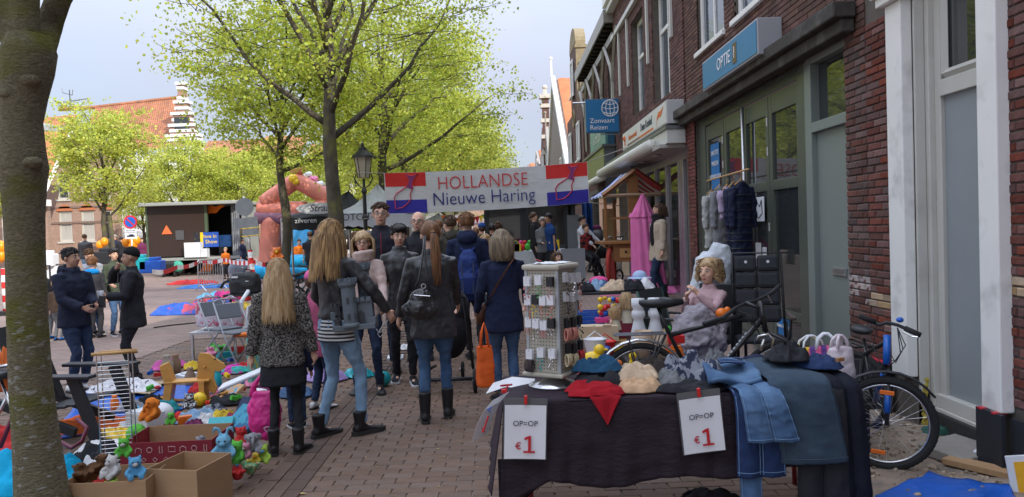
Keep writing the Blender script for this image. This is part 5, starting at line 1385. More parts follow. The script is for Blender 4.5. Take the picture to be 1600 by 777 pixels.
# far and middle people (smaller)
GOLD=cloth_m('mustard_coat',(.50,.27,.06));ORA=cloth_m('orange_cloth',(.70,.17,.02));BLUEC=cloth_m('blue_cloth',(.02,.06,.20));WJ=cloth_m('white_jacket',(.55,.57,.6))
RED=cloth_m('red_cloth',(.40,.03,.03));TEAL=cloth_m('teal_cloth',(.02,.2,.22));BROWNC=cloth_m('brown_cloth',(.09,.06,.04));PURP=cloth_m('plum_cloth',(.14,.03,.08))
far=[('woman in mustard yellow coat carrying plastic bags in front of the stage truck',266,430,376,dict(rz=.9,sex='f',hair=('short',H_BLOND,0,1.1),top=dict(m=GOLD,hem=.75),bottom=dict(m=BLACKC),lean=.12)),('bald man in brown jacket behind the mustard coat woman',258,424,370,dict(rz=.8,hair=('bald',H_LGREY),top=dict(m=BROWNC),bottom=dict(m=BLACKC))),('person in orange hat and white patterned jacket by the long brick house',110,415,369,dict(rz=PI,hair=('hat',ORA),top=dict(m=WJ),bottom=dict(m=BLACKC))),('person in black leather jacket and pale jeans in front of the brick house windows',136,440,366,dict(rz=PI,hair=('short',H_BROWN),top=dict(m=LEATHER),bottom=dict(m=JEANL),bulk=1.2)),('person in blue hooded jacket at the far left stalls',78,420,372,dict(rz=PI,hair=('short',H_BLOND),top=dict(m=BLUEC,hood=True),bottom=dict(m=JEAND))),('man in navy jacket beside the no parking sign',182,425,367,dict(rz=1.2,hair=('cap',H_LGREY),top=dict(m=NAVY),bottom=dict(m=BLACKC))),('man with black hair in dark top right of the twin stem tree',192,425,370,dict(rz=PI,hair=('short',H_BLACK),top=dict(m=BLACKC),bottom=dict(m=BLACKC))),('person in plum top and dark trousers left of the truck',224,425,372,dict(rz=.4,sex='f',hair=('short',H_BROWN),top=dict(m=PURP),bottom=dict(m=BLACKC))),('dark haired person in black jacket left of the truck near the balloons',216,420,368,dict(rz=PI,hair=('short',H_BLACK),top=dict(m=BLACKC),bottom=dict(m=JEAND))),('child in bright orange shirt in front of the stage truck',354,436,388,dict(rz=0,hair=('short',H_BLOND),child=True,top=dict(m=ORA),bottom=dict(m=BLACKC))),('man in navy jacket beside the barrier post at the inflatable slide',381,430,374,dict(rz=1.3,hair=('short',H_BROWN),top=dict(m=NAVY),bottom=dict(m=JEAND))),('person in orange shirt sitting near the bicycles by the slide',470,440,374,dict(rz=.3,hair=('short',H_BROWN),top=dict(m=ORA),bottom=dict(m=BLACKC))),('man in black t shirt among the parked bicycles',488,450,362,dict(rz=PI,hair=('short',H_BROWN),top=dict(m=BLACKC,sleeve=0),bottom=dict(m=JEAND),bulk=1.1)),('person in dark coat far behind the tall man with glasses',556,430,352,dict(rz=0,hair=('short',H_BROWN),top=dict(m=BROWNC),bottom=dict(m=BLACKC))),('person with brown hair at left behind the white tent',588,440,350,dict(rz=PI,hair=('short',H_BROWN),top=dict(m=GREYC),bottom=dict(m=BLACKC))),('person in blue cap in the crowd right of the backpack',757,470,349,dict(rz=PI,hair=('cap',BLUEC),top=dict(m=BROWNC),bottom=dict(m=BLACKC))),('person with dark hair in black coat in front of the herring stall window',772,468,350,dict(rz=PI,hair=('short',H_BLACK),top=dict(m=BLACKC),bottom=dict(m=BLACKC))),('person with dark hair bun queueing at the herring stall',782,462,347,dict(rz=PI,hair=('bun',H_BROWN),top=dict(m=BLACKC),bottom=dict(m=BLACKC))),('person in orange top in the crowd below the banner',747,475,356,dict(rz=PI,hair=('short',H_CHEST),top=dict(m=ORA),bottom=dict(m=BLACKC))),('man with short brown hair in black vest at the herring stall',838,440,332,dict(rz=1.4,hair=('short',H_BROWN),top=dict(m=BLACKC,inset=WHITEC),bottom=dict(m=BLACKC))),('woman with grey hair in grey jacket holding a baby in front of the stall',851,445,340,dict(rz=.2,sex='f',hair=('short',H_LGREY,0,1.1),top=dict(m=GREYC),bottom=dict(m=BLACKC),pose=dict(L=(.1,-.25,1.1),R_=(-.1,-.25,1.1)))),('man with dark hair in blue t shirt bending towards the baby',865,445,333,dict(rz=-1.2,hair=('short',H_BLACK),top=dict(m=BLUEC,sleeve=0),bottom=dict(m=BLACKC),lean=.15,skin=SKIND)),('man in brown coat deep in the crowd right of the ponytail woman',690,480,344,dict(rz=PI,hair=('short',H_CHEST),top=dict(m=BROWNC),bottom=dict(m=JEAND))),('person in teal jacket far in the crowd under the banner',724,450,346,dict(rz=PI,hair=('short',H_BROWN),top=dict(m=TEAL),bottom=dict(m=BLACKC))),('person in red sweater at the tents behind the lamp post',562,425,358,dict(rz=.4,hair=('short',H_BLACK),top=dict(m=RED),bottom=dict(m=BLACKC))),('blond person with grey coat at the stalls left of the trunk',48,425,378,dict(rz=.5,sex='f',hair=('bob',H_BLOND,.17),top=dict(m=GREYC),bottom=dict(m=BLACKC))),]
for lb,px,pf,ph,kw in far:
 g=GH(px,pf);H=P(px,ph,g.y).z-g.z
 if kw.get('child'):H=min(H,1.35)
 person(lb,(g.x,g.y,g.z),H=max(.9,min(2.0,H)),q=0,face=False,**kw)
for lb,px,pf,ph,c in(('small blond child in dark coat and blue shoes right of the first trunk',72,530,415,BLACKC),('child in grey trousers and blue shoes beside the first trunk',92,532,440,BROWNC)):
 g=G(px,pf);person(lb,(g.x,g.y,0),H=min(1.25,P(px,ph,g.y).z),rz=PI,q=0,face=False,child=True,hair=('short',H_BLOND,0,1.1),top=dict(m=c),bottom=dict(m=GREYC),shoes=dict(m=cloth_m('blue_shoe',(.02,.13,.4))))
def person_at(lb,px,py_head,Y,H,zf,**kw):
 p=P(px,py_head,Y);person(lb,(p.x,Y,zf),H=H,q=0,face=False,**kw)
zd=P(330,402,34).z
person_at('performer in orange shirt on the stage truck',302,340,35.2,1.7,zd,rz=.3,hair=('short',H_BLOND),top=dict(m=ORA),bottom=dict(m=ORA))
person_at('performer in dark clothes bending over the stage desk',314,348,35.2,1.6,zd,rz=-.5,hair=('short',H_BLACK),top=dict(m=BLACKC),bottom=dict(m=BLACKC))
p=P(911,352,17.5)
person('man with black hair in white jacket crouching beside the black pram',(p.x,17.5,HG(p.x,17.5)),H=1.7,q=0,face=False,rz=.9,hair=('short',H_BLACK),top=dict(m=WJ),bottom=dict(m=BLACKC),sit=(0,0,.78),pose=dict(fl=(.15,-.45),fr=(-.1,-.4),kl=(0,0,1),kr=(0,0,1),L=(.2,-.4,.9),R_=(-.2,-.4,.9)))
p=P(916,362,17.2)
person('small child in red and black plaid sitting by the pram handle',(p.x,17.2,HG(p.x,17)),H=1.25,q=0,face=False,rz=.6,child=True,hair=('short',H_BROWN),top=dict(m=mat('plaid',(.25,.02,.02),col2=(.01,.01,.01),c2s=9,c2t=(.48,.52))),bottom=dict(m=BLACKC),sit=(0,0,1.05),pose=dict(fl=(.1,-.2,.5),fr=(-.1,-.2,.5),kl=(0,0,1),kr=(0,0,1)))
p=P(871,404,12.5)
person('girl with dark hair sitting low behind the display rack',(p.x,12.5,HG(p.x,12.5)),H=1.35,q=1,rz=.5,sex='f',hair=('long',H_BROWN,.1),top=dict(m=GREYC),bottom=dict(m=BLACKC),sit=(0,0,.56),pose=dict(fl=(.1,-.4),fr=(-.1,-.4),kl=(0,0,1),kr=(0,0,1)))
p=P(855,372,14.0)
person('toddler in pink top held at the white toy table',(P(838,370,20.2).x,20.2,.3),H=1.0,q=0,face=False,rz=.3,child=True,hair=('short',H_CHEST),top=dict(m=cloth_m('soft_pink',(.55,.35,.36))),bottom=dict(m=WHITEC),sit=(0,0,1.0),pose=dict(fl=(.1,-.2,.5),fr=(-.1,-.2,.5)))
# GENERIC SMALL THINGS
def cloth_heap(label,loc,rx,ry,h,m,seed=1,rz=0,cat='clothes',name='cloth',group=None,peak=1.0,fr=5.0,drop=None,edge=.018):
 """crumpled cloth lying in folds; drop(x,y)->extra z lets it hang over an edge"""
 sd_=seed*3.7;nu,nv=84,26;ca_,sa_=math.cos(seed*2.3),math.sin(seed*2.3)
 def H_(x,y,t):
  wx_=x+.35*rx*noise.noise(Vector((x*2.2/rx,y*2.2/ry,sd_+5)));p_,q_=wx_*ca_-y*sa_,wx_*sa_+y*ca_
  ff=max(fr,1.5/rx)
  r_=math.sqrt(noise.noise(Vector((p_*ff*1.3,q_*ff*.45,sd_)))**2+.006)*1.3;r2=math.sqrt(noise.noise(Vector((p_*ff*3.4+4,q_*ff*1.3,sd_)))**2+.008)
  b_=noise.noise(Vector((x*3/max(rx,.05),y*3/max(ry,.05),sd_+9)))
  return h*((1-t**2.6)*(.55+.5*b_*peak)+(1-t**6)*(.50*(1-2.2*r_)+.30*(1-2.5*r2))*.6)
 mb=MB();vs=[];fs=[]
 for j in range(nv+1):
  t=j/nv
  for i in range(nu):
   a=2*PI*i/nu
   e=1+.22*noise.noise(Vector((math.cos(a)*1.6,math.sin(a)*1.6,sd_)))+.07*noise.noise(Vector((math.cos(a)*5,math.sin(a)*5,sd_)))
   sq=(abs(math.cos(a))**2.6+abs(math.sin(a))**2.6)**(-1/2.6)
   x,y=rx*t*e*sq*math.cos(a),ry*t*e*sq*math.sin(a)
   z=max(.004,H_(x,y,t))+edge*(1-t**8)
   if j==nv:z=.003
   if drop:z+=drop(x,y)
   vs.append((x,y,z))
 for j in range(nv):
  for i in range(nu):
   i2=(i+1)%nu;fs.append((j*nu+i,(j+1)*nu+i,(j+1)*nu+i2,j*nu+i2))
 K=len(vs);vs.append((0,0,(drop(0,0)if drop else 0)+.001))
 for i in range(nu):fs.append((nv*nu+i,K,nv*nu+(i+1)%nu))
 mb.add(vs,fs)
 o=obj(name,mb,m,loc=loc,rz=rz,smooth=True)
 return tag(o,label,cat,group)
def plush(label,loc,s,m,m2=None,rz=0,kind='bear',tilt=0,cat='soft toy',group='soft toys'):
 t=thing('plush_toy',label,cat,loc,group=group,rot=(tilt,0,rz),sc=s)
 b=MB().ell((0,.02,.22),(.25,.22,.24),12,9).ell((0,-.05,.56),(.23,.21,.2),12,9)
 for sg in(-1,1):
  b.tube([(sg*.16,-.03,.36),(sg*.29,-.16,.26),(sg*.28,-.27,.16)],[.09,.085,.09],8)
  b.tube([(sg*.12,-.05,.14),(sg*.17,-.26,.08),(sg*.18,-.4,.1)],[.11,.1,.12],8)
  if kind=='bear':b.ell((sg*.17,0,.73),(.075,.05,.08),8,6)
  if kind=='rabbit':b.tube([(sg*.08,0,.7),(sg*.13,.02,.9),(sg*.24,.0,.96),(sg*.3,-.04,.8)],[.05,.06,.06,.035],7)
  if kind=='elephant':b.ell((sg*.24,.02,.58),(.12,.04,.15),10,7)
 obj('body',b,m,t,remesh=.04,sm=2)
 sn=MB().ell((0,-.24,.52),(.1,.07,.075),8,6)
 if kind=='elephant':sn=MB().tube([(0,-.2,.55),(0,-.33,.46),(0,-.37,.32)],[.07,.055,.045],8)
 if kind=='duck':sn=MB().ell((0,-.28,.53),(.09,.12,.035),8,6)
 obj('muzzle',sn,m2 or m,t,smooth=True)
 for sg in(-1,1):obj('eye',MB().ell((sg*.085,-.235,.61),.028,6,5),EYED,t,smooth=True)
 return t
def carton(label,loc,w,d,h,m,rz=0,flaps=(1,1,1,1),inner=None,cat='cardboard box',holes=False,fh=.5):
 t=thing('cardboard_box',label,cat,loc,rz)
 th=.006
 obj('bottom',MB().bx(-w/2,w/2,-d/2,d/2,0,.006),m,t)
 for nm,x0,x1,y0,y1 in(('front_panel',-w/2,w/2,-d/2,-d/2+th),('back_panel',-w/2,w/2,d/2-th,d/2),('side_panel',-w/2,-w/2+th,-d/2+th,d/2-th),('side_panel',w/2-th,w/2,-d/2+th,d/2-th)):
  obj(nm,MB().bx(x0,x1,y0,y1,.007,h),m,t)
 for k,on in enumerate(flaps):
  if not on:continue
  a=(on if isinstance(on,float)else.55)
  L_=d*fh*.8 if k<2 else d*fh*.5
  f=MB()
  if k==0:f.add([(-w/2,-d/2,h),(w/2,-d/2,h),(w/2-.01,-d/2-L_*math.cos(a),h-L_*math.sin(a)),(-w/2+.01,-d/2-L_*math.cos(a),h-L_*math.sin(a))],[(0,1,2,3)])
  if k==1:f.add([(-w/2,d/2,h),(w/2,d/2,h),(w/2-.01,d/2+L_*math.cos(a),h+L_*math.sin(a)),(-w/2+.01,d/2+L_*math.cos(a),h+L_*math.sin(a))],[(0,1,2,3)])
  if k==2:f.add([(-w/2,-d/2,h),(-w/2,d/2,h),(-w/2-L_*math.cos(a),d/2-.01,h+L_*math.sin(a)),(-w/2-L_*math.cos(a),-d/2+.01,h+L_*math.sin(a))],[(0,1,2,3)])
  if k==3:f.add([(w/2,-d/2,h),(w/2,d/2,h),(w/2+L_*math.cos(a),d/2-.01,h+L_*math.sin(a)),(w/2+L_*math.cos(a),-d/2+.01,h+L_*math.sin(a))],[(0,1,2,3)])
  o=obj('flap',f,m,t);so_=o.modifiers.new('th','SOLIDIFY');so_.thickness=.005
 return t
def simple(name,label,cat,mb,m,loc=(0,0,0),rz=0,**kw):
 o=obj(name,mb,m,loc=loc,rz=rz,**kw);return tag(o,label,cat)
def crate(label,loc,w,d,h,m,rz=0,cat='crate'):
 t=thing('crate',label,cat,loc,rz)
 n=max(2,int(h/.05))
 for nm,L_,o_,r_ in(('side',w,(0,-d/2),0),('side',w,(0,d/2),0),('side',d,(-w/2,0),PI/2),('side',d,(w/2,0),PI/2)):
  s=MB()
  for k in range(n+1):s.box((0,0,.01+(h-.02)*k/n),(L_,.008,.02))
  m_=max(3,int(L_/.05))
  for k in range(m_+1):s.box((-L_/2+L_*k/m_,.001,h/2),(.010,.007,h))
  obj(nm,s,m,t,loc=(o_[0],o_[1],0),rz=r_)
 obj('bottom',MB().bx(-w/2,w/2,-d/2,d/2,0,.008),m,t)
 return t
def tabl(label,x0,x1,y0,y1,z,mt,ml,zb=0,name='market_table',cloth=None,clab=None,hang=.2):
 t=thing(name,label,'table',((x0+x1)/2,(y0+y1)/2,zb))
 w,d=(x1-x0)/2,(y1-y0)/2
 obj('tabletop',MB().bx(-w,w,-d,d,z-zb-.03,z-zb),mt,t,bev=.004)
 for sx in(-1,1):
  for sy in(-1,1):obj('leg',MB().tube([(sx*(w-.05),sy*(d-.05),0),(sx*(w-.05),sy*(d-.05),z-zb-.031)],.016,8),ml,t,smooth=True)
 if cloth:
  def edge(u,v):
   per=[(-w,d),(-w,-d),(w,-d),(w,d)]
   k=min(2,int(u*3));q=u*3-k;a,b_=per[k],per[k+1]
   x,y=a[0]+(b_[0]-a[0])*q,a[1]+(b_[1]-a[1])*q
   nx,ny=((-1,0),(0,-1),(1,0))[k]
   o_=.012+v*(.03+.03*math.sin(u*60))
   return(x+nx*o_,y+ny*o_,z-zb+.006-v*hang*(1+.1*math.sin(u*21)))
  c=MB().bx(-w-.012,w+.012,-d-.012,d+.012,z-zb+.001,z-zb+.008).sheet(edge,90,8,.004,(0,0,1))
  o=obj('tablecloth',c,cloth,loc=((x0+x1)/2,(y0+y1)/2,zb),smooth=False);tag(o,clab,'tablecloth')
 return t
CARD=mat('cardboard',(.36,.225,.12),rough=.85,var=.1,vs=5,bump=.1,bs=40,stretch=(1,1,4))
REDP=mat('crimson_print',(.22,.018,.03),rough=.6,var=.08)
WOODL=mat('pine_wood',(.46,.26,.09),rough=.5,var=.2,vs=6,stretch=(1,1,6),bump=.2)
WOODM=mat('orange_wood',(.27,.12,.04),rough=.45,var=.25,vs=5,stretch=(1,1,6),bump=.2)
BLK=paint('black_metal',(.02,.02,.022),rough=.35)
BLKP=mat('black_plastic',(.022,.023,.025),rough=.5,var=.1,bump=.1)
CHROME=metal_m('chrome',(.6,.6,.6),.22)
WPL=paint('white_plastic',(.62,.64,.66))
RUB=mat('tyre_rubber',(.02,.02,.02),rough=.85,bump=.3,bs=50)
def pl_m(n,c):return paint('plastic_'+n,c,rough=.35)
PY,PR,PB,PG,PO,PP,PT=pl_m('yellow',(.75,.5,.02)),pl_m('red',(.55,.02,.02)),pl_m('blue',(.01,.09,.42)),pl_m('green',(.06,.4,.04)),pl_m('orange',(.72,.16,.01)),pl_m('pink',(.65,.06,.26)),pl_m('turquoise',(.01,.32,.36))
PAPER=MATS['paper']
# BANNER ACROSS THE STREET
YB=16.5
TL,TR,BL,BRr=P(598,271,YB),P(916,253.5,YB),P(612,334,YB),P(915,316,YB)
ctr=(TL+TR+BL+BRr)/4;ang=math.atan2((TR-TL).z,(TR-TL).x)
W_=(TR-TL).length;Hh=(TL-BL).length*.99
bn=thing('banner','white banner reading HOLLANDSE Nieuwe Haring with two Dutch flags and herring outlines','banner',ctr,rot=(0,-ang,0))
def bl(px,py):
 d=P(px,py,YB)-ctr;return(d.x*math.cos(ang)+d.z*math.sin(ang),-d.x*math.sin(ang)+d.z*math.cos(ang))
def wav(x,z):return.012*math.sin(x*2.1)+.006*math.sin(x*8+z*5)+.014*(abs(x)/hw)**4*math.sin(z*9+x*3)
def bsheet(x0,x1,z0,z1,o_,n=40):
 return MB().sheet(lambda u,v:(x0+(x1-x0)*u,wav(x0+(x1-x0)*u,z0+(z1-z0)*v)-o_,z0+(z1-z0)*v-.04*(1-((x0+(x1-x0)*u)/hw)**2)),n,10,.003,(0,1,0))
hw,hh=W_/2,Hh/2
BW=mat('banner_white',(.56,.57,.56),rough=.75,var=.05,bump=.5,bs=1.6,bdist=.05,stretch=(1,1,2.2))
obj('cloth',bsheet(-hw,hw,-hh,hh,0,90),BW,bn,smooth=False)
BR_=mat('banner_red',(.58,.03,.025),rough=.75,var=.06);BB_=mat('banner_blue',(.035,.03,.30),rough=.75,var=.06)
fw=(bl(663,290)[0]-bl(598,290)[0])
for x0,x1 in((-hw+.02,-hw+fw),(hw-fw-.01,hw-.01)):
 obj('red_stripe',bsheet(x0,x1,hh-Hh*.34,hh-.005,.004),BR_,bn)
 obj('blue_stripe',bsheet(x0,x1,-hh+.005,-hh+Hh*.33,.004),BB_,bn)
 c=(x0+x1)/2
 fish=[(-.28,-.36),(-.30,-.1),(-.24,-.02),(.02,.12),(.10,.26),(.02,.42),(.12,.36),(.20,.36),(.32,.40),(.22,.30),(.16,.18),(.18,.08),(.10,-.05),(.12,-.16),(.02,-.26),(-.10,-.34)]
 fo=[(c+a*.85,-.02,b_*.95)for a,b_ in fish]
 obj('herring_outline',MB().tube(fo,.012,4,loop=True),mat('red_line',(.55,.06,.10)),bn)
 tl=[(.02,.12),(.10,.26),(.02,.42),(.12,.36),(.20,.36),(.32,.40),(.22,.30),(.16,.18),(.18,.04)]
 obj('herring_tail',MB().prism([(c+a*.85,b_*.95)for a,b_ in tl[::-1]],-.024,-.020),mat('purple_print',(.22,.04,.16)),bn)
TR_=mat('red_ink',(.55,.05,.05),bump=0);TN_=mat('navy_ink',(.03,.035,.18),bump=0)
x_,z_=bl(754,282);text('lettering','HOLLANDSE',.40,(x_,-.026,z_-.03),TR_,bn,sx=.86,off=-.004)
x_,z_=bl(756,306);text('lettering','Nieuwe Haring',.40,(x_,-.026,z_-.035),TN_,bn,sx=.90,off=-.003)
rope=MB()
for a,b_ in(((-hw,0,hh),(-hw-.6,.2,hh+.05)),((-hw,0,-hh),(-hw-.6,.2,-hh-.1)),((hw,0,hh),(hw+1.3,.3,hh+.4)),((hw,0,-hh),(hw+1.3,.3,-hh-.2))):rope.tube([a,b_],.008,4)
obj('ropes',rope,mat('rope',(.3,.28,.24)),bn,kind='stuff')
# STREET LAMP
g=Vector((P(573,400,17).x,17,0))
lp_=thing('street_lamp','black lantern street lamp with frosted glass left of the banner','street lamp',g)
zt=P(573,228,17).z
obj('post',MB().lathe([(.11,-.02),(.11,.5),(.07,.56),(.05,.6),(.045,1.9),(.075,1.95),(.075,2.0),(.045,2.05),(.04,zt-1.05),(.07,zt-1.0),(.03,zt-.9),(.03,zt-.72)],12),BLK,lp_,smooth=False)
obj('yoke',MB().tube([(-.16,0,zt-.60),(-.2,0,zt-.72),(-.12,0,zt-.86),(0,0,zt-.95),(.12,0,zt-.86),(.2,0,zt-.72),(.16,0,zt-.60)],.014,6),BLK,lp_)
gm_,t_n,b_n=nodes('lantern_glass');b_n.inputs['Base Color'].default_value=(.48,.44,.33,1);b_n.inputs['Roughness'].default_value=.35
b_n.inputs['Transmission Weight'].default_value=.15
gl=MB()
for k in range(6):
 a0,a1=k*PI/3,(k+1)*PI/3
 gl.add([(.12*math.cos(a0),.12*math.sin(a0),zt-.70),(.12*math.cos(a1),.12*math.sin(a1),zt-.70),(.19*math.cos(a1),.19*math.sin(a1),zt-.26),(.19*math.cos(a0),.19*math.sin(a0),zt-.26)],[(0,1,2,3)])
lg=obj('lantern_glass',gl,gm_,lp_)
fb=MB()
for k in range(6):
 a0=k*PI/3;fb.tube([(.122*math.cos(a0),.122*math.sin(a0),zt-.71),(.193*math.cos(a0),.193*math.sin(a0),zt-.25)],.010,4)
obj('lantern_frame',fb,BLK,lp_)
obj('lantern_roof',MB().lathe([(.25,zt-.26),(.24,zt-.22),(.10,zt-.10),(.09,zt-.04),(.04,zt-.03),(.03,zt+.06),(.0,zt+.08)],12),BLK,lp_)
# STAGE TRUCK
YT=34.0
def T(px,py,Y=YT):return P(px,py,Y)
tk=thing('stage_truck','open sided stage truck with dark brown panel and grey roof on the square','truck')
xl,xr=T(231,350).x,T(376,350).x;xm=T(320,350).x;zd_=T(300,402).z;zt_=T(300,321).z
TP=paint('dark_brown_panel',(.035,.02,.015));TG=paint('truck_grey',(.3,.31,.29));TGR=paint('truck_green',(.07,.10,.06))
obj('side_panel',MB().bx(xl,xm,YT,YT+.08,zd_+.05,zt_),TP,tk,bev=.01)
obj('roof',MB().bx(xl-.15,xr+.1,YT-.5,YT+2.6,zt_,zt_+.14),TG,tk,bev=.02)
obj('back_wall',MB().bx(xl,xr,YT+2.4,YT+2.5,zd_,zt_),mat('stage_dark',(.02,.02,.025)),tk)
obj('end_wall',MB().bx(xr-.05,xr,YT+.3,YT+2.5,zd_,zt_),TG,tk)
obj('end_wall',MB().bx(xl,xl+.08,YT+.085,YT+2.5,zd_,zt_),TP,tk)
obj('floor',MB().bx(xl,xr,YT-.3,YT+2.5,zd_-.12,zd_),TG,tk)
obj('post',MB().bx(xm,xm+.12,YT-.02,YT+.1,zd_,zt_),TGR,tk);obj('post',MB().bx(xl-.08,xl,YT-.02,YT+.1,zd_-.3,zt_),TGR,tk)
obj('curtain',MB().sheet(lambda u,v:(T(362,375).x+(T(376,375).x-T(362,375).x)*u,YT+.05+.06*math.sin(u*30),zd_+(zt_-zd_)*v),40,3,.01,(0,1,0)),mat('silver_curtain',(.33,.35,.37),rough=.4),tk)
for px in(255,268,345):
 for yy in(0.3,2.2):
  wh=MB();c=(T(px,375).x,YT+yy,.42)
  wh.tube([(c[0],c[1]-.12,c[2]),(c[0],c[1]+.12,c[2])],.42,18)
  obj('wheel',wh,RUB,tk)
tri=MB().prism([(T(252,375).x,T(0,366).z-.35*0),(T(270,375).x,T(0,366).z),(T(261,375).x,T(261,351).z)],YT-.03,YT-.001)
obj('warning_triangle',MB().prism([(T(253,366).x,T(261,366).z),(T(269,366).x,T(261,366).z),(T(261,366).x,T(261,352).z)],YT-.03,YT-.001),mat('warning_orange',(.75,.16,.05)),tk)
obj('hatch',MB().bx(T(275,375).x,T(288,375).x,YT-.03,YT-.001,T(281,375).z,T(281,360).z),mat('hatch_grey',(.08,.08,.085)),tk)
obj('orange_drape',MB().sheet(lambda u,v:(T(300+50*u,375).x,YT+.3,zt_-.05-v*.35*math.sin(PI*u)-.04*math.sin(u*20)),20,5,.02,(0,1,0)),ORA,tk)
def board(lb,px0,px1,py0,py1,m,Y,nm='board',cat='board'):
 p0,p1=P(px0,py1,Y),P(px1,py0,Y)
 o=obj(nm,MB().bx(-(p1.x-p0.x)/2,(p1.x-p0.x)/2,0,.04,0,p1.z-p0.z),m,loc=((p0.x+p1.x)/2,Y,p0.z));return tag(o,lb,cat)
bd=thing('show_board','blue and yellow stage board reading Have In Show at the desk on the truck','sign board',(T(328,375).x,33.95,T(328,386).z))
wbd=(T(342,375).x-T(314,375).x)/2;hbd=T(328,363).z-T(328,386).z
obj('panel',MB().bx(-wbd,wbd,0,.04,0,hbd),mat('board_blue',(.02,.08,.38)),bd)
obj('edge',MB().bx(-wbd,-wbd+.12,-.02,-.001,0,hbd),PY,bd)
text('lettering','Have In',.22,(-.02,-.012,hbd*.72),mat('yellow_ink',(.75,.55,.1)),bd);text('lettering','Show',.24,(.08,-.012,hbd*.35),MATS['yellow_ink'],bd)
board('black board with yellow notes left of the show board',304,313.5,363,386,mat('note_board',(.02,.02,.03),col2=(.5,.4,.1),c2s=6,c2t=(.62,.66)),33.97)
board('dark blue screen right of the show board on the truck',343,361,367,386,mat('screen_blue',(.01,.05,.16)),34.2)
simple('stage_boxes','stack of white boxes on the front of the stage','boxes',MB().bx(T(293,375).x,T(318,375).x,33.6,33.9,zd_,T(300,379).z),WPL)
simple('stage_boxes','low white box right end of the stage front','boxes',MB().bx(T(318.5,375).x,T(328,375).x,33.6,33.9,zd_,T(300,389).z),WPL)
for i,(px,py,m,lb)in enumerate(((292,408,ORA,'orange drape under the truck edge, left'),(330,410,ORA,'orange drape under the truck edge, middle'),(345,412,GOLD,'yellow cloth beneath the truck'),(372,410,ORA,'orange cloth by the truck corner'))):
 g=G(px,py+14);cloth_heap(lb,(g.x,g.y,0),.5,.3,.45,m,i+3,cat='cloth')
 # INFLATABLE SLIDE
YS=28.0
def Q(px,py,dy=0):return P(px,py,YS+dy)
sl=thing('inflatable_slide','salmon pink inflatable arch slide with bright blue slide sheet on the square','inflatable',(0,0,0))
SAL=mat('salmon_vinyl',(.58,.19,.13),rough=.45,var=.1,vs=1.5,bump=.1);SALD=mat('purple_vinyl',(.20,.09,.13),rough=.45);CY=mat('cyan_vinyl',(.01,.33,.62),rough=.4,var=.08)
def puff(pts,r,n=12):
 pts=[Vector(p)for p in pts];out_=[];rr_=[]
 for a,b_ in zip(pts[:-1],pts[1:]):
  L_=(b_-a).length;k=max(2,int(L_/.5))
  for i in range(k*4):
   t=i/(k*4);out_.append(a.lerp(b_,t));rr_.append(r*(.96+.05*abs(math.sin(t*k*PI))))
 out_.append(pts[-1]);rr_.append(r)
 return MB().tube(out_,rr_,n)
for dy in(0,3.0):
 obj('gable_tube',puff([Q(412,318,dy),Q(463,282,dy),Q(520,314,dy),Q(474,338,dy)],.30),SAL,sl,smooth=True)
 obj('beam_tube',puff([Q(404,326,dy),Q(478,328,dy)],.30),SAL,sl,smooth=True)
 obj('leg_tube',puff([Q(424,340,dy),Q(418,425,dy)],.36),SAL,sl,smooth=True)
 obj('leg_tube',puff([Q(506,330,dy),Q(506,430,dy)],.34),SAL,sl,smooth=True)
obj('lower_band',puff([Q(400,340,-.1),Q(470,340,-.1)],.24),SALD,sl,smooth=True)
obj('arch_panel',MB().bx(Q(425,380).x,Q(500,380).x,YS+3.3,YS+3.5,0,Q(450,345).z),CY,sl)
obj('slide_sheet',MB().sheet(lambda u,v:(Q(436+34*u,380).x,YS+2.8-4.2*v,Q(450,345).z*(1-v)**1.2+.25+.06*math.sin(u*9)),10,14,.1,(0,0,-1)),CY,sl,smooth=True)
obj('side_wall',MB().bx(Q(405,400).x,Q(428,400).x,YS+.2,YS+3,0,Q(420,352).z),SAL,sl,bev=.25)
for k in range(3):obj('seam_band',MB().bx(Q(406,400).x,Q(427,400).x,YS+.17,YS+.21,Q(420,375+k*17).z,Q(420,371+k*17).z),SALD,sl,bev=.01)
obj('base_tube',puff([Q(400,424,-1),Q(515,424,-1)],.28),CY,sl,smooth=True)
obj('ornament',MB().ell(Q(458,279,-.3),.17,8,6).ell(Q(462,284,-.3),.13,8,6),PY,sl)
obj('ornament',MB().ell(Q(466,265,0),(.3,.2,.22),8,6),SAL,sl)
for k in range(4):obj('roof_stripe',puff([Q(474+k*10,276+k*8,.5),Q(482+k*10,273+k*8,2.5)],.16),(WPL,PP)[k%2],sl,smooth=True)
simple('water_slide','second low blue inflatable piece beside the slide foot','inflatable',puff([P(437,408,26),P(478,408,26)],.22),CY,smooth=True)
# TENTS
def tent(label,peak,corners,m,val=.28,zfeet=0):
 t=thing('market_tent',label,'tent')
 pk=Vector(peak);C_=[Vector(c)for c in corners]
 r=MB();n=10
 for i in range(4):
  a,b_=C_[i],C_[(i+1)%4]
  def fn(u,v,a=a,b_=b_):
   e=a.lerp(b_,u);p=e.lerp(pk,v);p.z-=.28*math.sin(PI*v)*(pk.z-e.z)*.5+.03*math.sin(v*9+u*12)
   return p
  r.sheet(fn,10,10,.01,(0,0,-1))
 obj('canopy',r,m,t,smooth=False)
 for i in range(4):
  a,b_=C_[i],C_[(i+1)%4]
  obj('valance',MB().sheet(lambda u,v:a.lerp(b_,u)+Vector((0,0,-val*v*(1+.12*abs(math.sin(u*25))))),50,2,.008,(0,1,0)if abs((b_-a).x)>abs((b_-a).y)else(1,0,0)),m,t)
  obj('pole',MB().tube([(a.x,a.y,0),(a.x,a.y,a.z)],.03,6),MATS['steel'],t)
 return t
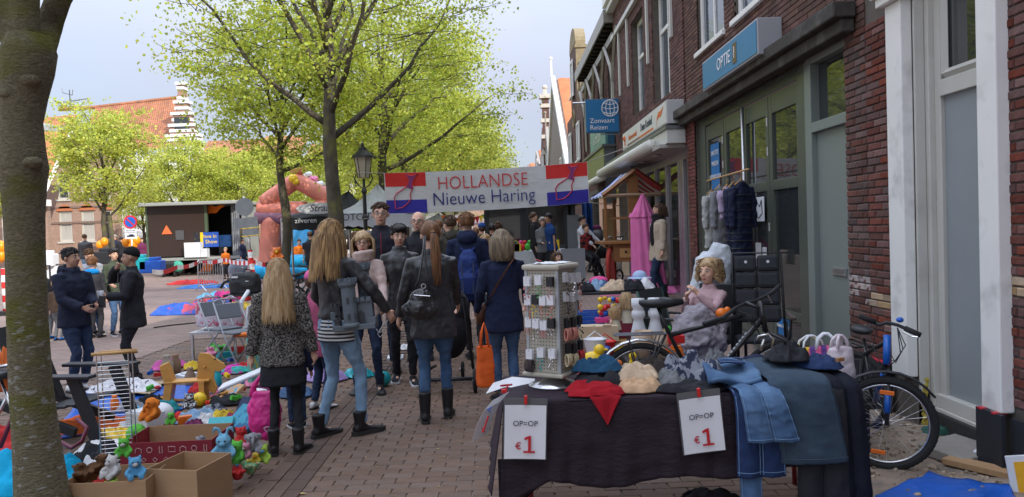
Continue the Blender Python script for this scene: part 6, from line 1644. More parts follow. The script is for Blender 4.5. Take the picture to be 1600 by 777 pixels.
BT=cloth_m('black_tent_cloth',(.025,.026,.028),rough=.7);WT=cloth_m('white_tent_cloth',(.52,.54,.57),rough=.7,bs=3)
y0,y1=18.7,21.7
t=tent('black pop up tent with white oval logo behind the large trunk',P(545,300,20.2),[P(440,341,y0),P(592,338,y0),P(588,332,y1),P(455,338,y1)],BT)
ov=P(500,326,19.1)
obj('oval_logo',MB().tube([(ov.x,ov.y-.12,ov.z),(ov.x,ov.y-.105,ov.z)],.3,24).box((0,0,0),(.001,.001,.001))if False else MB().prism([(ov.x+.52*math.cos(a),ov.z+.14*math.sin(a))for a in[i*PI/12 for i in range(24)]],ov.y-.25,ov.y-.24),WPL,t)
text('lettering','Straat',.24,(ov.x+.08,ov.y-.255,ov.z),mat('black_ink',(.02,.02,.03)),t,shear=.3)
v_=P(478,345,18.65);text('lettering','zilveren',.17,(v_.x,v_.y-.02,v_.z),WPL,t)
t=tent('white pop up tent with dark lettering behind the lamp post',P(590,289,18.9),[P(528,333,17.4),P(652,335,17.4),P(640,328,20.4),P(545,329,20.4)],WT,.28)
v_=P(552,340,17.35);text('lettering','BOTCH',.22,(v_.x,v_.y-.02,v_.z),mat('dark_print',(.03,.05,.06)),t)
tent('pale grey market tent far behind the balding man',P(655,322,34),[P(622,336,32),P(692,336,32),P(688,334,35),P(628,334,35)],cloth_m('grey_tent_cloth',(.36,.37,.38)),.4)
tent('dull grey tent deep in the crowd left of the pink parasol',P(685,334,28),[P(660,346,27),P(706,346,27),P(702,344,29),P(664,344,29)],cloth_m('dull_tent_cloth',(.2,.2,.19)),.25)
pp=P(722,334,30)
pr=thing('parasol','pale pink parasol deep in the crowd under the banner','parasol',(pp.x,30,HG(pp.x,30)))
zp_=pp.z-HG(pp.x,30);obj('canopy',MB().lathe([(.02,zp_),(.5,zp_-.12),(1.0,zp_-.38),(1.02,zp_-.45)],12,cap=False),cloth_m('pink_parasol',(.6,.45,.47)),pr);obj('pole',MB().tube([(0,0,0),(0,0,zp_)],.025,6),MATS['steel'],pr)
bu=thing('bunting','orange red and yellow pennants hung across under the banner','bunting')
a,b_=P(690,336,26),P(760,334,26)
obj('string',MB().tube([a.lerp(b_,t)-Vector((0,0,.15*math.sin(PI*t)))for t in[i/8 for i in range(9)]],.01,4),MATS['rope'],bu)
for k in range(12):
 p=a.lerp(b_,(k+.5)/12)-Vector((0,0,.15*math.sin(PI*(k+.5)/12)))
 obj('pennant',MB().prism([(p.x-.08,p.z),(p.x,p.z-.26),(p.x+.08,p.z)],p.y-.01,p.y),(PO,PR,PY,PG)[k%4],bu)
gb=P(575,356,24)
simple('garland','yellow and green balloon garland under the white tent','garland',MB().tube([P(548+k*4,352+2*math.sin(k),23.5)for k in range(9)],[.12,.16,.14,.17,.13,.16,.15,.12,.1],8),mat('garland_mix',(.6,.65,.03),col2=(.1,.5,.05),c2s=3,c2t=(.48,.55)),smooth=True)
# HERRING STALL WITH DARK FRAME
YH=22.0
def Z(px,py,Y=YH):return P(px,py,Y)
hs_=thing('herring_stall','dark framed glass fronted herring stall below the banner','stall')
DF=paint('anthracite',(.028,.032,.038));sx0,sx1=Z(758,350).x,Z(905,350).x;zr=Z(830,322).z;zc=Z(830,384).z
obj('roof',MB().bx(sx0-.1,sx1+.1,YH-.3,YH+2.2,zr,zr+.2),DF,hs_,bev=.02)
obj('counter',MB().bx(sx0,sx1,YH,YH+.12,.25,zc),paint('counter_grey',(.06,.065,.07)),hs_)
obj('back_wall',MB().bx(sx0,sx1,YH+2.0,YH+2.1,.25,zr),DF,hs_)
for px in(760,816,822,885,896):
 obj('post',MB().bx(Z(px,350).x-.06,Z(px,350).x+.06,YH-.02,YH+.1,.25,zr-.002),DF,hs_)
for a,b_ in((764,813),(825,882)):obj('pane',MB().bx(Z(a,350).x,Z(b_,350).x,YH+.04,YH+.05,zc,zr),glass_m('stall_glass',(.05,.045,.04),.04,1.6),hs_)
obj('side_panel',MB().bx(Z(886,350).x,Z(905,350).x,YH-.04,YH-.021,.25,zr-.3),paint('panel_grey',(.16,.17,.18)),hs_)
# SIGNS, BARRIER, TAPE
def pole_sign(label,px,Y,parts_,lean=0,cat='sign',base_z=0,top=None):
 x=P(px,400,Y).x
 t=thing('sign_post',label,cat,(x,Y,base_z),rot=(0,lean,0))
 obj('pole',MB().tube([(0,0,-.02),(0,0,top)],.028,8),MATS['steel'],t,smooth=True)
 for nm,mb,m in parts_:obj(nm,mb,m,t)
 return t
zc=P(207,347,26).z
ns=pole_sign('round blue no parking sign with red rim before the white house',207,26,[],top=zc+.25)
def disc(r,y0,y1,cz,n=24,ri=0):return MB().prism([(r*math.cos(2*PI*k/n),cz+r*math.sin(2*PI*k/n))for k in range(n)],y0,y1)
obj('plate_rim',disc(.225,-.045,-.032,zc),mat('sign_red',(.55,.02,.04)),ns);obj('plate_centre',disc(.17,-.05,-.0455,zc),mat('sign_blue2',(.01,.10,.45)),ns)
obj('slash',MB().box((0,-.053,zc),(.34,.004,.045),ry=PI/4),MATS['sign_red'],ns)
zq=P(207,363,26).z
obj('sub_plate',MB().bx(-.2,.2,-.045,-.032,zq-.0,zq+.1),WPL,ns);obj('sub_plate',MB().bx(-.2,.2,-.045,-.032,zq-.22,zq-.03),WPL,ns)
obj('arrow',MB().box((0,-.048,zq+.05),(.28,.003,.015)).box((-.12,-.048,zq+.06),(.05,.003,.015),ry=.7).box((.12,-.048,zq+.06),(.05,.003,.015),ry=-.7),MATS['black_ink'],ns);obj('car_symbol',MB().box((0,-.048,zq-.13),(.26,.003,.05)).box((.02,-.048,zq-.09),(.14,.003,.04)),MATS['black_ink'],ns)
zc=P(389,323,20).z;ln_=-.075
ns=pole_sign('back of a round grey traffic sign on leaning striped post',397,20,[],lean=ln_,top=zc+.28)
GB=metal_m('sign_back',(.28,.30,.30),.5)
obj('plate_back',disc(.235,-.05,-.035,zc),GB,ns);obj('sub_plate',MB().bx(-.3,.3,-.05,-.035,zc-.54,zc-.28),GB,ns)
obj('sub_plate',MB().bx(-.14,.3,-.052,-.04,zc-.74,zc-.58),GB,ns)
obj('yellow_frame',MB().tube([(-.16,-.055,zc-.76),(.32,-.055,zc-.76),(.32,-.055,zc-.56),(-.16,-.055,zc-.56)],.014,4,loop=True),PY,ns)
STR=stripes('red_white_bands',(.55,.02,.02),(.7,.7,.68),3.2)
obj('striped_sleeve',MB().tube([(0,0,.25),(0,0,1.3)],.06,10),STR,ns,smooth=True)
x=P(9,470,18).x
ns=thing('barrier_post','red and white banded post at the far left edge','post',(x,18,0));obj('post',MB().tube([(0,0,0),(0,0,1.1)],.07,10),STR,ns,smooth=True);obj('base',MB().box((0,0,.05),(.5,.3,.1)),BLKP,ns)
bf=thing('crowd_barrier','galvanised crowd barrier standing on the open square','barrier',(0,0,0))
a,b_=G(311,455),G(349,450);a.z=b_.z=0;dv=b_-a
up=Vector((0,0,1));zt1=P(311,407,a.y).z
GAL=metal_m('galvanised',(.6,.62,.64),.4)
obj('frame',MB().tube([a+up*.15,a+up*(zt1-.05),a+up*zt1+dv*.03,b_+up*zt1-dv*.03,b_+up*(zt1-.05),b_+up*.15],.022,6,loop=True),GAL,bf)
for k in range(9):obj('bar',MB().tube([a+dv*(k+1)/10+up*.17,a+dv*(k+1)/10+up*zt1],.010,5),GAL,bf)
for p in(a+dv*.08,b_-dv*.08):
 n_=Vector((-dv.y,dv.x,0)).normalized();n_=Vector((.75,-.6,0)).normalized()
 obj('foot',MB().tube([p-n_*.32,p-n_*.05+up*.17,p+n_*.05+up*.17,p+n_*.32],.018,5),GAL,bf)
tape=MB()
pts=[P(238,425,19),P(276,418,21),P(313,408,24.5),P(350,406,24.5),P(398,410,20),P(440,412,20)]
full=[]
for i in range(len(pts)-1):
 for k in range(8):full.append(pts[i].lerp(pts[i+1],k/8)-Vector((0,0,.06*math.sin(PI*k/8))))
full.append(pts[-1])
tp=thing('barrier_tape','red and white barrier tape strung across the square to the crowd barrier','tape')
tape.rings([[p+Vector((0,-.003,.06)),p+Vector((0,-.003,-.06)),p+Vector((0,.003,-.06)),p+Vector((0,.003,.06))]for p in full])
obj('ribbon',tape,stripes('tape_bands',(.6,.03,.03),(.8,.8,.78),3.0,axis='X'),tp)
def balloon(label,px,py,Y,r,m=None):
 p=P(px,py,Y);t=thing('balloon',label,'balloon',p,group='orange balloons')
 obj('envelope',MB().ell((0,0,0),(r,r,r*1.18),12,10),m or ORB,t,smooth=True)
 obj('knot',MB().lathe([(.004,.03),(.02,0),(.0,.03)],6,(0,0,-r*1.2-.02)),m or ORB,t)
ORB=mat('orange_balloon',(.80,.27,.01),rough=.3,var=.05,bump=0)
for i,(px,py)in enumerate(((197,379),(204,374),(209,382),(213,376),(206,386))):
 balloon(['orange balloon lowest left of the bunch at the no parking sign','orange balloon at the top of the bunch at the no parking sign','orange balloon in the middle of the bunch below the sign','orange balloon at the right of the bunch by the sign','orange balloon at the bottom of the bunch by the sign'][i],px,py,27,.14)
balloon('orange balloon left of the twin stem tree, upper',163,378,27,.13);balloon('orange balloon left of the twin stem tree, lower',156,383,27,.13)
balloon('upper orange balloon at the far left edge',2,386,20,.14);balloon('lower orange balloon at the far left edge',2,400,20,.14)
bm_,bt,bb=nodes('clear_vinyl');tr=N(bt,'ShaderNodeBsdfTransparent');mxs=N(bt,'ShaderNodeMixShader');lw_=N(bt,'ShaderNodeLayerWeight');lw_.inputs[0].default_value=.35
bb.inputs['Base Color'].default_value=(.35,.4,.5,1);bb.inputs['Roughness'].default_value=.1
mr_=N(bt,'ShaderNodeMapRange');mr_.inputs[3].default_value=.15;mr_.inputs[4].default_value=.75
bt.links.new(lw_.outputs['Facing'],mr_.inputs[0]);bt.links.new(mr_.outputs[0],mxs.inputs[0]);bt.links.new(tr.outputs[0],mxs.inputs[1]);bt.links.new(bb.outputs[0],mxs.inputs[2]);bt.links.new(mxs.outputs[0],bt.nodes['Material Output'].inputs[0])
p=G(376,441);simple('bubble_ball','clear plastic bubble ball with blue base on the square','ball',MB().ell((0,0,.42),.42,24,16),bm_,(p.x,p.y,0),smooth=True)
cloth_heap('blue mat under the clear bubble ball',(p.x,p.y-.05,0),.5,.35,.12,BLUEC,5,cat='mat')
p=G(420,470)
plush('orange bouncing animal toy between the slide and the leopard jacket girl',(P(432,385,15).x,15,P(432,408,15).z),.35,PO,PY,rz=.3)
simple('crate_stack','dark crate carrying the orange animal toy','crate',MB().bx(P(420,420,15).x,P(442,420,15).x,14.8,15.3,0,P(432,409,15).z),BLKP)
for i,(px,Y,m,lb)in enumerate(((60,24,WPL,'white frame rack with papers at the far left stalls'),(88,25,WPL,'white display board of a stall before the brick house'))):
 x=P(px,420,Y).x;t=thing('display_rack',lb,'rack',(x,Y,0))
 obj('frame',MB().tube([(-.35,0,0),(-.35,0,.95),(.35,0,.95),(.35,0,0)],.03,5),BLKP,t)
 obj('sheet',MB().bx(-.3,.3,-.04,-.02,.3,.9),m,t)
for i,(px,py,m,lb)in enumerate(((70,402,WPL,'white goods on a stall left of the navy jacket man'),(160,398,BLKP,'black case on the stall before the brick house'),(215,408,PT,'turquoise chair bag before the truck'),(238,412,PB,'dark goods beside the truck wheel'))):
 p=P(px,py,25);simple('goods',lb,'goods',MB().box((0,0,.2),(.7,.4,.4)).box((.1,0,.45),(.3,.3,.12)),m,(p.x,25,p.z-.3),bev=.03)
g=G(276,432)
pr=thing('pushchair','dark pushchair with green bag beside the mustard coat woman','pushchair',(g.x-.2,g.y-.3,0))
obj('seat',MB().box((0,0,.5),(.6,.45,.3),rx=.2),BLKP,pr,bev=.05)
for sx in(-.25,.25):obj('wheel',MB().tube([(sx,0,.13),(sx+.06,0,.13)],.13,14),RUB,pr)
obj('bag',MB().ell((.4,0,.45),(.25,.2,.25),10,8),mat('green_bag',(.05,.3,.22)),pr)
g=G(252,425)
pr=thing('motor_scooter','dark mobility scooter beside the bald man in front of the truck','scooter',(g.x,g.y,0))
obj('body',MB().box((0,0,.35),(.6,.9,.3)).box((0,.3,.75),(.5,.15,.6)),BLKP,pr,bev=.08)
for sx in(-.3,.3):
 for sy in(-.35,.35):obj('wheel',MB().tube([(sx-.05,sy,.17),(sx+.05,sy,.17)],.17,14),RUB,pr)
obj('tiller',MB().tube([(0,-.4,.4),(0,-.3,1.0)],.03,6),BLK,pr)
# FOREGROUND STALL
TZ=.72;TY0,TY1=4.07,4.78;TX0,TX1=-.03,1.86
tb=thing('market_table','folding market table with dark red steel legs under the dark velvet cloth','table',((TX0+TX1)/2,(TY0+TY1)/2,0))
w_,d_=(TX1-TX0)/2,(TY1-TY0)/2
obj('tabletop',MB().bx(-w_,w_,-d_,d_,TZ-.035,TZ-.008),WOODL,tb)
LEGR=paint('dark_red_steel',(.22,.015,.02))
for sx in(-1,1):
 for sy in(-1,1):obj('leg',MB().tube([(sx*(w_-.12),sy*(d_-.08),0),(sx*(w_-.12),sy*(d_-.08),TZ-.036)],.015,8),LEGR,tb,smooth=True)
 obj('cross_bar',MB().tube([(sx*(w_-.12),-d_+.08,.2),(sx*(w_-.12),d_-.08,.2)],.011,6),LEGR,tb)
VEL=mat('purple_velvet',(.020,.013,.018),rough=.85,var=.35,vs=6,bump=.9,bs=20,bdist=.012,stretch=(1,1,2.5),spec=.25)
VEL.node_tree.nodes['Principled BSDF'].inputs['Sheen Weight'].default_value=.12
VEL.node_tree.nodes['Principled BSDF'].inputs['Sheen Tint'].default_value=(.35,.22,.3,1)
cl_=MB()
cl_.sheet(lambda u,v:(TX0-.012+(TX1-TX0+.024)*u,TY0-.012+(TY1-TY0+.02)*v,TZ+.004*noise.noise(Vector((u*9,v*5,2)))),30,12,.006,(0,0,-1))
def hemz(x):
 t=(x-TX0)/(TX1-TX0)
 return.31-.025*math.sin(t*5)-(.14*max(0,1-abs(t+.02)/.14))+.02*math.sin(t*17)
def front(u,v):
 x=TX0-.012+(TX1-TX0+.024)*u
 z=TZ-.002-v*(TZ-hemz(x))
 fold=.016*math.sin(x*15+2*math.sin(x*3))+.010*math.sin(x*37+v*2)
 return(x-.03*v*(1 if u<.03 else 0),TY0-.014-v*.05-abs(fold)*v**.8-.01*noise.noise(Vector((x*4,v*5,0))),z)
def side(u,v):
 y=TY0-.014+(TY1-TY0)*u
 z=TZ-.002-v*(TZ-.24-.08*u)
 return(TX0-.013-v*.075-.02*abs(math.sin(y*17))*v,y-.045*v*(1-u),z)
cl_.sheet(front,120,22,.005,(0,1,0));cl_.sheet(side,30,16,.005,(1,0,0))
cl_.sheet(lambda u,v:(TX0-.05+.2*u,TY0-.02-.03*math.sin(u*6)*v,TZ-.3-(.38+.0*u)*v*(1-.55*u)),14,10,.005,(0,1,0))
tag(obj('tablecloth',cl_,VEL,smooth=True),'near black purple velvet cloth draped over the front market table','tablecloth')
RI=mat('price_red',(.50,.02,.03),rough=.5,bump=0);SLEEVE=glass_m('plastic_sleeve',(.12,.12,.12),.15,1.4)
def price(label,px0,px1,py0,py1,lean=0,big=True,txt=True,Y=TY0-.115):
 c=P((px0+px1)/2,(py0+py1)/2,Y);W=(px1-px0)/F*Y;H=(py1-py0)/F*Y
 t=thing('price_card',label,'price card',c,rot=(.04,lean,0))
 obj('sleeve',MB().bx(-W/2-.006,W/2+.006,.002,.004,-H/2-.006,H/2+.035),SLEEVE,t)
 obj('paper',MB().sheet(lambda u,v:(-W/2+W*u,.006*math.sin(u*3)-.008,-H/2+H*v),8,8,.001,(0,1,0)),PAPER,t)
 text('lettering','OP=OP',.04,(0,-.0105,H*.16),MATS['black_ink'],t,ext=.0004)
 obj('figure_one',MB(Matrix.Translation((.022,0,-H*.22))).prism([(-.03,-.045),(.03,-.045),(.03,-.035),(.009,-.035),(.009,.045),(-.002,.045),(-.026,.034),(-.026,.022),(-.006,.028),(-.006,-.035),(-.03,-.035)],-.0135,-.0115),RI,t)
 text('lettering','€',.05,(-.035,-.0105,-H*.26),RI,t,ext=.0004,off=.0006)
 obj('peg',MB().box((0,-.012,H/2+.03),(.016,.02,.045)),PR,t,bev=.002)
 return t
price('left OP=OP 1 euro price card pinned to the dark velvet cloth',788,853,632,718,lean=.05)
price('right OP=OP 1 euro price card pinned beside the blue jeans',1064,1129,620,708,lean=-.09)
def curved(label,pts,wv,m=PAPER):
 mb=MB();pts=[Vector(p)for p in pts];wv=Vector(wv)
 def fn(u,v):
  k=min(len(pts)-2,int(u*(len(pts)-1)));q=u*(len(pts)-1)-k
  return pts[k].lerp(pts[k+1],q)+wv*(v-.5)
 mb.sheet(fn,12,3,.0015,(0,.6,.6));return tag(obj('price_sheet',mb,m),label,'price card')
yy=4.12
pp_=[P(783,619,yy),P(770,634,yy-.06),P(758,657,yy-.09),P(750,684,yy-.09)]
o=curved('white price sheet curling down off the left corner of the table',pp_,(.085,.10,.02))
mk=MB().tube([P(768,637,yy-.1),P(762,640,yy-.1),P(767,644,yy-.1)],.004,5);obj('mark',mk,PB,o)
mk=MB().tube([P(763,650,yy-.13),P(756,672,yy-.14),P(753,669,yy-.14)],.005,5).ell(P(755,674,yy-.14),.009,6,5);obj('mark',mk,RI,o)
o=curved('price sheet lying flat behind the left table corner',[P(765,607,4.35),P(795,597,4.5),P(832,600,4.55)],(.04,.14,.03))
obj('mark',MB().tube([P(782,603,4.38),P(800,601,4.42)],.006,5),RI,o)
simple('binder_clip','red clip holding the curled price sheet at the table corner','clip',MB().box((0,0,0),(.03,.02,.02)).box((.012,0,.015),(.008,.008,.04),ry=.6),PR,P(788,611,4.08),bev=.002)
# rotating rack
RX,RY=P(866,600,4.46).x,4.46
rk=thing('display_rack','rotating cream pegboard tower of earrings and hair ties on chrome foot','display rack',(RX,RY,TZ),.98)
PEG=mat('pegboard_cream',(.42,.39,.31),rough=.55,var=.06)
zb,zt2=.075,.70;hw=.105
obj('foot',MB().lathe([(.148,.004),(.15,.01),(.06,.04),(.02,.07),(.018,.11)],28),CHROME,rk,smooth=True)
for k in range(4):
 p_=MB(Matrix.Rotation(k*PI/2,4,'Z'))
 p_.bx(-hw+.012,hw-.012,-hw,-hw+.006,zb+.02,zt2-.02)
 o=obj('pegboard',p_,PEG,rk)
 if k in(0,3):
  hl=MB(Matrix.Rotation(k*PI/2,4,'Z'))
  for i in range(9):
   for j in range(30):
    x,z=-hw+.025+i*.02,zb+.04+j*.0195
    hl.box((x,-hw-.0006,z),(.006,.001,.006))
  ho=obj('peg_holes',hl,mat('hole_dark',(.05,.045,.04)),o,kind='stuff')
 obj('corner_post',MB(Matrix.Rotation(k*PI/2,4,'Z')).bx(-hw-.006,-hw+.012,-hw-.006,-hw+.012,zb+.02,zt2-.02),paint('corner_plastic',(.36,.38,.38)),rk)
obj('top_plate',MB().bx(-hw-.02,hw+.02,-hw-.02,hw+.02,zt2-.02,zt2+.012),PEG,rk,bev=.012)
obj('base_plate',MB().bx(-hw-.03,hw+.03,-hw-.03,hw+.03,zb-.005,zb+.018),PEG,rk,bev=.008)
CW=mat('card_white',(.66,.66,.67),rough=.6,var=.03);CB=mat('card_black',(.02,.02,.022),rough=.5)
PKM=[mat('coral_hair_tie',(.48,.20,.15),rough=.8),mat('cream_hair_tie',(.50,.42,.26),rough=.8),mat('red_hair_tie',(.45,.04,.04),rough=.8),mat('pink_bead',(.5,.18,.18)),mat('dark_bead',(.06,.045,.045)),CHROME,mat('teal_bead',(.05,.28,.3))]
RM=Matrix.Translation((RX,RY,TZ))@Matrix.Rotation(.98,4,'Z')
rj=random.Random(4)
def jew(label,face,x,z,m,dm,kind,w=.042,h=.055):
 M_=RM@Matrix.Rotation(face*PI/2,4,'Z')@Matrix.Translation((x,-hw-.035,z))
 t=thing('jewellery_card',label,'jewellery card',M_.to_translation(),rot=M_.to_euler())
 obj('hook',MB().tube([(0,.034,.012),(0,-.01,.012),(0,-.014,.02)],.0016,4),CHROME,t)
 c=MB()
 for k in range(3):c.bx(-w/2+k*.0015,w/2+k*.0015,-.008+k*.008,-.0065+k*.008,-h+.02,.02)
 obj('card',c,m,t)
 d=MB()
 if kind=='hoop':
  for sg in(-1,1):d.tube([(sg*w*.27+.010*math.cos(a),-.011,-h-.002+.018*math.sin(a))for a in[i*PI/5 for i in range(10)]],.0022,4,loop=True)
 elif kind=='tie':
  for k in range(5):d.tube([(-.02+k*.01+.004*math.cos(a),-.004+.014*math.cos(a),-h-.018+.034*math.sin(a))for a in[i*PI/6 for i in range(12)]],.0042,5,loop=True)
 else:
  for k in range(7):d.ell((rj.uniform(-.018,.018),-.010+rj.uniform(-.004,.004),-h+.015-k*.011),rj.uniform(.004,.008),6,5)
 obj({'hoop':'earrings','tie':'hair_ties','bead':'beads'}[kind],d,dm,t)
rows=[('top',.62),('second',.50),('third',.37),('fourth',.245),('lowest',.125)]
kinds={('L',0):[(CW,PKM[3],'bead'),(CW,mat('green_bead',(.1,.35,.1)),'bead'),(CB,PKM[3],'bead')],('L',1):[(CW,PKM[0],'bead'),(CB,PY,'bead'),(CW,PKM[0],'bead'),(CW,PKM[0],'bead')],('L',2):[(CW,PKM[0],'hoop'),(CW,CHROME,'bead'),(CW,PKM[3],'hoop'),(CB,CHROME,'hoop')],('L',3):[(CW,PKM[4],'tie'),(CW,PKM[6],'bead'),(CW,CHROME,'bead')],('R',0):[(CW,PKM[4],'bead'),(CW,PKM[5],'bead'),(CW,PKM[0],'bead')],('R',1):[(CW,PKM[4],'bead'),(CW,PKM[5],'hoop'),(CW,PKM[0],'bead')],('R',2):[(CB,PKM[0],'tie'),(CB,PKM[0],'tie'),(CB,PKM[4],'bead')],('R',3):[(CB,PKM[1],'tie'),(CB,PKM[1],'tie'),(CB,PKM[2],'tie')]}
zr_={'L':(.63,.525,.385,.215),'R':(.64,.53,.39,.235)}
ords=('first','second','third','fourth')
cnm={CW.name:'white',CB.name:'black'}
for(sd_,r_),L_ in kinds.items():
 face=3 if sd_=='L' else 0
 for i,(m,dm,kd)in enumerate(L_):
  x=-.075+.15*i/max(1,len(L_)-1)
  jew('%s %s card, %s from left, %s row, %s rack face'%(cnm[m.name],{'hoop':'hoop earring','bead':'bead jewellery','tie':'hair tie'}[kd],ords[i],('top','second','third','lowest')[r_],'left' if sd_=='L' else 'right'),face,x,zr_[sd_][r_]+rj.uniform(-.008,.008),m,dm,kd)
fo_=MB().sheet(lambda u,v:(-.11+.2*u,-.09+.16*v,.716+.01*noise.noise(Vector((u*4,v*4,1)))),8,8,.002)
t=tag(obj('price_sheet',fo_,PAPER,loc=(RX,RY,TZ),rz=.98),'white paper with red 1 lying on top of the display rack','price card')
text('lettering','1',.09,(RX-.07,RY-.02,TZ+.735),RI,None,rot=(.2,0,.6),ext=.0005);TEXTS[-1].parent=None
TEXTS[-1]['label']='red figure one printed on the sheet on top of the display rack';TEXTS[-1]['category']='lettering'
# folded clothes
REDJ=cloth_m('red_jersey',(.33,.012,.02));CREAM=cloth_m('cream_linen',(.50,.38,.26));BRN=cloth_m('dark_brown_cloth',(.04,.032,.028));DKD=cloth_m('dark_teal_denim',(.02,.07,.13))
ZEB=mat('zebra_print',(.20,.21,.24),rough=.9,var=.1,bump=.5,bs=9,col2=(.02,.025,.05),c2s=13,c2t=(.50,.53),stretch=(1.6,.5,1))
SLATE=mat('slate_denim',(.030,.052,.078),rough=.9,var=.2,vs=9,bump=.5,bs=30,col2=(.05,.08,.11),c2s=5,c2t=(.4,.8))
def tp(px,py):return P(px,py,4.2)
def at(px,Y,z=TZ+.008):return Vector((P(px,600,Y).x,Y,z))
def front_drop(y0,ln=.3):
 def f(x,y):
  return 0
 return f
cloth_heap('red jersey spread at the front edge beside the rack foot',at(930,4.19),.16,.12,.05,REDJ,2)
tri_=MB().sheet(lambda u,v:(-.085+.17*u*(1-v)+.09*v+.0,-.012*math.sin(u*6)*(1-v)-.012-.02*v,.02-.15*v),12,8,.008,(0,1,0))
tag(obj('cloth',tri_,REDJ,loc=(at(945,4.05).x,4.05,TZ),smooth=True),'red pointed cloth corner hanging over the table edge below the red jersey','clothes')
cloth_heap('black folded shirt between the red jersey and the blue one',at(938,4.32,TZ+.045),.15,.11,.06,BLACKC,3)
cloth_heap('dark blue folded trousers on top of the pile beside the rack',at(935,4.36,TZ+.10),.14,.09,.07,DKD,4)
cloth_heap('upper cream folded trousers beside the blue pile',at(992,4.32,TZ+.06),.13,.10,.06,CREAM,5)
cloth_heap('lower peach folded shirt under the cream trousers',at(996,4.22),.13,.10,.06,cloth_m('peach_linen',(.52,.34,.20)),6)
cloth_heap('dark brown cloth heap between the cream pile and zebra print',at(1022,4.5,TZ+.03),.14,.1,.09,BRN,7,rz=-.5)
cloth_heap('grey zebra print garment heaped at the middle of the table',at(1084,4.36),.20,.2,.15,ZEB,8,peak=1.2)
cloth_heap('plain grey part of a sweater left of the zebra print',at(1052,4.30),.10,.13,.08,GREYC,9)
cloth_heap('small grey rolled sock behind the zebra print',at(1118,4.6,TZ+.08),.06,.05,.07,GREYC,10)
cloth_heap('black crumpled garment under the zebra print',at(1080,4.16),.2,.08,.04,BLACKC,12)
def trousers(label,x0,x1,y,zt_,zb_,m,yb=.35,flare=.02,seam=None,hem=True,nleg=2,off=0,slant=0.0,bulge=.02):
 """folded trousers hanging over the front edge of the table, legs side by side, seams and hems built on"""
 t=thing('trousers',label,'trousers',(x0,y,0))
 W=x1-x0
 for k in range(nleg):
  a=W*k/nleg;b_=W*(k+1)/nleg
  def fn(u,v,a=a,b_=b_,k=k):
   x=a+(b_-a)*u
   if v<.25:
    q=v/.25;return(x+slant*.2*q,yb*(1-q),zt_+.03-.02*q+.016*math.sin(u*PI)+.008*math.sin(q*9+k))
   q=(v-.25)/.75
   return(x*(1+flare*q)+slant*q-W*flare*q*.5,-.02-.04*math.sin(min(1,q*3)*PI/2)-bulge*math.sin(u*PI)-.012*abs(noise.noise(Vector((x*9+k,q*7,y*9))))-.010*abs(noise.noise(Vector((x*26,q*11,2))))-off,zt_+.01-(zt_-zb_)*q)
  lg=obj('leg',MB().sheet(fn,14,34,.012,(0,.7,-.4)),m,t,smooth=True)
  sm_=MB()
  for uu in(.06,.94):sm_.tube([Vector(fn(uu,v))-Vector((0,.003,0))for v in[.05+.93*i/20 for i in range(21)]],.0022,4)
  if hem:
   sm_.tube([Vector(fn(u,.955))-Vector((0,.003,0))for u in[i/10 for i in range(11)]],.0022,4)
  obj('seam',sm_,seam or m,lg)
 return t
SE1=mat('light_stitch',(.13,.22,.36));SE2=mat('grey_stitch',(.05,.08,.11))
JM=mat('mid_blue_jeans',(.05,.105,.20),rough=.9,var=.25,vs=7,bump=.6,bs=22,bdist=.01,col2=(.12,.21,.33),c2s=4.5,c2t=(.4,.75),stretch=(1,1,.6))
JN=mat('indigo_jeans',(.014,.032,.095),rough=.9,var=.25,vs=7,bump=.5,bs=22,bdist=.01)
def X_(px,Y=TY0-.05):return P(px,600,Y).x
zf=lambda py,Y=TY0-.07:P(1200,py,Y).z
trousers('lowest light blue jeans leg showing below the indigo jeans',X_(1149),X_(1182),TY0-.035,TZ,zf(800),JM,nleg=1,seam=SE1)
trousers('indigo jeans hanging under the light blue pair',X_(1143),X_(1216),TY0-.06,TZ+.01,zf(742),JN,nleg=2,seam=SE1)
trousers('light blue jeans hanging in front at the middle of the right stall',X_(1144),X_(1208),TY0-.15,TZ+.03,zf(681),JM,nleg=2,seam=SE1,flare=.22,slant=.05)
t=thing('jeans','folded waist of the light blue jeans lying on the table edge','trousers',(X_(1160),TY0+.13,TZ+.05),rz=-.12)
obj('waist',MB().sheet(lambda u,v:(-.15+.28*u,-.13+.3*v,.075-.05*(1-v)**3+.014*math.sin(u*7+v*4)+.01*math.sin(v*13)),20,20,.03,(0,0,-1)),JM,t,smooth=True)
obj('waistband',MB().tube([(-.13+.26*k/8,-.132-.012*math.sin(k),.02+.014*math.sin(k*.9))for k in range(9)],.014,6),JM,t,smooth=True)
obj('pocket',MB().sheet(lambda u,v:(-.07+.13*u,-.06+.1*v,.105+.004*math.sin(u*5)),8,6,.006,(0,0,-1)),JN,t,smooth=True)
obj('seam',MB().tube([(-.07,-.06,.112),(.06,-.06,.112),(.06,.04,.115),(-.07,.04,.115)],.002,4,loop=True),SE1,t)
trousers('wide slate blue trousers hanging right of the light jeans',X_(1196),X_(1290),TY0-.075,TZ+.07,zf(722),SLATE,nleg=1,seam=SE2,flare=.10,slant=.06,yb=.5,bulge=.03)
trousers('black trousers hanging behind the slate blue pair',X_(1238),X_(1316),TY0-.04,TZ+.02,zf(800),BLACKC,nleg=2)
trousers('navy black trousers at the right end of the table',X_(1293),X_(1344),TY0-.02,TZ+.04,zf(800),cloth_m('navy_black',(.012,.014,.022)),nleg=2,flare=.15,slant=.03,yb=.6)
t=cloth_heap('folded dark denim with brown label at the right of the black bundle',at(1277,4.3,TZ+.09),.11,.16,.06,JN,14,rz=.5)
obj('label_patch',MB().box((.03,-.13,.05),(.05,.02,.02)),mat('leather_patch',(.3,.15,.06)),t)
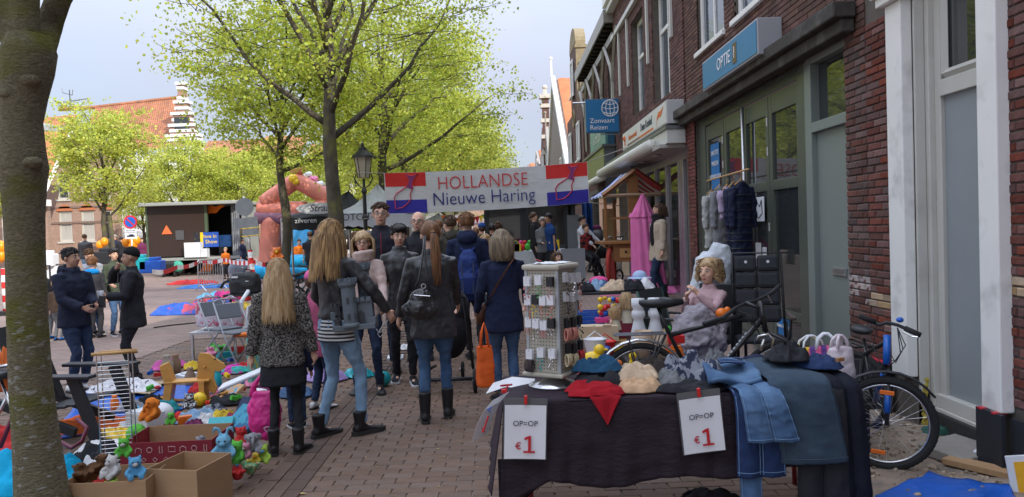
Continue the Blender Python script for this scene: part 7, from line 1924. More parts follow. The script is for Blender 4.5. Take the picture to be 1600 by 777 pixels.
cloth_heap('small black crumpled bundle on top of the slate trousers',at(1232,4.32,TZ+.13),.13,.12,.08,BLACKC,15)
cloth_heap('dark cloth heaped behind the jeans',at(1215,4.6),.3,.16,.10,NAVY,16)
cloth_heap('black garment lying in a heap on the paving under the table',(X_(1130),4.35,0),.22,.15,.1,BLACKC,17)
# BICYCLES
def wheel(parent,c,r,ax,rimc,tw=.024,sp=28,knob=False):
 """wheel centred at c turning round unit axis ax"""
 ax=Vector(ax).normalized();a=ax.cross(Vector((0,0,1))).normalized();b_=ax.cross(a);c=Vector(c)
 def circ(R_,n):return[c+(a*math.cos(2*PI*k/n)+b_*math.sin(2*PI*k/n))*R_ for k in range(n)]
 w_=obj('wheel',MB().tube([c-ax*.03,c+ax*.03],.022,10),CHROME,parent,smooth=True)
 ty=MB().tube(circ(r-tw,44),tw,8,loop=True)
 if knob:
  for k in range(60):
   an=2*PI*k/60;d=a*math.cos(an)+b_*math.sin(an)
   for sg in(-1,1):ty.ell(c+d*(r-.006)+ax*sg*.010,.008,4,3)
 obj('tyre',ty,RUB,w_,smooth=not knob)
 obj('rim',MB().tube(circ(r-tw*2.1,44),.008,6,loop=True,sx=1.6),rimc,w_,smooth=True)
 s_=MB()
 for k in range(sp):
  an=2*PI*k/sp;d=a*math.cos(an)+b_*math.sin(an);an2=an+(.35 if k%2 else-.35);h_=a*math.cos(an2)+b_*math.sin(an2)
  s_.tube([c+h_*.022+ax*(.025 if k%4<2 else-.025),c+d*(r-tw*2.1)],.0013,3,cap=False)
 obj('spokes',s_,metal_m('spoke',(.65,.65,.65),.3),w_,kind='stuff')
 return w_
bk=thing('bicycle','black city bicycle with chrome mudguards standing behind the clothes table','bicycle')
YK=6.0
def K(px,py,Y=YK):return P(px,py,Y)
rw=Vector((K(1002,610).x,YK,.36));fw_=Vector((rw.x+1.10,YK-.12,.36));R_w=.35
BKP=paint('bike_black',(.015,.015,.017),rough=.25)
wheel(bk,rw,R_w,(0,1,0),CHROME);wheel(bk,fw_,R_w,(.25,1,0),CHROME)
bb_=Vector((rw.x+.45,YK,.30));st=K(1043,516);st.y=YK;hd_t=K(1168,490,YK-.05);hd_b=K(1160,513,YK-.05);sd_top=K(1028,480)
obj('frame',MB().tube([bb_,st,sd_top],[.017,.016,.013],8).tube([st+(bb_-st)*.08,K(1165,492,YK-.03)],.019,8).tube([bb_,K(1190,500,YK-.05)],.021,8).tube([rw+Vector((0,.05,0)),bb_+Vector((0,.03,0))],.010,6).tube([rw-Vector((0,.05,0)),bb_-Vector((0,.03,0))],.010,6).tube([rw+Vector((0,.06,0)),st],.010,6).tube([rw-Vector((0,.06,0)),st],.010,6).tube([K(1188,470,YK-.05),K(1196,518,YK-.07)],.022,8),BKP,bk,smooth=True)
nb=MB()
for k in range(9):
 a_=K(1172,512,YK-.03).lerp(bb_,.08+.055*k);b2=K(1172,512,YK-.03).lerp(bb_,.08+.055*k+.035);nb.tube([a_+Vector((0,-.02,.004)),b2+Vector((0,-.02,.004))],.008,4)
obj('frame_decal',nb,mat('decal_white',(.4,.42,.44)),bk)
obj('fork',MB().tube([K(1196,518,YK-.07),fw_+Vector((.0,-.05,.35)),fw_+Vector((0,-.05,0))],[.016,.014,.010],8).tube([K(1196,518,YK-.07),fw_+Vector((0,.05,.35)),fw_+Vector((0,.05,0))],[.016,.014,.010],8),BKP,bk,smooth=True)
obj('saddle',MB().loft([(sd_top.x,YK,sd_top.z+.0,.12,.07),(sd_top.x-.01,YK,sd_top.z+.03,.14,.085),(sd_top.x-.02,YK,sd_top.z+.055,.13,.075)],16).tube([(sd_top.x+.02,YK,sd_top.z+.03),(sd_top.x+.2,YK,sd_top.z+.035)],[.05,.022],8),BLKP,bk,smooth=True)
obj('handlebar',MB().tube([K(1100,506,5.55),K(1130,497,5.7),K(1150,481,5.85),K(1165,474,5.95),K(1182,470,6.1),K(1206,458,6.3),K(1218,447,6.4)],[.018,.018,.013,.014,.013,.018,.018],8),BLKP,bk,smooth=True)
obj('stem',MB().tube([K(1165,474,5.95),K(1190,482,YK-.05),K(1192,500,YK-.05)],.018,8),BKP,bk,smooth=True)
obj('brake_lever',MB().tube([K(1128,500,5.7),K(1118,511,5.6)],.006,5).tube([K(1200,462,6.2),K(1206,474,6.2)],.006,5),CHROME,bk)
cab=MB()
for dz in(0,.02,-.02):cab.tube([K(1150,484,5.85),K(1175,500+dz*300,5.8),K(1186,520,5.85),K(1195,535,5.9)],.0035,4)
obj('brake_cable',cab,BLKP,bk)
obj('front_brake',MB().tube([K(1180,535,5.85),K(1186,526,5.8),K(1200,522,5.8),K(1208,530,5.8),K(1206,545,5.8)],.012,6).tube([K(1188,548,5.8),K(1194,530,5.8)],.012,6),CHROME,bk,smooth=True)
mg=[rw+Vector((math.cos(a),0,math.sin(a)))*(R_w+.025)for a in[R(10+17*i)for i in range(12)]]
obj('mudguard',MB().tube(mg,.012,6,sx=2.4),CHROME,bk,smooth=True)
ca=MB();cz=rw.z+R_w+.07
for dy in(-.06,0,.06):ca.tube([(rw.x-.2,YK+dy,cz),(rw.x+.2,YK+dy,cz)],.006,5)
for dx in(-.2,0,.2):ca.tube([(rw.x+dx,YK-.06,cz),(rw.x+dx,YK+.06,cz)],.006,5)
for dy in(-.06,.06):ca.tube([(rw.x-.1,YK+dy,cz),(rw.x,YK+dy,rw.z)],.006,5).tube([(rw.x+.15,YK+dy,cz),(rw.x,YK+dy,rw.z)],.006,5)
obj('carrier',ca,metal_m('dark_steel',(.12,.12,.13),.4),bk)
obj('pedal',MB().box(bb_+Vector((.1,-.12,-.12)),(.09,.07,.02)),BLKP,bk);obj('crank',MB().tube([bb_-Vector((0,.06,0)),bb_+Vector((.1,-.07,-.12))],.009,6).tube([bb_-Vector((0,.05,0)),bb_-Vector((0,.045,0))],.09,20),CHROME,bk)
b2=thing('bicycle','blue and black mountain bicycle leaning by the white pilaster, front wheel turned','bicycle')
c=Vector((P(1384,660,4.86).x,4.86,.315));ax=Vector((-.42,-1,0)).normalized()
BLU=paint('bike_blue',(.01,.10,.42),rough=.3)
wheel(b2,c,.305,ax,CHROME,tw=.026,knob=True)
up=Vector((0,0,1));crown=P(1388,585,4.92);headt=P(1386,512,4.98)
fk=MB()
for sg in(-1,1):
 o_=ax*sg*.055
 fk.tube([crown+o_+Vector((0,0,.01)),crown.lerp(c,.5)+o_,c+o_],[.018,.019,.013],8)
obj('fork',fk,BLKP,b2,smooth=True)
obj('fork_sleeve',MB().tube([crown.lerp(c,.35)-ax*-.055+ax*.0,crown.lerp(c,.75)+ax*.055],.0205,8),BLU,b2,smooth=True)
obj('fork_crown',MB().tube([crown-ax*.07,crown+ax*.07],.022,8),BLKP,b2,smooth=True)
rw2=Vector((2.70,5.86,.30));bb2=Vector((2.58,5.42,.28));st2=Vector((2.62,5.62,.62))
ht=headt;hb=crown+Vector((0,.02,.06))
obj('frame',MB().tube([hb+up*.03,bb2],.020,8).tube([ht-up*.09,st2],.016,8).tube([bb2,st2+up*.12],.015,8),BKP,b2,smooth=True);obj('head_tube',MB().tube([ht-up*.05,hb],.024,8),BLU,b2,smooth=True);obj('frame_decal',MB().tube([hb.lerp(bb2,.2),hb.lerp(bb2,.8)],.0205,8),BLU,b2,smooth=True)
obj('rear_stays',MB().tube([rw2,bb2],.010,6).tube([rw2,st2],.010,6),BLKP,b2,smooth=True)
wheel(b2,rw2,.305,(1,.25,0),CHROME,tw=.026,sp=20)
obj('saddle',MB().ell((2.63,5.68,.80),(.07,.13,.035),12,8),BLKP,b2,smooth=True)
obj('carrier',MB().tube([(2.60,5.72,.66),(2.62,6.1,.66),(2.76,6.1,.66),(2.74,5.72,.66)],.010,5,loop=True).tube([(2.68,5.72,.66),(2.69,6.1,.66)],.008,4).tube([(2.69,6.05,.66),rw2],.007,4),BLKP,b2)
hl_,hr_=P(1342,494,5.05),P(1438,524,4.85)
mid=headt+up*.035
hbm=MB().tube([hl_,P(1362,502,5.03),P(1374,508,5.0),mid+Vector((0,0,.0)),P(1402,508,4.95),P(1414,513,4.92),hr_],.011,8)
obj('handlebar',hbm,BLKP,b2,smooth=True)
for a_,b_ in((hl_,P(1368,504,5.02)),(hr_,P(1414,513,4.92))):obj('grip',MB().tube([a_,b_],.018,8),RUB,b2,smooth=True)
obj('bell',MB().ell(P(1406,500,4.93),(.024,.024,.018),8,6),PB,b2,smooth=True)
obj('brake_lever',MB().tube([P(1410,518,4.9),P(1425,526,4.84),P(1434,527,4.82)],.006,5).tube([P(1364,508,5.0),P(1352,508,4.98)],.006,5),CHROME,b2)
cb_=MB()
for k in range(3):cb_.tube([P(1402,512,4.93),P(1415-k*4,540+k*6,4.9),P(1400,562+k*3,4.92),P(1388,575-k*14,4.95)],.0035,5)
cb_.tube([P(1370,508,5.0),P(1364,540,5.0),P(1374,565,4.95),P(1386,580,4.93)],.0035,5)
obj('brake_cable',cb_,BLKP,b2)
mg=[c+(Vector((0,0,1))*math.sin(a)+ax.cross(up).normalized()*math.cos(a))*.335 for a in[R(35+14*i)for i in range(9)]]
obj('mudguard',MB().tube(mg,.008,6,sx=3.5),BLKP,b2,smooth=True)
RO=mat('reflector_orange',(.75,.16,.02),rough=.25)
for q in(P(1386,614,4.79),P(1372,706,4.83)):obj('reflector',MB().box(q,(.085,.01,.028),rz=-.4,ry=.1),RO,b2,bev=.004)
# BAGS, SHEETS ON THE RIGHT
BT_=mat('blue_tarpaulin',(.008,.085,.40),rough=.4,var=.15,vs=5,bump=.8,bs=7,bdist=.02)
def sheet_poly(label,pts,m,z=.02,n=26,amp=.02,cat='tarpaulin',name='tarpaulin',seed=0):
 """wrinkled ground sheet through four ground corners"""
 A,B,C,D=[Vector(p)for p in pts]
 def fn(u,v):
  p=(A*(1-u)+B*u)*(1-v)+(D*(1-u)+C*u)*v
  w_=abs(noise.noise(Vector((p.x*2.2,p.y*5,seed))))+.5*abs(noise.noise(Vector((p.x*7,p.y*9,seed+3))))
  return(p.x+.03*noise.noise(Vector((p.y*3,u,1))),p.y+.04*noise.noise(Vector((p.x*3,v,2))),z+amp*(.2+1.4*w_))
 return tag(obj(name,MB().sheet(fn,n,n,.004,(0,0,-1)),m,smooth=True),label,cat)
sheet_poly('blue tarpaulin in the lower right corner before the house',[G(1260,850),G(1640,900),G(1580,778),G(1450,752)],BT_,.04,30,.035,seed=4)
t=thing('picture_frame','white framed board with yellow field at the lower right corner','frame',(P(1602,775,4.3).x,4.3,.0),rot=(-.1,-.12,-.3))
obj('frame',MB().bx(-.06,.3,0,.02,0,.25),WPL,t,bev=.004);obj('yellow_panel',MB().bx(-.025,.27,-.004,-.001,.0,.215),mat('amber_panel',(.7,.36,.02)),t)
cloth_heap('scrap of white plastic on the sand near the black plinth board',(P(1535,742,4.95).x,4.95,.06),.07,.04,.02,WPL,30,cat='litter')
cloth_heap('dark green rag lying at the grey door step',(3.1,5.55,.04),.1,.08,.05,mat('dark_green_cloth',(.02,.08,.06)),31,cat='litter')
def carrier_bag(label,loc,w,h,d,m,hm=None,rz=0,hh=.09,cat='bag',group=None,wid=.012,name='carrier_bag'):
 t=thing(name,label,cat,loc,rz,group)
 def L_(z,k,sd_):return(sd_*.0,0,z,w/2*k,d/2*k)
 b_=MB().loft([(0,0,0,w*.36,d*.36),(0,0,.02,w*.46,d*.46),(0,0,h*.4,w*.5,d*.5),(0,0,h*.8,w*.47,d*.40),(0,0,h,w*.42,d*.25)],28,2.8)
 obj('bag_body',b_,m,t,remesh=.012,sm=1,disp=[(.12,.035),(.04,.014)])
 for sg in(-1,1):
  hd=MB().tube([(-w*.25,sg*d*.2,h*.93),(-w*.2,sg*d*.15,h+hh*.6),(-w*.06,sg*.01,h+hh),(w*.06,sg*.01,h+hh),(w*.2,sg*d*.15,h+hh*.6),(w*.25,sg*d*.2,h*.93)],wid,6)
  obj('handle',hd,hm or m,t,smooth=True)
 return t
def atz(px,py,Y):q=P(px,py,Y);return q
q=atz(1268,606,5.4);carrier_bag('bright yellow carrier bag behind the slate trousers',(q.x,5.4,q.z),.34,.28,.2,PY,WPL,rz=.2,wid=.008)
q=atz(1292,600,5.3);t=carrier_bag('pink and purple striped shopping bag with white handles',(q.x,5.3,q.z),.26,.26,.16,stripes('pink_purple_bands',(.55,.08,.20),(.08,.03,.16),14,axis='X'),WPL,rz=-.3)
q=atz(1313,602,5.2);carrier_bag('crumpled white and pink plastic bag left of the blue bicycle',(q.x,5.2,q.z),.2,.26,.16,mat('pale_plastic',(.58,.5,.52),rough=.4,col2=(.5,.2,.28),c2s=6,c2t=(.6,.7)),rz=.4,hh=.08)
simple('side_table','low dark table carrying the carrier bags behind the clothes stall','table',MB().bx(P(1240,560,5.4).x,P(1330,560,5.4).x,5.05,5.75,.36,.39).bx(P(1245,560,5.4).x,P(1250,560,5.4).x,5.1,5.15,0,.36).bx(P(1320,560,5.4).x,P(1326,560,5.4).x,5.1,5.15,0,.42).bx(P(1245,560,5.4).x,P(1250,560,5.4).x,5.65,5.7,0,.42),BLKP)
# CHAIRS, GIRL'S BLANKET, HANGING CLOTHES
def chairtube(t,m,pts,r=.013):obj('frame_tube',MB().tube(pts,r,6),m,t,smooth=True)
q=Vector((P(1186,500,7.1).x,7.1,0))
ch=thing('camping_chair','tall black padded camping chair in front of the green doors','chair',q,rz=-.25)
zb_,zt_=P(1186,505,7.1).z,P(1186,400,7.1).z
obj('back_frame',MB().tube([(-.23,.0,zb_-.15),(-.22,.18,zt_+.02),(.22,.18,zt_+.02),(.23,0,zb_-.15)],.014,6),BLKP,ch,smooth=True)
n_=4
for j in range(n_):
 for i in range(2):
  z0=zb_+(zt_-zb_)*j/n_;z1=zb_+(zt_-zb_)*(j+1)/n_;x0=-.205+.205*i
  pd=MB().box((x0+.102,.06+.03*j,(z0+z1)/2),(.203,.07,(z1-z0)*.99),rx=-.22)
  obj('back_pad',pd,mat('chair_fabric',(.022,.024,.028),rough=.8,bump=.3,bs=80),ch,bev=.032)
for sg in(-.1,.1):obj('badge',MB().tube([(sg,.12,zt_-.06),(sg,.115,zt_-.06)],.014,10),WPL,ch)
obj('seat',MB().box((0,-.2,zb_-.12),(.42,.42,.05),rx=-.05),MATS['chair_fabric'],ch,bev=.02)
for sg in(-1,1):
 obj('armrest',MB().box((sg*.26,-.18,zb_+.09),(.05,.46,.03)),mat('brown_grip',(.08,.06,.05)),ch,bev=.01)
 obj('leg',MB().tube([(sg*.24,.15,0),(sg*.25,-.3,zb_+.08)],.013,6).tube([(sg*.24,-.4,0),(sg*.25,.1,zb_)],.013,6),BLKP,ch,smooth=True)
q=Vector((P(1062,520,7.5).x,7.5,0));GRNF=paint('dark_green_frame',(.015,.05,.035))
ch=thing('folding_chair','dark green folding garden chair beside the blanket girl','chair',q,rz=.9)
for sg in(-1,1):
 obj('leg',MB().tube([(sg*.25,.3,0),(sg*.25,-.3,.72)],.016,6).tube([(sg*.25,-.3,0),(sg*.25,.2,.5),(sg*.25,.32,.98)],.016,6),GRNF,ch,smooth=True)
 obj('armrest',MB().box((sg*.27,0,.72),(.05,.5,.025)),BLKP,ch,bev=.01)
obj('seat',MB().box((0,0,.46),(.48,.44,.02)),mat('dark_mesh_fabric',(.03,.035,.035)),ch);obj('backrest',MB().box((0,.27,.78),(.48,.015,.42),rx=-.22),MATS['dark_mesh_fabric'],ch)
q=cg
ch=thing('garden_chair','chair under the curly haired girl, hidden by the grey blanket','chair',(q.x,q.y+.05,0),rz=-.75)
obj('seat',MB().box((0,0,.50),(.46,.46,.05)),BLKP,ch,bev=.015);obj('backrest',MB().box((0,.25,.78),(.46,.04,.5),rx=-.1),BLKP,ch,bev=.015)
for sx in(-1,1):
 for sy in(-1,1):obj('leg',MB().tube([(sx*.2,sy*.2,0),(sx*.2,sy*.2,.48)],.016,6),BLKP,ch)
bl_=MB()
def W3(px,py,Y):return P(px,py,Y)
bl_.tube([W3(1098,492,6.95),W3(1088,508,6.85),W3(1084,530,6.8),W3(1090,560,6.9)],[.12,.17,.19,.16],14)
bl_.tube([W3(1076,484,7.0),W3(1069,500,6.9),W3(1066,520,6.9),W3(1074,555,6.95)],[.05,.09,.11,.10],12)
bl_.tube([W3(1114,500,6.95),W3(1112,515,6.85),W3(1106,545,6.85)],[.10,.14,.14],12)
tag(obj('blanket',bl_,cloth_m('grey_lilac_blanket',(.27,.245,.27),bump=.7),remesh=.015,sm=1,disp=[(.14,.10),(.05,.05),(.02,.012)]),'grey lilac fleece blanket wrapped round the curly haired girl','blanket')
simple('toy_tiger','orange toy held by the girl at the blanket edge','toy',MB().ell((0,0,0),(.06,.05,.05),8,6).ell((.05,0,.03),.03,6,5),PO,W3(1128,490,6.8),smooth=True)
q=W3(1118,450,8.0)
wc=MB().tube([W3(1112,398,8.0),W3(1108,410,7.95),W3(1098,450,7.95)],[.10,.14,.12],12).tube([W3(1112,394,8.0),W3(1126,396,7.95),W3(1132,412,7.9),W3(1134,445,7.9)],[.11,.12,.08,.05],12).tube([W3(1100,420,8.0),W3(1092,448,7.95),W3(1088,470,7.9)],[.1,.1,.06],10)
tag(obj('coat',wc,cloth_m('white_down',(.50,.53,.56),rough=.6),remesh=.018,disp=[(.1,.04),(.04,.02)]),'white padded coat thrown over a chair back behind the curly haired girl','coat')
simple('ribbon','white drawstring hanging from the white padded coat','ribbon',MB().tube([W3(1133,440,7.85),W3(1134,455,7.85),W3(1132,470,7.85)],.01,5),WPL)
t=thing('chair','dark chair that carries the white padded coat','chair',(W3(1118,450,8.05).x,8.1,0))
obj('backrest',MB().box((0,0,W3(1118,430,8).z-.1),(.45,.04,.55)),BLKP,t);obj('seat',MB().box((0,-.2,.45),(.45,.4,.04)),BLKP,t)
for sx in(-1,1):
 for sy in(0,-.38):obj('leg',MB().tube([(sx*.2,sy,0),(sx*.2,sy,.45)],.016,6),BLKP,t)
def hung(label,px,py0,py1,w,m,X=2.93,d=.09,rz=0,puff=0,sl=.45):
 t_=WX(px,py0,X);b_=WX(px,py1,X)
 t=thing('hanging_garment',label,'clothes',(X,t_.y,t_.z),rz=rz)
 h=t_.z-b_.z
 g=MB().loft([(0,0,-h,w*.5,d),(0,0,-h*.5,w*.46,d*.95),(0,0,-.14,w*.44,d*.8),(0,0,-.05,w*.36,d*.5),(0,0,0,.05,.04)],18)
 for sg in(-1,1):g.tube([(sg*w*.4,0,-.07),(sg*w*.55,-.01,-h*sl*.6),(sg*w*.56,-.02,-h*sl-.15)],[.055,.05,.042],10)
 obj('garment',g,m,t,remesh=.014,sm=1,disp=[(.10,.035),(.04,.015)])
 if puff:
  for k in range(int(h/.09)):obj('quilt_seam',MB().tube([((w*.47+.02)*math.cos(a),(d+.012)*math.sin(a),-.16-k*.09)for a in[i*PI/8 for i in range(16)]],.005,4,loop=True),BLKP,t)
 obj('hanger',MB().tube([(-w*.36,0,-.04),(0,0,.03),(w*.36,0,-.04)],.009,5).tube([(0,0,.03),(0,0,.08),(.02,0,.1),(.03,0,.08)],.004,4),WOODL,t)
 return t
hung('pale grey cardigan on a hanger, leftmost by the green doors',1112,300,388,.26,cloth_m('pale_cardigan',(.36,.36,.34)),rz=.5)
hung('grey long blouse on a hanger beside the pale cardigan',1125,292,396,.26,cloth_m('mid_grey_blouse',(.20,.205,.21)),rz=.5,X=2.9)
hung('short lilac top on a hanger among the grey garments',1136,292,342,.22,cloth_m('lilac_top',(.36,.29,.40)),rz=.5,X=2.86)
hung('raspberry skirt hanging low behind the grey blouse',1134,375,410,.3,cloth_m('raspberry_skirt',(.26,.03,.10)),rz=.4,X=2.95)
hung('dark navy quilted coat on a hanger, left one',1146,288,392,.26,cloth_m('navy_quilt',(.016,.02,.045),rough=.55),rz=.6,puff=1,X=2.88)
hung('longer dark navy quilted coat on a hanger, right one',1158,284,400,.28,cloth_m('navy_quilt2',(.012,.016,.038),rough=.5),rz=.4,puff=1,X=2.82)
simple('clothes_rail','thin wooden clothes rail fixed at the green doors','rail',MB().tube([WX(1105,296,2.95)+Vector((0,0,.12)),WX(1170,278,2.80)+Vector((0,0,.1))],.012,6),WOODL)
# WOODEN CART, PINK CANOPY, PRAM
YC=16.0;s_=YC/F
def C_(px,py,dy=0):return P(px,py,YC+dy)
ct=thing('market_cart','orange brown wooden market cart with red and white striped gable roof and red wheel','cart')
ap,el_,er=C_(992,266),C_(941,306),C_(1046,303)
back=Vector((-.1,1.5,0))
RS=stripes('red_white_awning',(.42,.03,.03),(.62,.62,.60),2.2,axis='Y');BS=stripes('blue_white_awning',(.05,.12,.42),(.62,.63,.65),2.6,axis='Y')
def roofside(a,b_):return MB().sheet(lambda u,v:a.lerp(b_,u)+back*v+Vector((0,0,-.05*math.sin(PI*u))),10,14,.03,(0,0,-1))
obj('roof',roofside(ap,el_),BS,ct);obj('roof',roofside(ap,er),RS,ct)
for e_,m in((el_,WOODM),(er,mat('dark_red_wood',(.25,.04,.03)))):obj('bargeboard',MB().tube([ap+Vector((0,-.03,0)),e_+Vector((0,-.03,0))],.05,4),m,ct)
obj('tie_beam',MB().tube([el_+Vector((0,-.01,-.0)),er+Vector((0,-.01,0))],.035,4),mat('pale_wood',(.42,.3,.2)),ct)
fr_=MB()
obj('fringe',MB().sheet(lambda u,v:er.lerp(er+back,u)+Vector((0,0,-.14*v*(1+.4*math.sin(u*40)))),30,2,.01,(1,0,0)),PR,ct)
gz=HG(C_(960,400).x,YC)
for px,dy,w_ in((992,.05,.22),(962,1.2,.07),(1030,1.2,.07),(948,.1,.06)):
 x=C_(px,400,dy).x;obj('post',MB().bx(x-w_/2,x+w_/2,YC+dy-.04,YC+dy+.04,C_(992,385).z,C_(992,300 if w_>.1 else 308).z+(.35 if w_>.1 else 0)),WOODM,ct,bev=.01)
obj('shelf',MB().bx(C_(960,390).x,C_(990,390).x,YC+.1,YC+.5,C_(960,343).z,C_(960,341).z+.02),WOODM,ct)
zt_=C_(960,377).z
obj('counter',MB().bx(C_(938,390).x,C_(1020,390).x,YC-.3,YC+1.0,zt_-.06,zt_),WOODM,ct,bev=.01)
obj('drawer_box',MB().bx(C_(956,390).x,C_(1018,390).x,YC-.2,YC+.9,C_(960,409).z,zt_-.062),WOODM,ct,bev=.01)
obj('drawer_front',MB().bx(C_(966,390).x,C_(984,390).x,YC-.22,YC-.2,C_(960,403).z,zt_-.15),WOODL,ct,bev=.008)
obj('knob',MB().ell((C_(975,390).x,YC-.24,C_(975,393).z),.025,8,6),BRN,ct)
wz=(C_(950,378).z-gz)/2+gz
obj('wheel',MB().tube([(C_(953,390).x+.12*math.cos(a),YC-.1+.36*math.cos(a),wz-.05+.40*math.sin(a))for a in[i*PI/12 for i in range(24)]],.045,6,loop=True),mat('red_wheel_paint',(.36,.04,.03)),ct,smooth=True)
sp_=MB()
for i in range(8):
 a=i*PI/4;sp_.tube([(C_(953,390).x,YC-.1,wz-.05),(C_(953,390).x+.12*math.cos(a),YC-.1+.36*math.cos(a),wz-.05+.4*math.sin(a))],.02,5)
obj('wheel_spokes',sp_,MATS['red_wheel_paint'],ct)
for px in(953,1012):obj('leg',MB().bx(C_(px,390).x-.04,C_(px,390).x+.04,YC-.25,YC-.17,gz,C_(960,405).z),mat('red_wheel_paint2',(.3,.05,.035)),ct)
board('unpainted chipboard panel standing behind the cart',943,962,326,384,mat('chipboard',(.42,.27,.13)),17.6)
simple('curtain','dark blue cloths hanging between the cart and the shops','cloth',MB().sheet(lambda u,v:(C_(925+18*u,390).x,17.8+.1*math.sin(u*12),C_(930,312+62*v).z),20,3,.02,(0,1,0)),BLUEC)
pk=P(1004,303,15.2);zz=HG(pk.x,15.2)
pc=thing('bed_canopy','bright pink tulle bed canopy hanging from the cart roof','canopy',(pk.x,15.2,0))
PKC=cloth_m('pink_tulle',(.70,.18,.40),bump=.4)
def cone(z0,z1,r0,r1,folds=.12,n=44,m=10,dx=0):
 rs=[]
 for j in range(m+1):
  t=j/m;r=r0+(r1-r0)*t
  rs.append([((r*(1+folds*math.sin(k*2*PI/n*11+t*.6)))*math.cos(2*PI*k/n)+dx*t,(r*(1+folds*math.sin(k*2*PI/n*11)))*math.sin(2*PI*k/n)*.7,z0+(z1-z0)*t)for k in range(n)])
 return MB().rings(rs)
zc_=P(1004,334,15.2).z;zb2=P(1000,466,15.2).z
obj('top_cone',cone(pk.z,zc_,.02,.21),PKC,pc,smooth=True);obj('drape',cone(zc_-.06,max(zb2,zz+.03),.22,.33,.16,dx=.1),PKC,pc,smooth=True)
obj('ruffle',cone(zc_+.02,zc_-.07,.21,.25,.2),PKC,pc,smooth=True)
simple('fabric_train','pink tulle train spread on the ground beside the beige coat woman','cloth',cone(.12,0,.25,.5,.2),PKC,(P(1036,468,15).x,15.0,HG(2.5,15)),smooth=True)
g=Vector((P(937,400,18).x,18.0,HG(2,18)))
pm_=thing('pram','black pram with big folding hood beside the wooden cart','pram',g,rz=.5)
obj('hood',MB().ell((0,.1,.95),(.27,.36,.3),16,10,fn=lambda p:1 if p.z>-.2 else.8),BLKP,pm_,smooth=True)
obj('basket',MB().ell((0,-.1,.72),(.25,.42,.17),14,9),BLACKC,pm_,smooth=True)
obj('frame',MB().tube([(-.25,-.6,1.05),(-.25,.35,.2)],.016,6).tube([(.25,-.6,1.05),(.25,.35,.2)],.016,6).tube([(-.25,-.6,1.05),(.25,-.6,1.05)],.02,6).tube([(-.25,.4,.9),(-.25,-.35,.15)],.014,6).tube([(.25,.4,.9),(.25,-.35,.15)],.014,6),CHROME,pm_,smooth=True)
for sx in(-1,1):
 for sy in(-.38,.38):wheel(pm_,(sx*.27,sy,.15),.15,(1,0,0),CHROME,tw=.022,sp=8)
tag(obj('scarf',MB().ell((0,0,0),(.13,.1,.09),10,8),PURP,loc=g+Vector((-.05,.1,1.25))),'plum coloured bundle lying on the pram hood','bundle')
x0,x1=P(795,450,20.5).x,P(884,450,20.5).x
tabl('table with white cloth and toys in front of the herring stall',x0,x1,19.6,20.8,1.02,WPL,BLKP,.3,cloth=cloth_m('white_drape',(.50,.53,.55)),clab='white cloth hanging round the toy table before the stall',hang=.7)
toyz=1.03
for i,(px,c,k,lb)in enumerate(((806,PT,'b','turquoise toy basket on the white table'),(812,PP,'e','pink toy on the white table, left'),(808,PY,'b','yellow toy box with printed figures on the white table'),(818,PR,'e','red toy on the yellow box'),(826,PG,'e','green toy in front of the yellow box'),(842,PP,'b','pink toy handbag on the white table'),(854,PY,'t','yellow toy digger on the white table, left one'),(868,PY,'t','yellow toy truck on the white table, right one'),(850,mat('cream_plastic',(.55,.5,.3)),'c','cream toy bin behind the diggers'))):
 x=P(px,450,19.9).x;m=MB()
 if k=='b':m.box((0,0,.1),(.26,.2,.2)).tube([(-.08,0,.2),(0,0,.28),(.08,0,.2)],.015,5)
 if k=='e':m.ell((0,0,.1),(.12,.1,.1),8,6).ell((.06,0,.22),.06,8,6)
 if k=='t':m.box((0,0,.12),(.24,.14,.1)).box((.07,0,.2),(.1,.12,.12)).tube([(-.1,0,.16),(-.2,0,.26),(-.26,0,.14)],.02,5);[m.tube([(dx,-.09,.05),(dx,.09,.05)],.05,8)for dx in(-.08,.08)]
 if k=='c':m.lathe([(.12,0),(.17,.3),(.18,.3),(.18,.34)],14)
 tag(obj('toy',m,c,loc=(x,19.75+(.3 if k in 'c' else 0),toyz),bev=.01 if k=='b' else 0),lb,'toy')
board('plain grey panel standing behind the display rack',878,914,388,436,paint('plain_grey',(.20,.21,.22)),15.0)
# TOY AND CLOTHES TABLES BEHIND THE RACK
tabl('low table heaped with baby clothes behind the black bicycle',P(890,450,9.4).x,P(1012,450,9.4).x,8.9,9.8,.86,BLKP,BLKP,.0)
DB=[('black baby clothes heap on the rear table, left',905,BLACKC),('pale blue denim baby clothes on the rear table',930,JEANL),('cream knitted cap on the rear table',958,CREAM),('blue grey shirts on the rear table',945,JEAN),('black baby trousers at the right of the rear table',985,BLACKC),('white and lilac baby clothes at the right end of the rear table',1002,WHITEC)]
for i,(lb,px,m)in enumerate(DB):cloth_heap(lb,(P(px,450,9.1).x,9.05+.1*(i%2),.865),.18,.13,.11,m,40+i)
simple('baby_hat','small pink knitted baby hat on the rear table','hat',MB().ell((0,0,.03),(.12,.11,.06),12,8),cloth_m('hot_pink_knit',(.62,.08,.24)),(P(936,450,9.5).x,9.5,.92),smooth=True)
simple('baby_hat','small pale blue sun hat on the rear table','hat',MB().ell((0,0,.05),(.09,.09,.07),12,8).lathe([(.15,.02),(.15,.03),(.08,.04)],14),cloth_m('pale_blue_cotton',(.35,.45,.62)),(P(1000,450,9.4).x,9.4,.95),smooth=True)
tabl('toy table with coloured plastic toys behind the display rack',P(905,450,7.6).x,P(1045,450,7.6).x,7.2,8.1,.55,WOODL,BLKP,.0)
def on(px,Y,z=.56):return Vector((P(px,450,Y).x,Y,z))
crate('black slatted folding crate on the toy table',on(992,7.95),.26,.22,.26,BLKP)
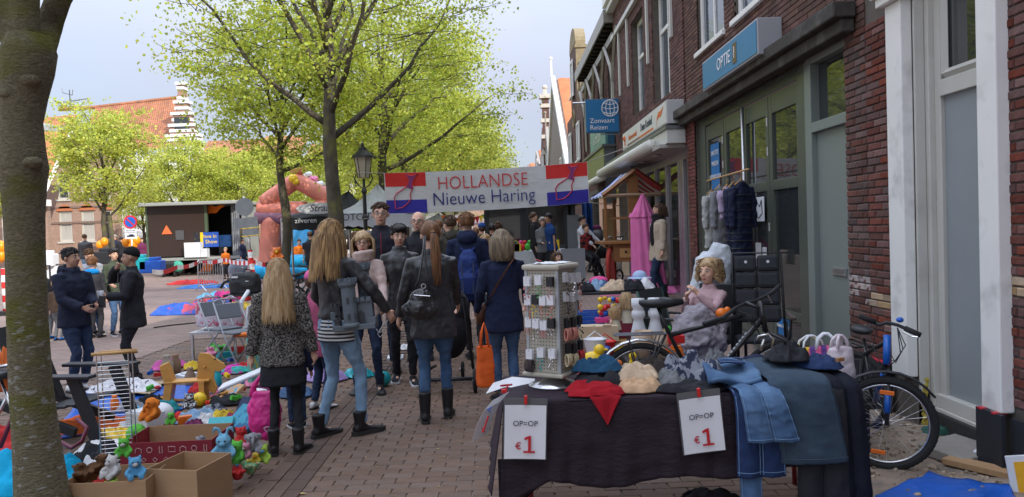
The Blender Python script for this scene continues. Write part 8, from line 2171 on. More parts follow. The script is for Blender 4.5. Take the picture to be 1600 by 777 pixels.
crate('dark blue crate on the toy table beside the rack',on(922,7.9),.24,.2,.2,PB)
mb=MB();rj=random.Random(9)
bt=thing('bead_toy','red and yellow clown bead toy on pink stand on the toy table','toy',on(954,7.8,.68))
for i in range(46):
 m=(PR,PY,PR,WPL,PB,PY)[i%6]
 if i<24:obj('bead',MB().ell((rj.uniform(-.12,.12),rj.uniform(-.05,.05),.05+.2*(i//8)/3+rj.uniform(0,.03)),rj.uniform(.022,.034),7,5),m,bt,smooth=True)
obj('stand',MB().box((0,0,.0),(.34,.16,.05)).tube([(-.12,0,.02),(-.1,0,.24),(.1,0,.24),(.12,0,.02)],.008,5),PP,bt,bev=.01)
def doll(label,loc,s=.3,rz=0):
 t=thing('doll',label,'doll',loc,rz,sc=s/.5)
 obj('body',MB().ell((0,0,.14),(.08,.06,.15),10,8).ell((0,0,.38),(.085,.085,.1),12,9).tube([(-.07,0,.22),(-.16,-.04,.14)],.025,6).tube([(.07,0,.22),(.16,-.04,.14)],.025,6),SKIN,t,remesh=.012)
 hr=MB()
 for i in range(60):
  a=rj.uniform(0,6.28);hr.tube([(.05*math.cos(a),.05*math.sin(a),.48),(.11*math.cos(a),.11*math.sin(a),.38),(.10*math.cos(a),.10*math.sin(a),.22)],[.014,.016,.008],4,cap=False)
 obj('hair',hr,H_BLOND,t,smooth=True);obj('dress',MB().lathe([(.12,0),(.08,.2),(.05,.26)],12),cloth_m('doll_dress',(.5,.45,.35)),t)
 return t
doll('doll with long pale hair on the maroon box',on(978,7.35,.70),.30);doll('smaller doll with pale hair lying left on the maroon box',on(960,7.3,.64),.24,.5)
simple('storage_box','maroon plastic storage box on the toy table','box',MB().box((0,0,.08),(.24,.18,.17),taper=1.08),paint('maroon_plastic',(.22,.02,.05)),on(970,7.4),bev=.01)
simple('folder_box','left cream cardboard folder box on the toy table','box',MB().box((0,0,.06),(.20,.16,.13)),mat('cream_board',(.50,.40,.26)),on(920,7.35),bev=.005)
simple('folder_box','right cream cardboard folder box with slot on the toy table','box',MB().box((0,0,.06),(.22,.16,.15)).box((.0,-.08,.14),(.08,.01,.02)),MATS['cream_board'],on(945,7.25),bev=.005)
def vase(label,loc,h,m):return simple('vase',label,'vase',MB().lathe([(.055,0),(.07,.03),(.075,h*.35),(.05,h*.55),(.045,h*.62),(.065,h*.68),(.06,h*.76),(.045,h*.8),(.062,h*.86),(.062,h)],18),m,loc,smooth=True)
vase('left tall white turned vase behind the bicycle',on(996,7.1,.45),.5,WPL);vase('right tall white turned vase behind the bicycle',on(1022,7.1,.45),.5,WPL)
simple('lampshade','left beige tapered glass vase before the white vases','vase',MB().lathe([(.055,0),(.085,.24),(.08,.24),(.05,.01)],18),mat('beige_glass',(.50,.36,.24),rough=.3),on(1003,6.8,.45),smooth=True)
simple('lampshade','right beige tapered glass vase before the white vases','vase',MB().lathe([(.055,0),(.085,.25),(.08,.25),(.05,.01)],18),MATS['beige_glass'],on(1030,6.8,.42),smooth=True)
simple('low_stand','low dark stand under the white and beige vases','stand',MB().bx(-.25,.25,-.25,.25,.0,.44),BLKP,(P(1012,450,6.95).x,6.95,0),bev=.01)
simple('striped_bag','navy and white striped bag between the crate and the vases','bag',MB().box((0,0,.16),(.22,.12,.32)),stripes('navy_white_bands',(.02,.03,.09),(.6,.6,.6),14),on(1000,7.6),bev=.03)
simple('book_row','row of thin books standing left of the black crate','books',MB().box((0,0,.12),(.02,.16,.24)).box((.03,0,.13),(.02,.16,.26)).box((-.03,0,.11),(.022,.16,.22)),mat('book_cover',(.25,.3,.45),col2=(.5,.3,.3),c2s=9),on(972,7.85))
low=[('yellow',PY,'duck',926,562),('blue',PB,'bucket',940,556),('red',PR,'bucket',946,548),('yellow',PY,'box',968,548),('red',PR,'box',912,590),('pink',PP,'ball',916,572),('green',PG,'box',955,592),('red',PR,'stick',972,590),('yellow',PY,'stick',984,585),('orange',PO,'stick',962,586),('pink',PP,'bucket',1042,556),('green',PG,'stick',1040,540),('red',PR,'box',1056,530),('orange',PO,'box',1056,552),('yellow',PY,'ball',1070,566),('turquoise',PT,'box',900,560),('blue',PB,'box',1090,590),('white',WPL,'bucket',930,545),('pink',PP,'box',925,580),('turquoise',PT,'ball',905,580)]
places=['beside the rack foot','low beside the rear mudguard','under the bicycle carrier','above the tyre of the black bicycle','right of the hair ties','next to the round pink ball','inside the rear wheel gap','seen between the spokes','next to the red rattle','beside the yellow rattle','under the top tube','between crossbar and vases','left of the grey blanket','below the red block by the blanket','at the blanket hem','behind the hair ties','under the down tube','above the yellow duck','behind the dark blue trousers pile','at the foot of the rack tower']
for i,(cn,m,kd,px,py)in enumerate(low):
 Y=6.5+.25*(i%4);q=P(px,py,Y);s2=.07+.02*(i%3)
 g_=MB()
 if kd=='box':g_.box((0,0,0),(s2*2,s2,s2)).box((0,-.01,s2*.6),(s2,s2*.6,s2*.4))
 if kd=='bucket':g_.lathe([(s2*.6,-s2*.7),(s2*.9,s2*.7),(s2*.95,s2*.8),(s2*.8,s2*.7)],14).tube([(-s2*.9,0,s2*.7),(0,0,s2*1.4),(s2*.9,0,s2*.7)],.006,5)
 if kd=='ball':g_.ell((0,0,0),s2,12,9)
 if kd=='stick':g_.tube([(-.02,0,-s2),(.0,0,0),(.03,0,s2*1.4)],[.02,.03,.02],8).ell((.03,0,s2*1.4),.035,8,6)
 if kd=='duck':g_.ell((0,0,0),(.1,.07,.07),10,8).ell((.06,0,.08),.05,8,6).ell((.11,0,.08),(.03,.02,.012),6,4)
 tag(obj('plastic_toy',g_,m,loc=q,bev=.006 if kd=='box' else 0,smooth=kd in('ball','duck')),'%s plastic %s %s'%(cn,{'stick':'rattle','duck':'duck','ball':'ball','box':'block toy','bucket':'bucket'}[kd],places[i]),'toy')
simple('toy_shelf','low pale board carrying the plastic toys behind the bicycle','shelf',MB().bx(P(890,560,7).x,P(1100,560,7).x,6.4,7.3,.20,.24).bx(P(900,560,7).x,P(915,560,7).x,6.5,7.2,0,.199).bx(P(1080,560,7).x,P(1095,560,7).x,6.5,7.2,0,.199),mat('grey_board',(.2,.2,.19)))
sheet_poly('blue ground sheet under the chairs behind the bicycle',[(1.4,6.2,0),(2.9,6.2,0),(2.9,7.6,0),(1.3,7.6,0)],BT_,.01,20,.03,seed=8)
cloth_heap('blue crumpled cloth under the camping chair',(P(1150,560,6.6).x,6.6,.25),.25,.2,.2,cloth_m('royal_blue',(.01,.04,.30)),51)
cloth_heap('dark clothes bag heap beside the camping chair',(P(1205,560,6.4).x,6.4,.1),.3,.25,.35,BLACKC,52)
cloth_heap('black jacket heap at the foot of the green doors',(P(1232,560,6.9).x,6.9,.1),.3,.2,.3,NAVY,53)
# THINGS CARRIED BY THE PEOPLE
def wpt(inf,root,p):return Vector(root.location)+Matrix.Rotation(root.rotation_euler.z,3,'Z')@(Vector(p)*inf['s'])
h=wpt(iA,pA,iA['wrL']+Vector((0,0,-.12)))
q=P(414,586,5.95);z1=q.z;z0=P(412,686,5.95).z
t=thing('carrier_bag','bright pink plastic carrier bag hanging from the leopard jacket girl\'s hand','bag',(P(412,600,5.95).x,5.95,z0))
Hb=P(0,600,5.95).z-z0;Hb=P(412,612,5.95).z-z0
PKB=mat('pink_film',(.66,.035,.24),rough=.38,var=.12,vs=5,bump=.7,bs=9,bdist=.02)
obj('bag_body',MB().loft([(0,0,0,.05,.04),(0,0,.03,.095,.07),(0,0,.13,.128,.09),(0,0,Hb*.7,.125,.08),(0,0,Hb,.10,.05)],26),PKB,t,remesh=.011,sm=1,disp=[(.10,.04),(.035,.015)])
for sg in(-1,1):obj('handle',MB().tube([(sg*.09,0,Hb*.9),(sg*.075,0,Hb+.05),(sg*.02,0,Hb+.12),(sg*.01,0,Hb+.13)],[.03,.022,.014,.012],7),PKB,t,smooth=True)
obj('heart_print',MB().tube([(.05+.03*math.sin(a)**3,-.102+.0*a,.1+.025*math.cos(a)-.008*math.cos(2*a))for a in[i*PI/8 for i in range(16)]],.003,4,loop=True),mat('silver_print',(.6,.5,.6)),t)
z0=P(760,604,7.05).z;zt_=P(760,540,7.05).z
t=thing('shopping_bag','bright orange shopping bag with long handles beside the navy coat','bag',(P(759,600,7.05).x,7.05,z0),rz=.35)
hh_=zt_-z0
OB=mat('orange_nonwoven',(.75,.12,.015),rough=.7,bump=.4,bs=12)
obj('bag_body',MB().loft([(0,0,0,.075,.055),(0,0,.02,.085,.06),(0,0,hh_*.5,.082,.05),(0,0,hh_,.072,.02)],20,4),OB,t,remesh=.010,sm=1,disp=(.08,.02))
for sg in(-1,1):obj('handle',MB().tube([(-.04,sg*.015,hh_-.02),(-.025,sg*.012,hh_+.12),(0,0,hh_+.21),(.025,sg*.012,hh_+.12),(.04,sg*.015,hh_-.02)],.010,5),OB,t,smooth=True)
q=P(657,474,6.3)
t=thing('handbag','slouchy black leather handbag on the ponytail woman\'s shoulder','handbag',q,rz=.1)
GL=mat('gloss_leather',(.022,.021,.022),rough=.3,bump=.5,bs=14,bdist=.01,spec=.6)
obj('bag_body',MB().ell((0,0,-.03),(.155,.075,.11),18,12,fn=lambda p:1-.25*max(0,p.z)).ell((.01,0,.04),(.10,.06,.08),14,10),GL,t,remesh=.010,sm=1,disp=[(.08,.03),(.03,.012)])
obj('strap',MB().tube([(-.04,0,.10),(.0,.02,.22),(.035,.06,.40),(.05,.12,.55)],.009,6).tube([(.08,0,.10),(.06,.02,.22),(.05,.06,.40),(.06,.13,.55)],.009,6),GL,t,smooth=True)
obj('buckle',MB().tube([(.03+.018*math.cos(a),-.01,.14+.018*math.sin(a))for a in[i*PI/5 for i in range(10)]],.004,5,loop=True).tube([(-.05,-.06,.075),(.08,-.06,.06)],.004,5),CHROME,t)
Yb=9.35;q=P(732,428,Yb)
t=thing('backpack','blue backpack on the back of the navy hooded coat','backpack',q,rz=0)
kx=Yb/F;BKB=cloth_m('backpack_blue',(.022,.04,.15),rough=.7)
obj('bag_body',MB().loft([(0,0,-42*kx,15*kx,.07),(0,0,-30*kx,19*kx,.11),(0,0,0,18*kx,.12),(0,0,25*kx,14*kx,.09),(0,.03,38*kx,7*kx,.05)],22,2.8),BKB,t,remesh=.012,sm=2,disp=[(.1,.03),(.04,.01)])
obj('front_pocket',MB().loft([(0,-.09,-32*kx,13*kx,.05),(0,-.1,-5*kx,13*kx,.06),(0,-.09,2*kx,9*kx,.04)],18,3),BKB,t,remesh=.012,sm=1)
for sg in(-1,1):obj('strap',MB().tube([(sg*.05,.02,36*kx),(sg*.10,.10,42*kx),(sg*.15,.22,36*kx)],.018,6),BKB,t,smooth=True)
obj('strap',MB().tube([(-.07,-.13,20*kx),(-.06,-.155,-30*kx)],.008,5).tube([(.07,-.13,20*kx),(.06,-.155,-30*kx)],.008,5),mat('strap_grey',(.05,.06,.1)),t)
t=thing('shoulder_bag','brown leather strap bag worn across the navy coat','bag')
yb_=pD.location.y
pts=[P(806,402,yb_-.03),P(803,404,yb_-.14),P(795,415,yb_-.19),P(782,436,yb_-.18),P(768,462,yb_-.15),P(758,478,yb_-.06)]
obj('strap',MB().rings([[p+Vector((-.018,0,-.014)),p+Vector((.018,0,.014)),p+Vector((.018,.012,.014)),p+Vector((-.018,.012,-.014))]for p in pts]),mat('brown_leather',(.10,.04,.022),rough=.5),t)
obj('bag_body',MB().ell(P(752,490,yb_+.12),(.07,.12,.11),12,9),MATS['brown_leather'],t,smooth=True)
CG=paint('castle_grey',(.12,.145,.165),rough=.55);CGD=paint('castle_dark',(.05,.055,.06),rough=.6)
Yc=6.1;k_=Yc/F
t=thing('toy_castle','grey plastic toy castle with round towers carried under the blond woman\'s arm','toy castle',P(558,470,Yc),rz=0,rot=(0,-.06,0))
def L3(px,py,dy=0):return((px-558)*k_,dy,(470-py)*k_)
def tower(px,pt,pb,r,dy,m=CG,nm='tower'):
 x,_,z1=L3(px,pt);z0=L3(px,pb)[2];r*=k_;u=MB(Matrix.Translation((x,dy,0)))
 u.lathe([(r*1.25,z0),(r*1.25,z0+.015),(r,z0+.03),(r,z1-.07),(r*1.3,z1-.045),(r*1.3,z1-.02)],18)
 for i in range(8):
  a=i*PI/4;u.box((r*1.17*math.cos(a),r*1.17*math.sin(a),z1-.008),(.022,.022,.03),rz=a)
 o=obj(nm,u,m,t)
 w=MB(Matrix.Translation((x,dy,0)))
 for zz in(z0+.08,(z0+z1)/2+.02):w.box((0,-r,zz),(.02,.012,.05)).box((r*.8,-r*.6,zz),(.012,.02,.045))
 obj('slit_window',w,CGD,o)
tower(548,434,508,11,-.06);tower(567,413,480,10,.10);tower(526,472,510,6,-.02,CGD)
obj('wall',MB().box(L3(560,490,.03),(42*k_,.10,40*k_)),CG,t,bev=.004)
for a_,b_ in((560,468),(568,468),(577,468)):obj('battlement',MB().box(L3(a_,b_,-.03),(.035,.03,.035)),CG,t)
obj('base',MB().box(L3(552,510,.0),(66*k_,.16,8*k_)).box(L3(580,503,.0),(12*k_,.12,12*k_)).box(L3(522,490,.0),(12*k_,.1,12*k_)),CG,t,bev=.004)
obj('gate',MB().prism([(L3(563,0)[0]-.03,L3(0,505)[2]),(L3(563,0)[0]+.03,L3(0,505)[2]),(L3(563,0)[0]+.03,L3(0,490)[2]),(L3(563,0)[0],L3(0,484)[2]),(L3(563,0)[0]-.03,L3(0,490)[2])],-.025,-.021),CGD,t)
q=P(598,512,6.3);sw_=MB()
sw_.tube([P(588,514,6.3),P(592,520,6.3),P(600,516,6.3),P(603,506,6.3),P(606,500,6.3),P(596,512,6.3),P(590,522,6.3),P(594,527,6.3),P(598,523,6.3)],.005,5)
simple('wall_hook','white curled metal bracket held below the toy castle','bracket',sw_,WPL)
g=G(700,618)
st_=thing('stroller','black stroller with grey wheels pushed by the ponytail woman','stroller',(g.x,g.y+.35,0),rz=0)
obj('seat',MB().ell((0,.25,.55),(.20,.25,.30),14,10,rot=(.4,0,0)).ell((0,.3,.8),(.22,.28,.24),14,9),BLACKC,st_,remesh=.02,sm=2)
obj('frame',MB().tube([(.2,-.55,1.0),(.22,-.2,.55),(.24,.1,.18)],.016,6).tube([(-.2,-.55,1.0),(-.22,-.2,.55),(-.24,.1,.18)],.016,6).tube([(-.2,-.55,1.0),(.2,-.55,1.0)],.018,6).tube([(-.26,-.25,.14),(.26,-.25,.14)],.02,6).tube([(.24,.1,.18),(.2,.55,.14)],.016,6).tube([(-.24,.1,.18),(-.2,.55,.14)],.016,6),BLKP,st_,smooth=True)
for sx in(-.27,.27):wheel(st_,(sx,-.25,.12),.12,(1,0,0),GB,tw=.02,sp=6)
for sx in(-.1,.1):wheel(st_,(sx,.55,.09),.09,(1,0,0),GB,tw=.018,sp=6)
q=wpt(iM,pM,iM['wrL']+Vector((.0,-.08,.03)));simple('paper_cup','white paper coffee cup held by the beanie man','cup',MB().lathe([(.026,-.05),(.036,.05),(.034,.05),(.034,.045)],14),WPL,q,smooth=True)
q=wpt(iL,pL,iL['wrL']+Vector((0,-.1,.03)));simple('mobile_phone','black phone held by the man in the navy hooded jacket','phone',MB().box((0,0,0),(.07,.015,.13)),BLKP,q,bev=.004)
simple('wooden_flute','brown wooden stick across the pale pink coat','stick',MB().tube([P(585,446,8.0),P(606,443,7.9)],.016,6),mat('red_brown_wood',(.16,.04,.02)))
# LEFT: TOYS ON THE GROUND
carton('open crimson printed cardboard box behind the two brown boxes',(P(276,600,5.45).x,5.45,0),.62,.46,.27,CARD,rz=.03,flaps=(0,0,0,0))
bx_=[o for o in bpy.data.objects if o.name.startswith('cardboard_box')and o.get('label','').startswith('open crimson')][0]
for ch_ in bx_.children:
 if ch_.name.startswith('front_panel'):
  ch_.data=MB().bx(-.31,.31,-.23,-.224,.007,.27).mesh('panel',REDP)
  for k in range(8):
   x=-.26+k*.075
   ic=MB()
   if k%4==0:ic.tube([(x-.022,-.233,.20),(x+.022,-.233,.20),(x+.022,-.233,.235),(x-.022,-.233,.235)],.0025,4,loop=True)
   elif k%4==1:ic.tube([(x-.02,-.233,.2),(x-.02,-.233,.225),(x,-.233,.235),(x+.02,-.233,.225),(x+.02,-.233,.2)],.0025,4)
   elif k%4==2:ic.tube([(x+.018*math.cos(a),-.233,.218+.018*math.sin(a))for a in[i*PI/5 for i in range(10)]],.0025,4,loop=True)
   else:ic.tube([(x-.008,-.233,.24),(x-.008,-.233,.195),(x+.01,-.233,.195),(x+.01,-.233,.24)],.003,4)
   if k<6:obj('printed_icon',MB().tube([(x+.02,-.233,.15),(x+.035,-.233,.165),(x+.05,-.233,.15),(x+.035,-.233,.135)],.0025,4,loop=True),mat('pale_print',(.55,.35,.34)),bx_)
   obj('printed_icon',ic,mat('pale_print',(.55,.35,.34)),bx_)
 if ch_.name.startswith('side_panel'):ch_.data.materials[0]=REDP
carton('brown cardboard box at the front, right one, with printed corner mark',(P(291,600,4.72).x,4.72,0),.34,.36,.28,CARD,rz=-.22,flaps=(0,0,0,0))
bb=[o for o in bpy.data.objects if o.get('label','').startswith('brown cardboard box at the front, right')][0]
obj('barcode',MB().box((.06,-.182,.06),(.035,.001,.02)).box((-.08,-.182,.09),(.05,.001,.004)).box((-.08,-.182,.08),(.06,.001,.004)),mat('box_print',(.16,.09,.05)),bb)
carton('brown fruit box of soft toys beside the mossy trunk',(P(168,600,4.55).x,4.60,0),.48,.34,.255,CARD,rz=.05,flaps=(0,0,0,0))
bb=[o for o in bpy.data.objects if o.get('label','').startswith('brown fruit box')][0]
for dx in(-.08,.09):obj('hand_hole',MB().prism([(dx+.03*math.cos(a),.13+.014*math.sin(a))for a in[i*PI/6 for i in range(12)]],-.1725,-.1705),mat('hole_black',(.02,.015,.01)),bb)
def fur(n,c):return mat('plush_'+n,c,rough=1,var=.12,bump=.9,bs=70,bdist=.01)
FW,FB,FBR,FGR,FR_,FY,FLB,FGY,FO,FPK,FLG=fur('white',(.62,.60,.57)),fur('blue',(.12,.38,.62)),fur('brown',(.15,.07,.03)),fur('green',(.12,.48,.06)),fur('red',(.55,.03,.03)),fur('yellow',(.7,.5,.05)),fur('light_blue',(.20,.48,.66)),fur('grey',(.3,.3,.32)),fur('orange',(.72,.20,.02)),fur('pink',(.6,.22,.32)),fur('lime',(.40,.60,.08))
def pl(label,px,py,Y,s,m,m2=None,kind='bear',rz=0,tilt=0,z=None):
 q=P(px,py,Y);plush(label,(q.x,Y,max(0.0,q.z)if z is None else z),s,m,m2,rz,kind,tilt)
pl('white teddy bear sitting in the fruit box',178,745,4.55,.17,FW,rz=-.4,kind='bear')
pl('light blue soft toy with pale face in the fruit box',212,746,4.5,.16,FB,FW,rz=.5)
pl('brown soft toy curled in the left of the fruit box',132,752,4.6,.17,FBR,rz=.8,tilt=-.9)
pl('darker brown soft toy behind in the fruit box',150,740,4.72,.16,FBR,rz=-.8,tilt=-.5)
pl('lime green soft toy at the front of the fruit box',172,762,4.5,.12,FLG,rz=.2,tilt=-.8)
pl('small red soft toy peeping from the fruit box',156,762,4.48,.11,FR_,rz=.3,tilt=-1.1)
pl('white and green frog like toy at the back rim of the fruit box',195,712,4.95,.15,FGR,FW,rz=.2)
pl('light blue rabbit hanging over the crimson box corner',352,716,5.05,.22,FLB,kind='rabbit',rz=.1,tilt=.1)
pl('red and green hippo toy on the paving beside the crimson box',372,722,5.15,.19,FGR,FR_,rz=-.3)
pl('red fish like toy lying lowest beside the brown box',372,748,4.95,.14,FR_,FB,rz=.4,tilt=-1.0,kind='duck')
pl('green and brown turtle toy lying on the paving',396,738,5.05,.15,mat('turtle_plush',(.08,.35,.18),col2=(.3,.12,.04),c2s=14),FY,rz=.9,tilt=-1.1)
pl('grey elephant toy in the heap at the crimson box',396,706,5.3,.18,FGY,kind='elephant',rz=.3)
pl('lime green alien toy sitting at the right of the heap',411,722,5.3,.16,FLG,FB,rz=.2)
pl('red plush ball toy behind the hippo',380,696,5.4,.17,FR_,rz=.6,tilt=-.4)
pl('pink white toy pig between hippo and elephant',386,716,5.25,.14,FPK,FW,rz=-.4)
pl('yellow plush chick at the foot of the elephant toy',400,724,5.2,.10,FY,FO,kind='duck')
pl('grey plush animal lying inside the crimson box',318,690,5.4,.14,FGY,rz=.7,tilt=-.8,z=.16)
pl('orange long necked plush bird on the blue sheet',240,655,6.3,.24,FO,kind='elephant',rz=-.5)
pl('black and white plush cow among the toys',296,640,6.7,.18,mat('cow_plush',(.02,.02,.02),col2=(.6,.6,.6),c2s=12),FW,rz=.3,tilt=-.3)
pl('small green frog toy behind the rocking horse',268,662,6.2,.12,FGR,rz=.1)
pl('pink plush heap toy near the folding chairs',330,560,9.6,.22,FPK,rz=.4,tilt=-.8)
g=G(181,705);Yr=5.35
t=thing('wire_rack','tall chrome wire rack with wooden top rails standing among the toys','rack',(P(181,600,Yr).x,Yr,0),rz=.25)
zt_=P(181,550,Yr).z;hw_=.10
ca=MB()
for sx in(-hw_,hw_):
 for sy in(-.06,.06):obj('upright',MB().tube([(sx,sy,0),(sx,sy,zt_)],.0045,6),CHROME,t)
for k in range(28):obj('rung',MB().tube([(-hw_,-.06,.05+k*(zt_-.08)/28),(hw_,-.06,.05+k*(zt_-.08)/28)],.0026,5),CHROME,t)
obj('wooden_rail',MB().tube([(-hw_-.03,-.06,zt_),(hw_+.06,-.06,zt_)],.011,8),WOODL,t,smooth=True);obj('wooden_rail',MB().tube([(-hw_-.01,.06,zt_-.005),(hw_+.03,.06,zt_-.005)],.011,8),WOODL,t,smooth=True)
sheet_poly('royal blue ground sheet under the toys at left',[G(85,690),G(262,655),G(352,600),G(130,612)],BT_,.006,30,.012,seed=2)
sheet_poly('beige picnic cloth folded at the far edge of the blue sheet',[G(150,622),G(235,622),G(262,600),G(165,600)],cloth_m('beige_canvas',(.36,.28,.18)),.02,16,.03,cat='cloth',name='cloth')
g=G(196,614);cloth_heap('white cloth with black print heaped on the beige cloth',(g.x,g.y,.03),.36,.2,.10,mat('black_white_print',(.58,.58,.60),rough=.9,bump=.5,bs=9,col2=(.03,.03,.04),c2s=16,c2t=(.57,.60)),60)
g=G(150,668);cloth_heap('orange fleece blanket spread before the garden chair',(g.x,g.y,.0),.55,.27,.10,cloth_m('orange_fleece',(.62,.13,.03)),61,cat='blanket')
g=G(40,700);cloth_heap('turquoise blue cushion at the lower left corner',(P(30,600,4.9).x,4.9,.1),.36,.25,.22,cloth_m('turquoise_cushion',(.01,.33,.55)),62,cat='cushion')
cloth_heap('red cloth above the turquoise cushion',(P(22,600,5.4).x,5.4,.25),.26,.2,.12,RED,63)
cloth_heap('orange towel hanging over the chair at the far left',(P(14,600,5.9).x,5.9,.55),.2,.2,.3,cloth_m('orange_fleece2',(.6,.15,.04)),64)
g=G(108,690);cloth_heap('white cap like hat with black letters beside the trunk',(P(128,600,5.3).x,5.3,.02),.14,.1,.14,WHITEC,65,cat='hat')
cloth_heap('black cloth bundle between the wire rack and the trunk',(P(150,600,5.6).x,5.6,.02),.22,.15,.14,BLACKC,66)
cloth_heap('white paper and cloth heap before the orange blanket',(P(150,600,5.9).x,5.95,.02),.2,.12,.07,WHITEC,67)
cloth_heap('multi coloured child clothes under the rack',(P(112,600,5.05).x,5.1,.02),.15,.12,.12,mat('cyan_print',(.1,.4,.55),col2=(.55,.04,.05),c2s=9),68)
t=thing('buggy_frame','dark red bent buggy frame lying beside the mossy trunk','frame')
WR=paint('wine_red',(.12,.01,.03));obj('tube',MB().tube([P(0,700,4.9),P(20,650,5.0),P(40,600,5.1)],.014,7),WR,t,smooth=True);obj('tube',MB().tube([P(94,690,5.0),P(112,700,4.95),P(128,690,5.0),P(136,668,5.05),P(120,655,5.1)],.013,7),WR,t,smooth=True);obj('tube',MB().tube([P(30,777,4.6),P(48,720,4.7)],.014,7),WR,t,smooth=True)
t=thing('folding_stool','chrome crossed chair legs at the left edge','stool')
obj('legs',MB().tube([P(0,590,5.6),P(26,660,5.5)],.012,6).tube([P(26,590,5.7),P(-4,650,5.5)],.012,6).tube([P(-10,575,5.6),P(30,568,5.6)],.014,6),CHROME,t,smooth=True)
obj('seat',MB().bx(P(-30,600,5.6).x,P(24,600,5.6).x,5.4,5.8,P(0,590,5.6).z,P(0,578,5.6).z),BLKP,t,bev=.02)
q=Vector((P(98,600,6.5).x,6.55,0))
ch=thing('garden_chair','black slatted garden chair with sloping legs right of the mossy trunk','chair',q,rz=1.45)
BLKW=paint('black_wood',(.018,.02,.024),rough=.45)
for sg in(-1,1):
 obj('armrest',MB().box((sg*.30,-.12,.56),(.12,.68,.03)),BLKW,ch,bev=.01)
 obj('leg',MB().box((sg*.27,-.36,.28),(.04,.10,.58),rx=-.35),BLKW,ch,bev=.006);obj('leg',MB().box((sg*.25,.1,.22),(.04,.75,.08),rx=.35),BLKW,ch,bev=.006)
for k in range(6):obj('seat_slat',MB().box((0,-.30+k*.085,.33-k*.015),(.52,.07,.02)),BLKW,ch,bev=.004)
for k in range(5):obj('back_slat',MB().box((-.2+k*.1,.32,.62),(.085,.02,.72),rx=-.35),BLKW,ch,bev=.004)
g=G(300,632)
rh=thing('rocking_horse','varnished wooden rocking horse seat among the toys','rocking horse',(g.x,g.y,.01),rz=.15)
head_=[(-.02,.24),(.00,.46),(.02,.50),(.10,.49),(.16,.44),(.24,.38),(.26,.34),(.20,.30),(.15,.31),(.14,.24),(.17,.14),(.14,.08),(.08,.12)]
WV=mat('varnished_wood',(.58,.29,.07),rough=.35,var=.15,vs=5,stretch=(1,1,4))
rh2=MB().prism([(a+.08,b_)for a,b_ in head_[::-1]],-.015,.015);obj('head',rh2,WV,rh,bev=.006)
obj('seat',MB().box((-.02,0,.23),(.42,.17,.022)),WV,rh,bev=.008)
obj('backrest',MB().prism([(-.26,.02),(-.19,.02),(-.15,.22),(-.21,.42),(-.27,.40),(-.23,.22)][::-1],-.08,.08),WV,rh,bev=.006)
for sg in(-1,1):obj('rocker',MB().tube([(-.32,sg*.11,.06),(-.16,sg*.11,.015),(0,sg*.11,.01),(.16,sg*.11,.02),(.32,sg*.11,.07)],.018,5),WV,rh);obj('leg',MB().box((.12,sg*.1,.12),(.05,.02,.22)),WV,rh)
obj('handle',MB().tube([(.14,-.09,.36),(.14,.09,.36)],.010,7),WV,rh);obj('eye',MB().ell((.24,-.016,.43),.01,6,5),BLK,rh)
simple('plastic_tray','white tilted plastic tray beside the leopard jacket girl','tray',MB().box((0,0,0),(.40,.26,.03),ry=-.35),WPL,P(378,592,6.9),rz=.2,bev=.012)
simple('easel_board','green and blue patterned standing board behind the pink bag','board',MB().box((0,0,0),(.04,.25,.42)),mat('map_board',(.15,.45,.4),col2=(.5,.5,.1),c2s=7),P(396,560,7.4))
def fchair(label,px,py,Y,rz):
 g=Vector((P(px,600,Y).x,Y,0));t=thing('folding_chair',label,'chair',g,rz,group=None)
 SG=paint('silver_grey',(.28,.30,.32),rough=.3);PDG=paint('grey_pad',(.13,.145,.16),rough=.55)
 for sg in(-1,1):
  obj('frame_tube',MB().tube([(sg*.20,-.34,0),(sg*.195,.0,.44),(sg*.18,.22,.82)],.011,7),SG,t,smooth=True)
  obj('frame_tube',MB().tube([(sg*.17,.30,0),(sg*.17,-.18,.43)],.011,7),SG,t,smooth=True)
 obj('top_tube',MB().tube([(-.18,.22,.82),(-.12,.23,.85),(.12,.23,.85),(.18,.22,.82)],.011,7),SG,t,smooth=True)
 obj('stretcher',MB().tube([(-.2,-.28,.08),(.2,-.28,.08)],.008,6),SG,t);obj('stretcher',MB().tube([(-.17,.24,.06),(.17,.24,.06)],.008,6),SG,t)
 obj('seat',MB().box((0,-.03,.44),(.36,.34,.03)),PDG,t,bev=.01);obj('backrest',MB().box((0,.17,.70),(.34,.02,.20),rx=-.38),PDG,t,bev=.01)
fchair('grey folding chair, left one of the pair with floral bag behind',350,565,10.2,1.0);fchair('grey folding chair, right one holding an orange ring',374,565,9.8,.9)
FLO=mat('floral_print',(.52,.46,.50),rough=.8,col2=(.45,.10,.16),c2s=11,c2t=(.55,.6))
for lb,px,py,Y in(('white and pink floral bag behind the left folding chair',326,510,10.8),('second floral bag between the folding chairs',362,512,10.6)):q=P(px,py,Y);carrier_bag(lb,(q.x,Y,q.z),.34,.34,.18,FLO,rz=.3)
simple('shelf_rack','low metal stand carrying the floral bags','stand',MB().bx(P(312,600,10.7).x,P(385,600,10.7).x,10.4,11,.34,.37).bx(P(315,600,10.7).x,P(318,600,10.7).x,10.4,10.45,0,.34).bx(P(380,600,10.7).x,P(383,600,10.7).x,10.4,10.45,0,.34),GAL)
simple('toy_ring','orange plastic ring on the folding chair seat','toy',MB().tube([(.15*math.cos(a),.06*math.sin(a),0)for a in[i*PI/8 for i in range(16)]],.03,8,loop=True),PO,P(382,522,9.7),smooth=True)
t=thing('tubular_frame','white and chrome tubular frame holding the black travel bag','frame')
obj('tube',MB().tube([P(373,520,11),P(378,470,11),P(388,455,11.2)],.03,8).tube([P(384,530,11),P(388,480,11),P(400,470,11.2),P(404,530,11)],.022,8),WPL,t,smooth=True)
q=P(384,458,12.5)
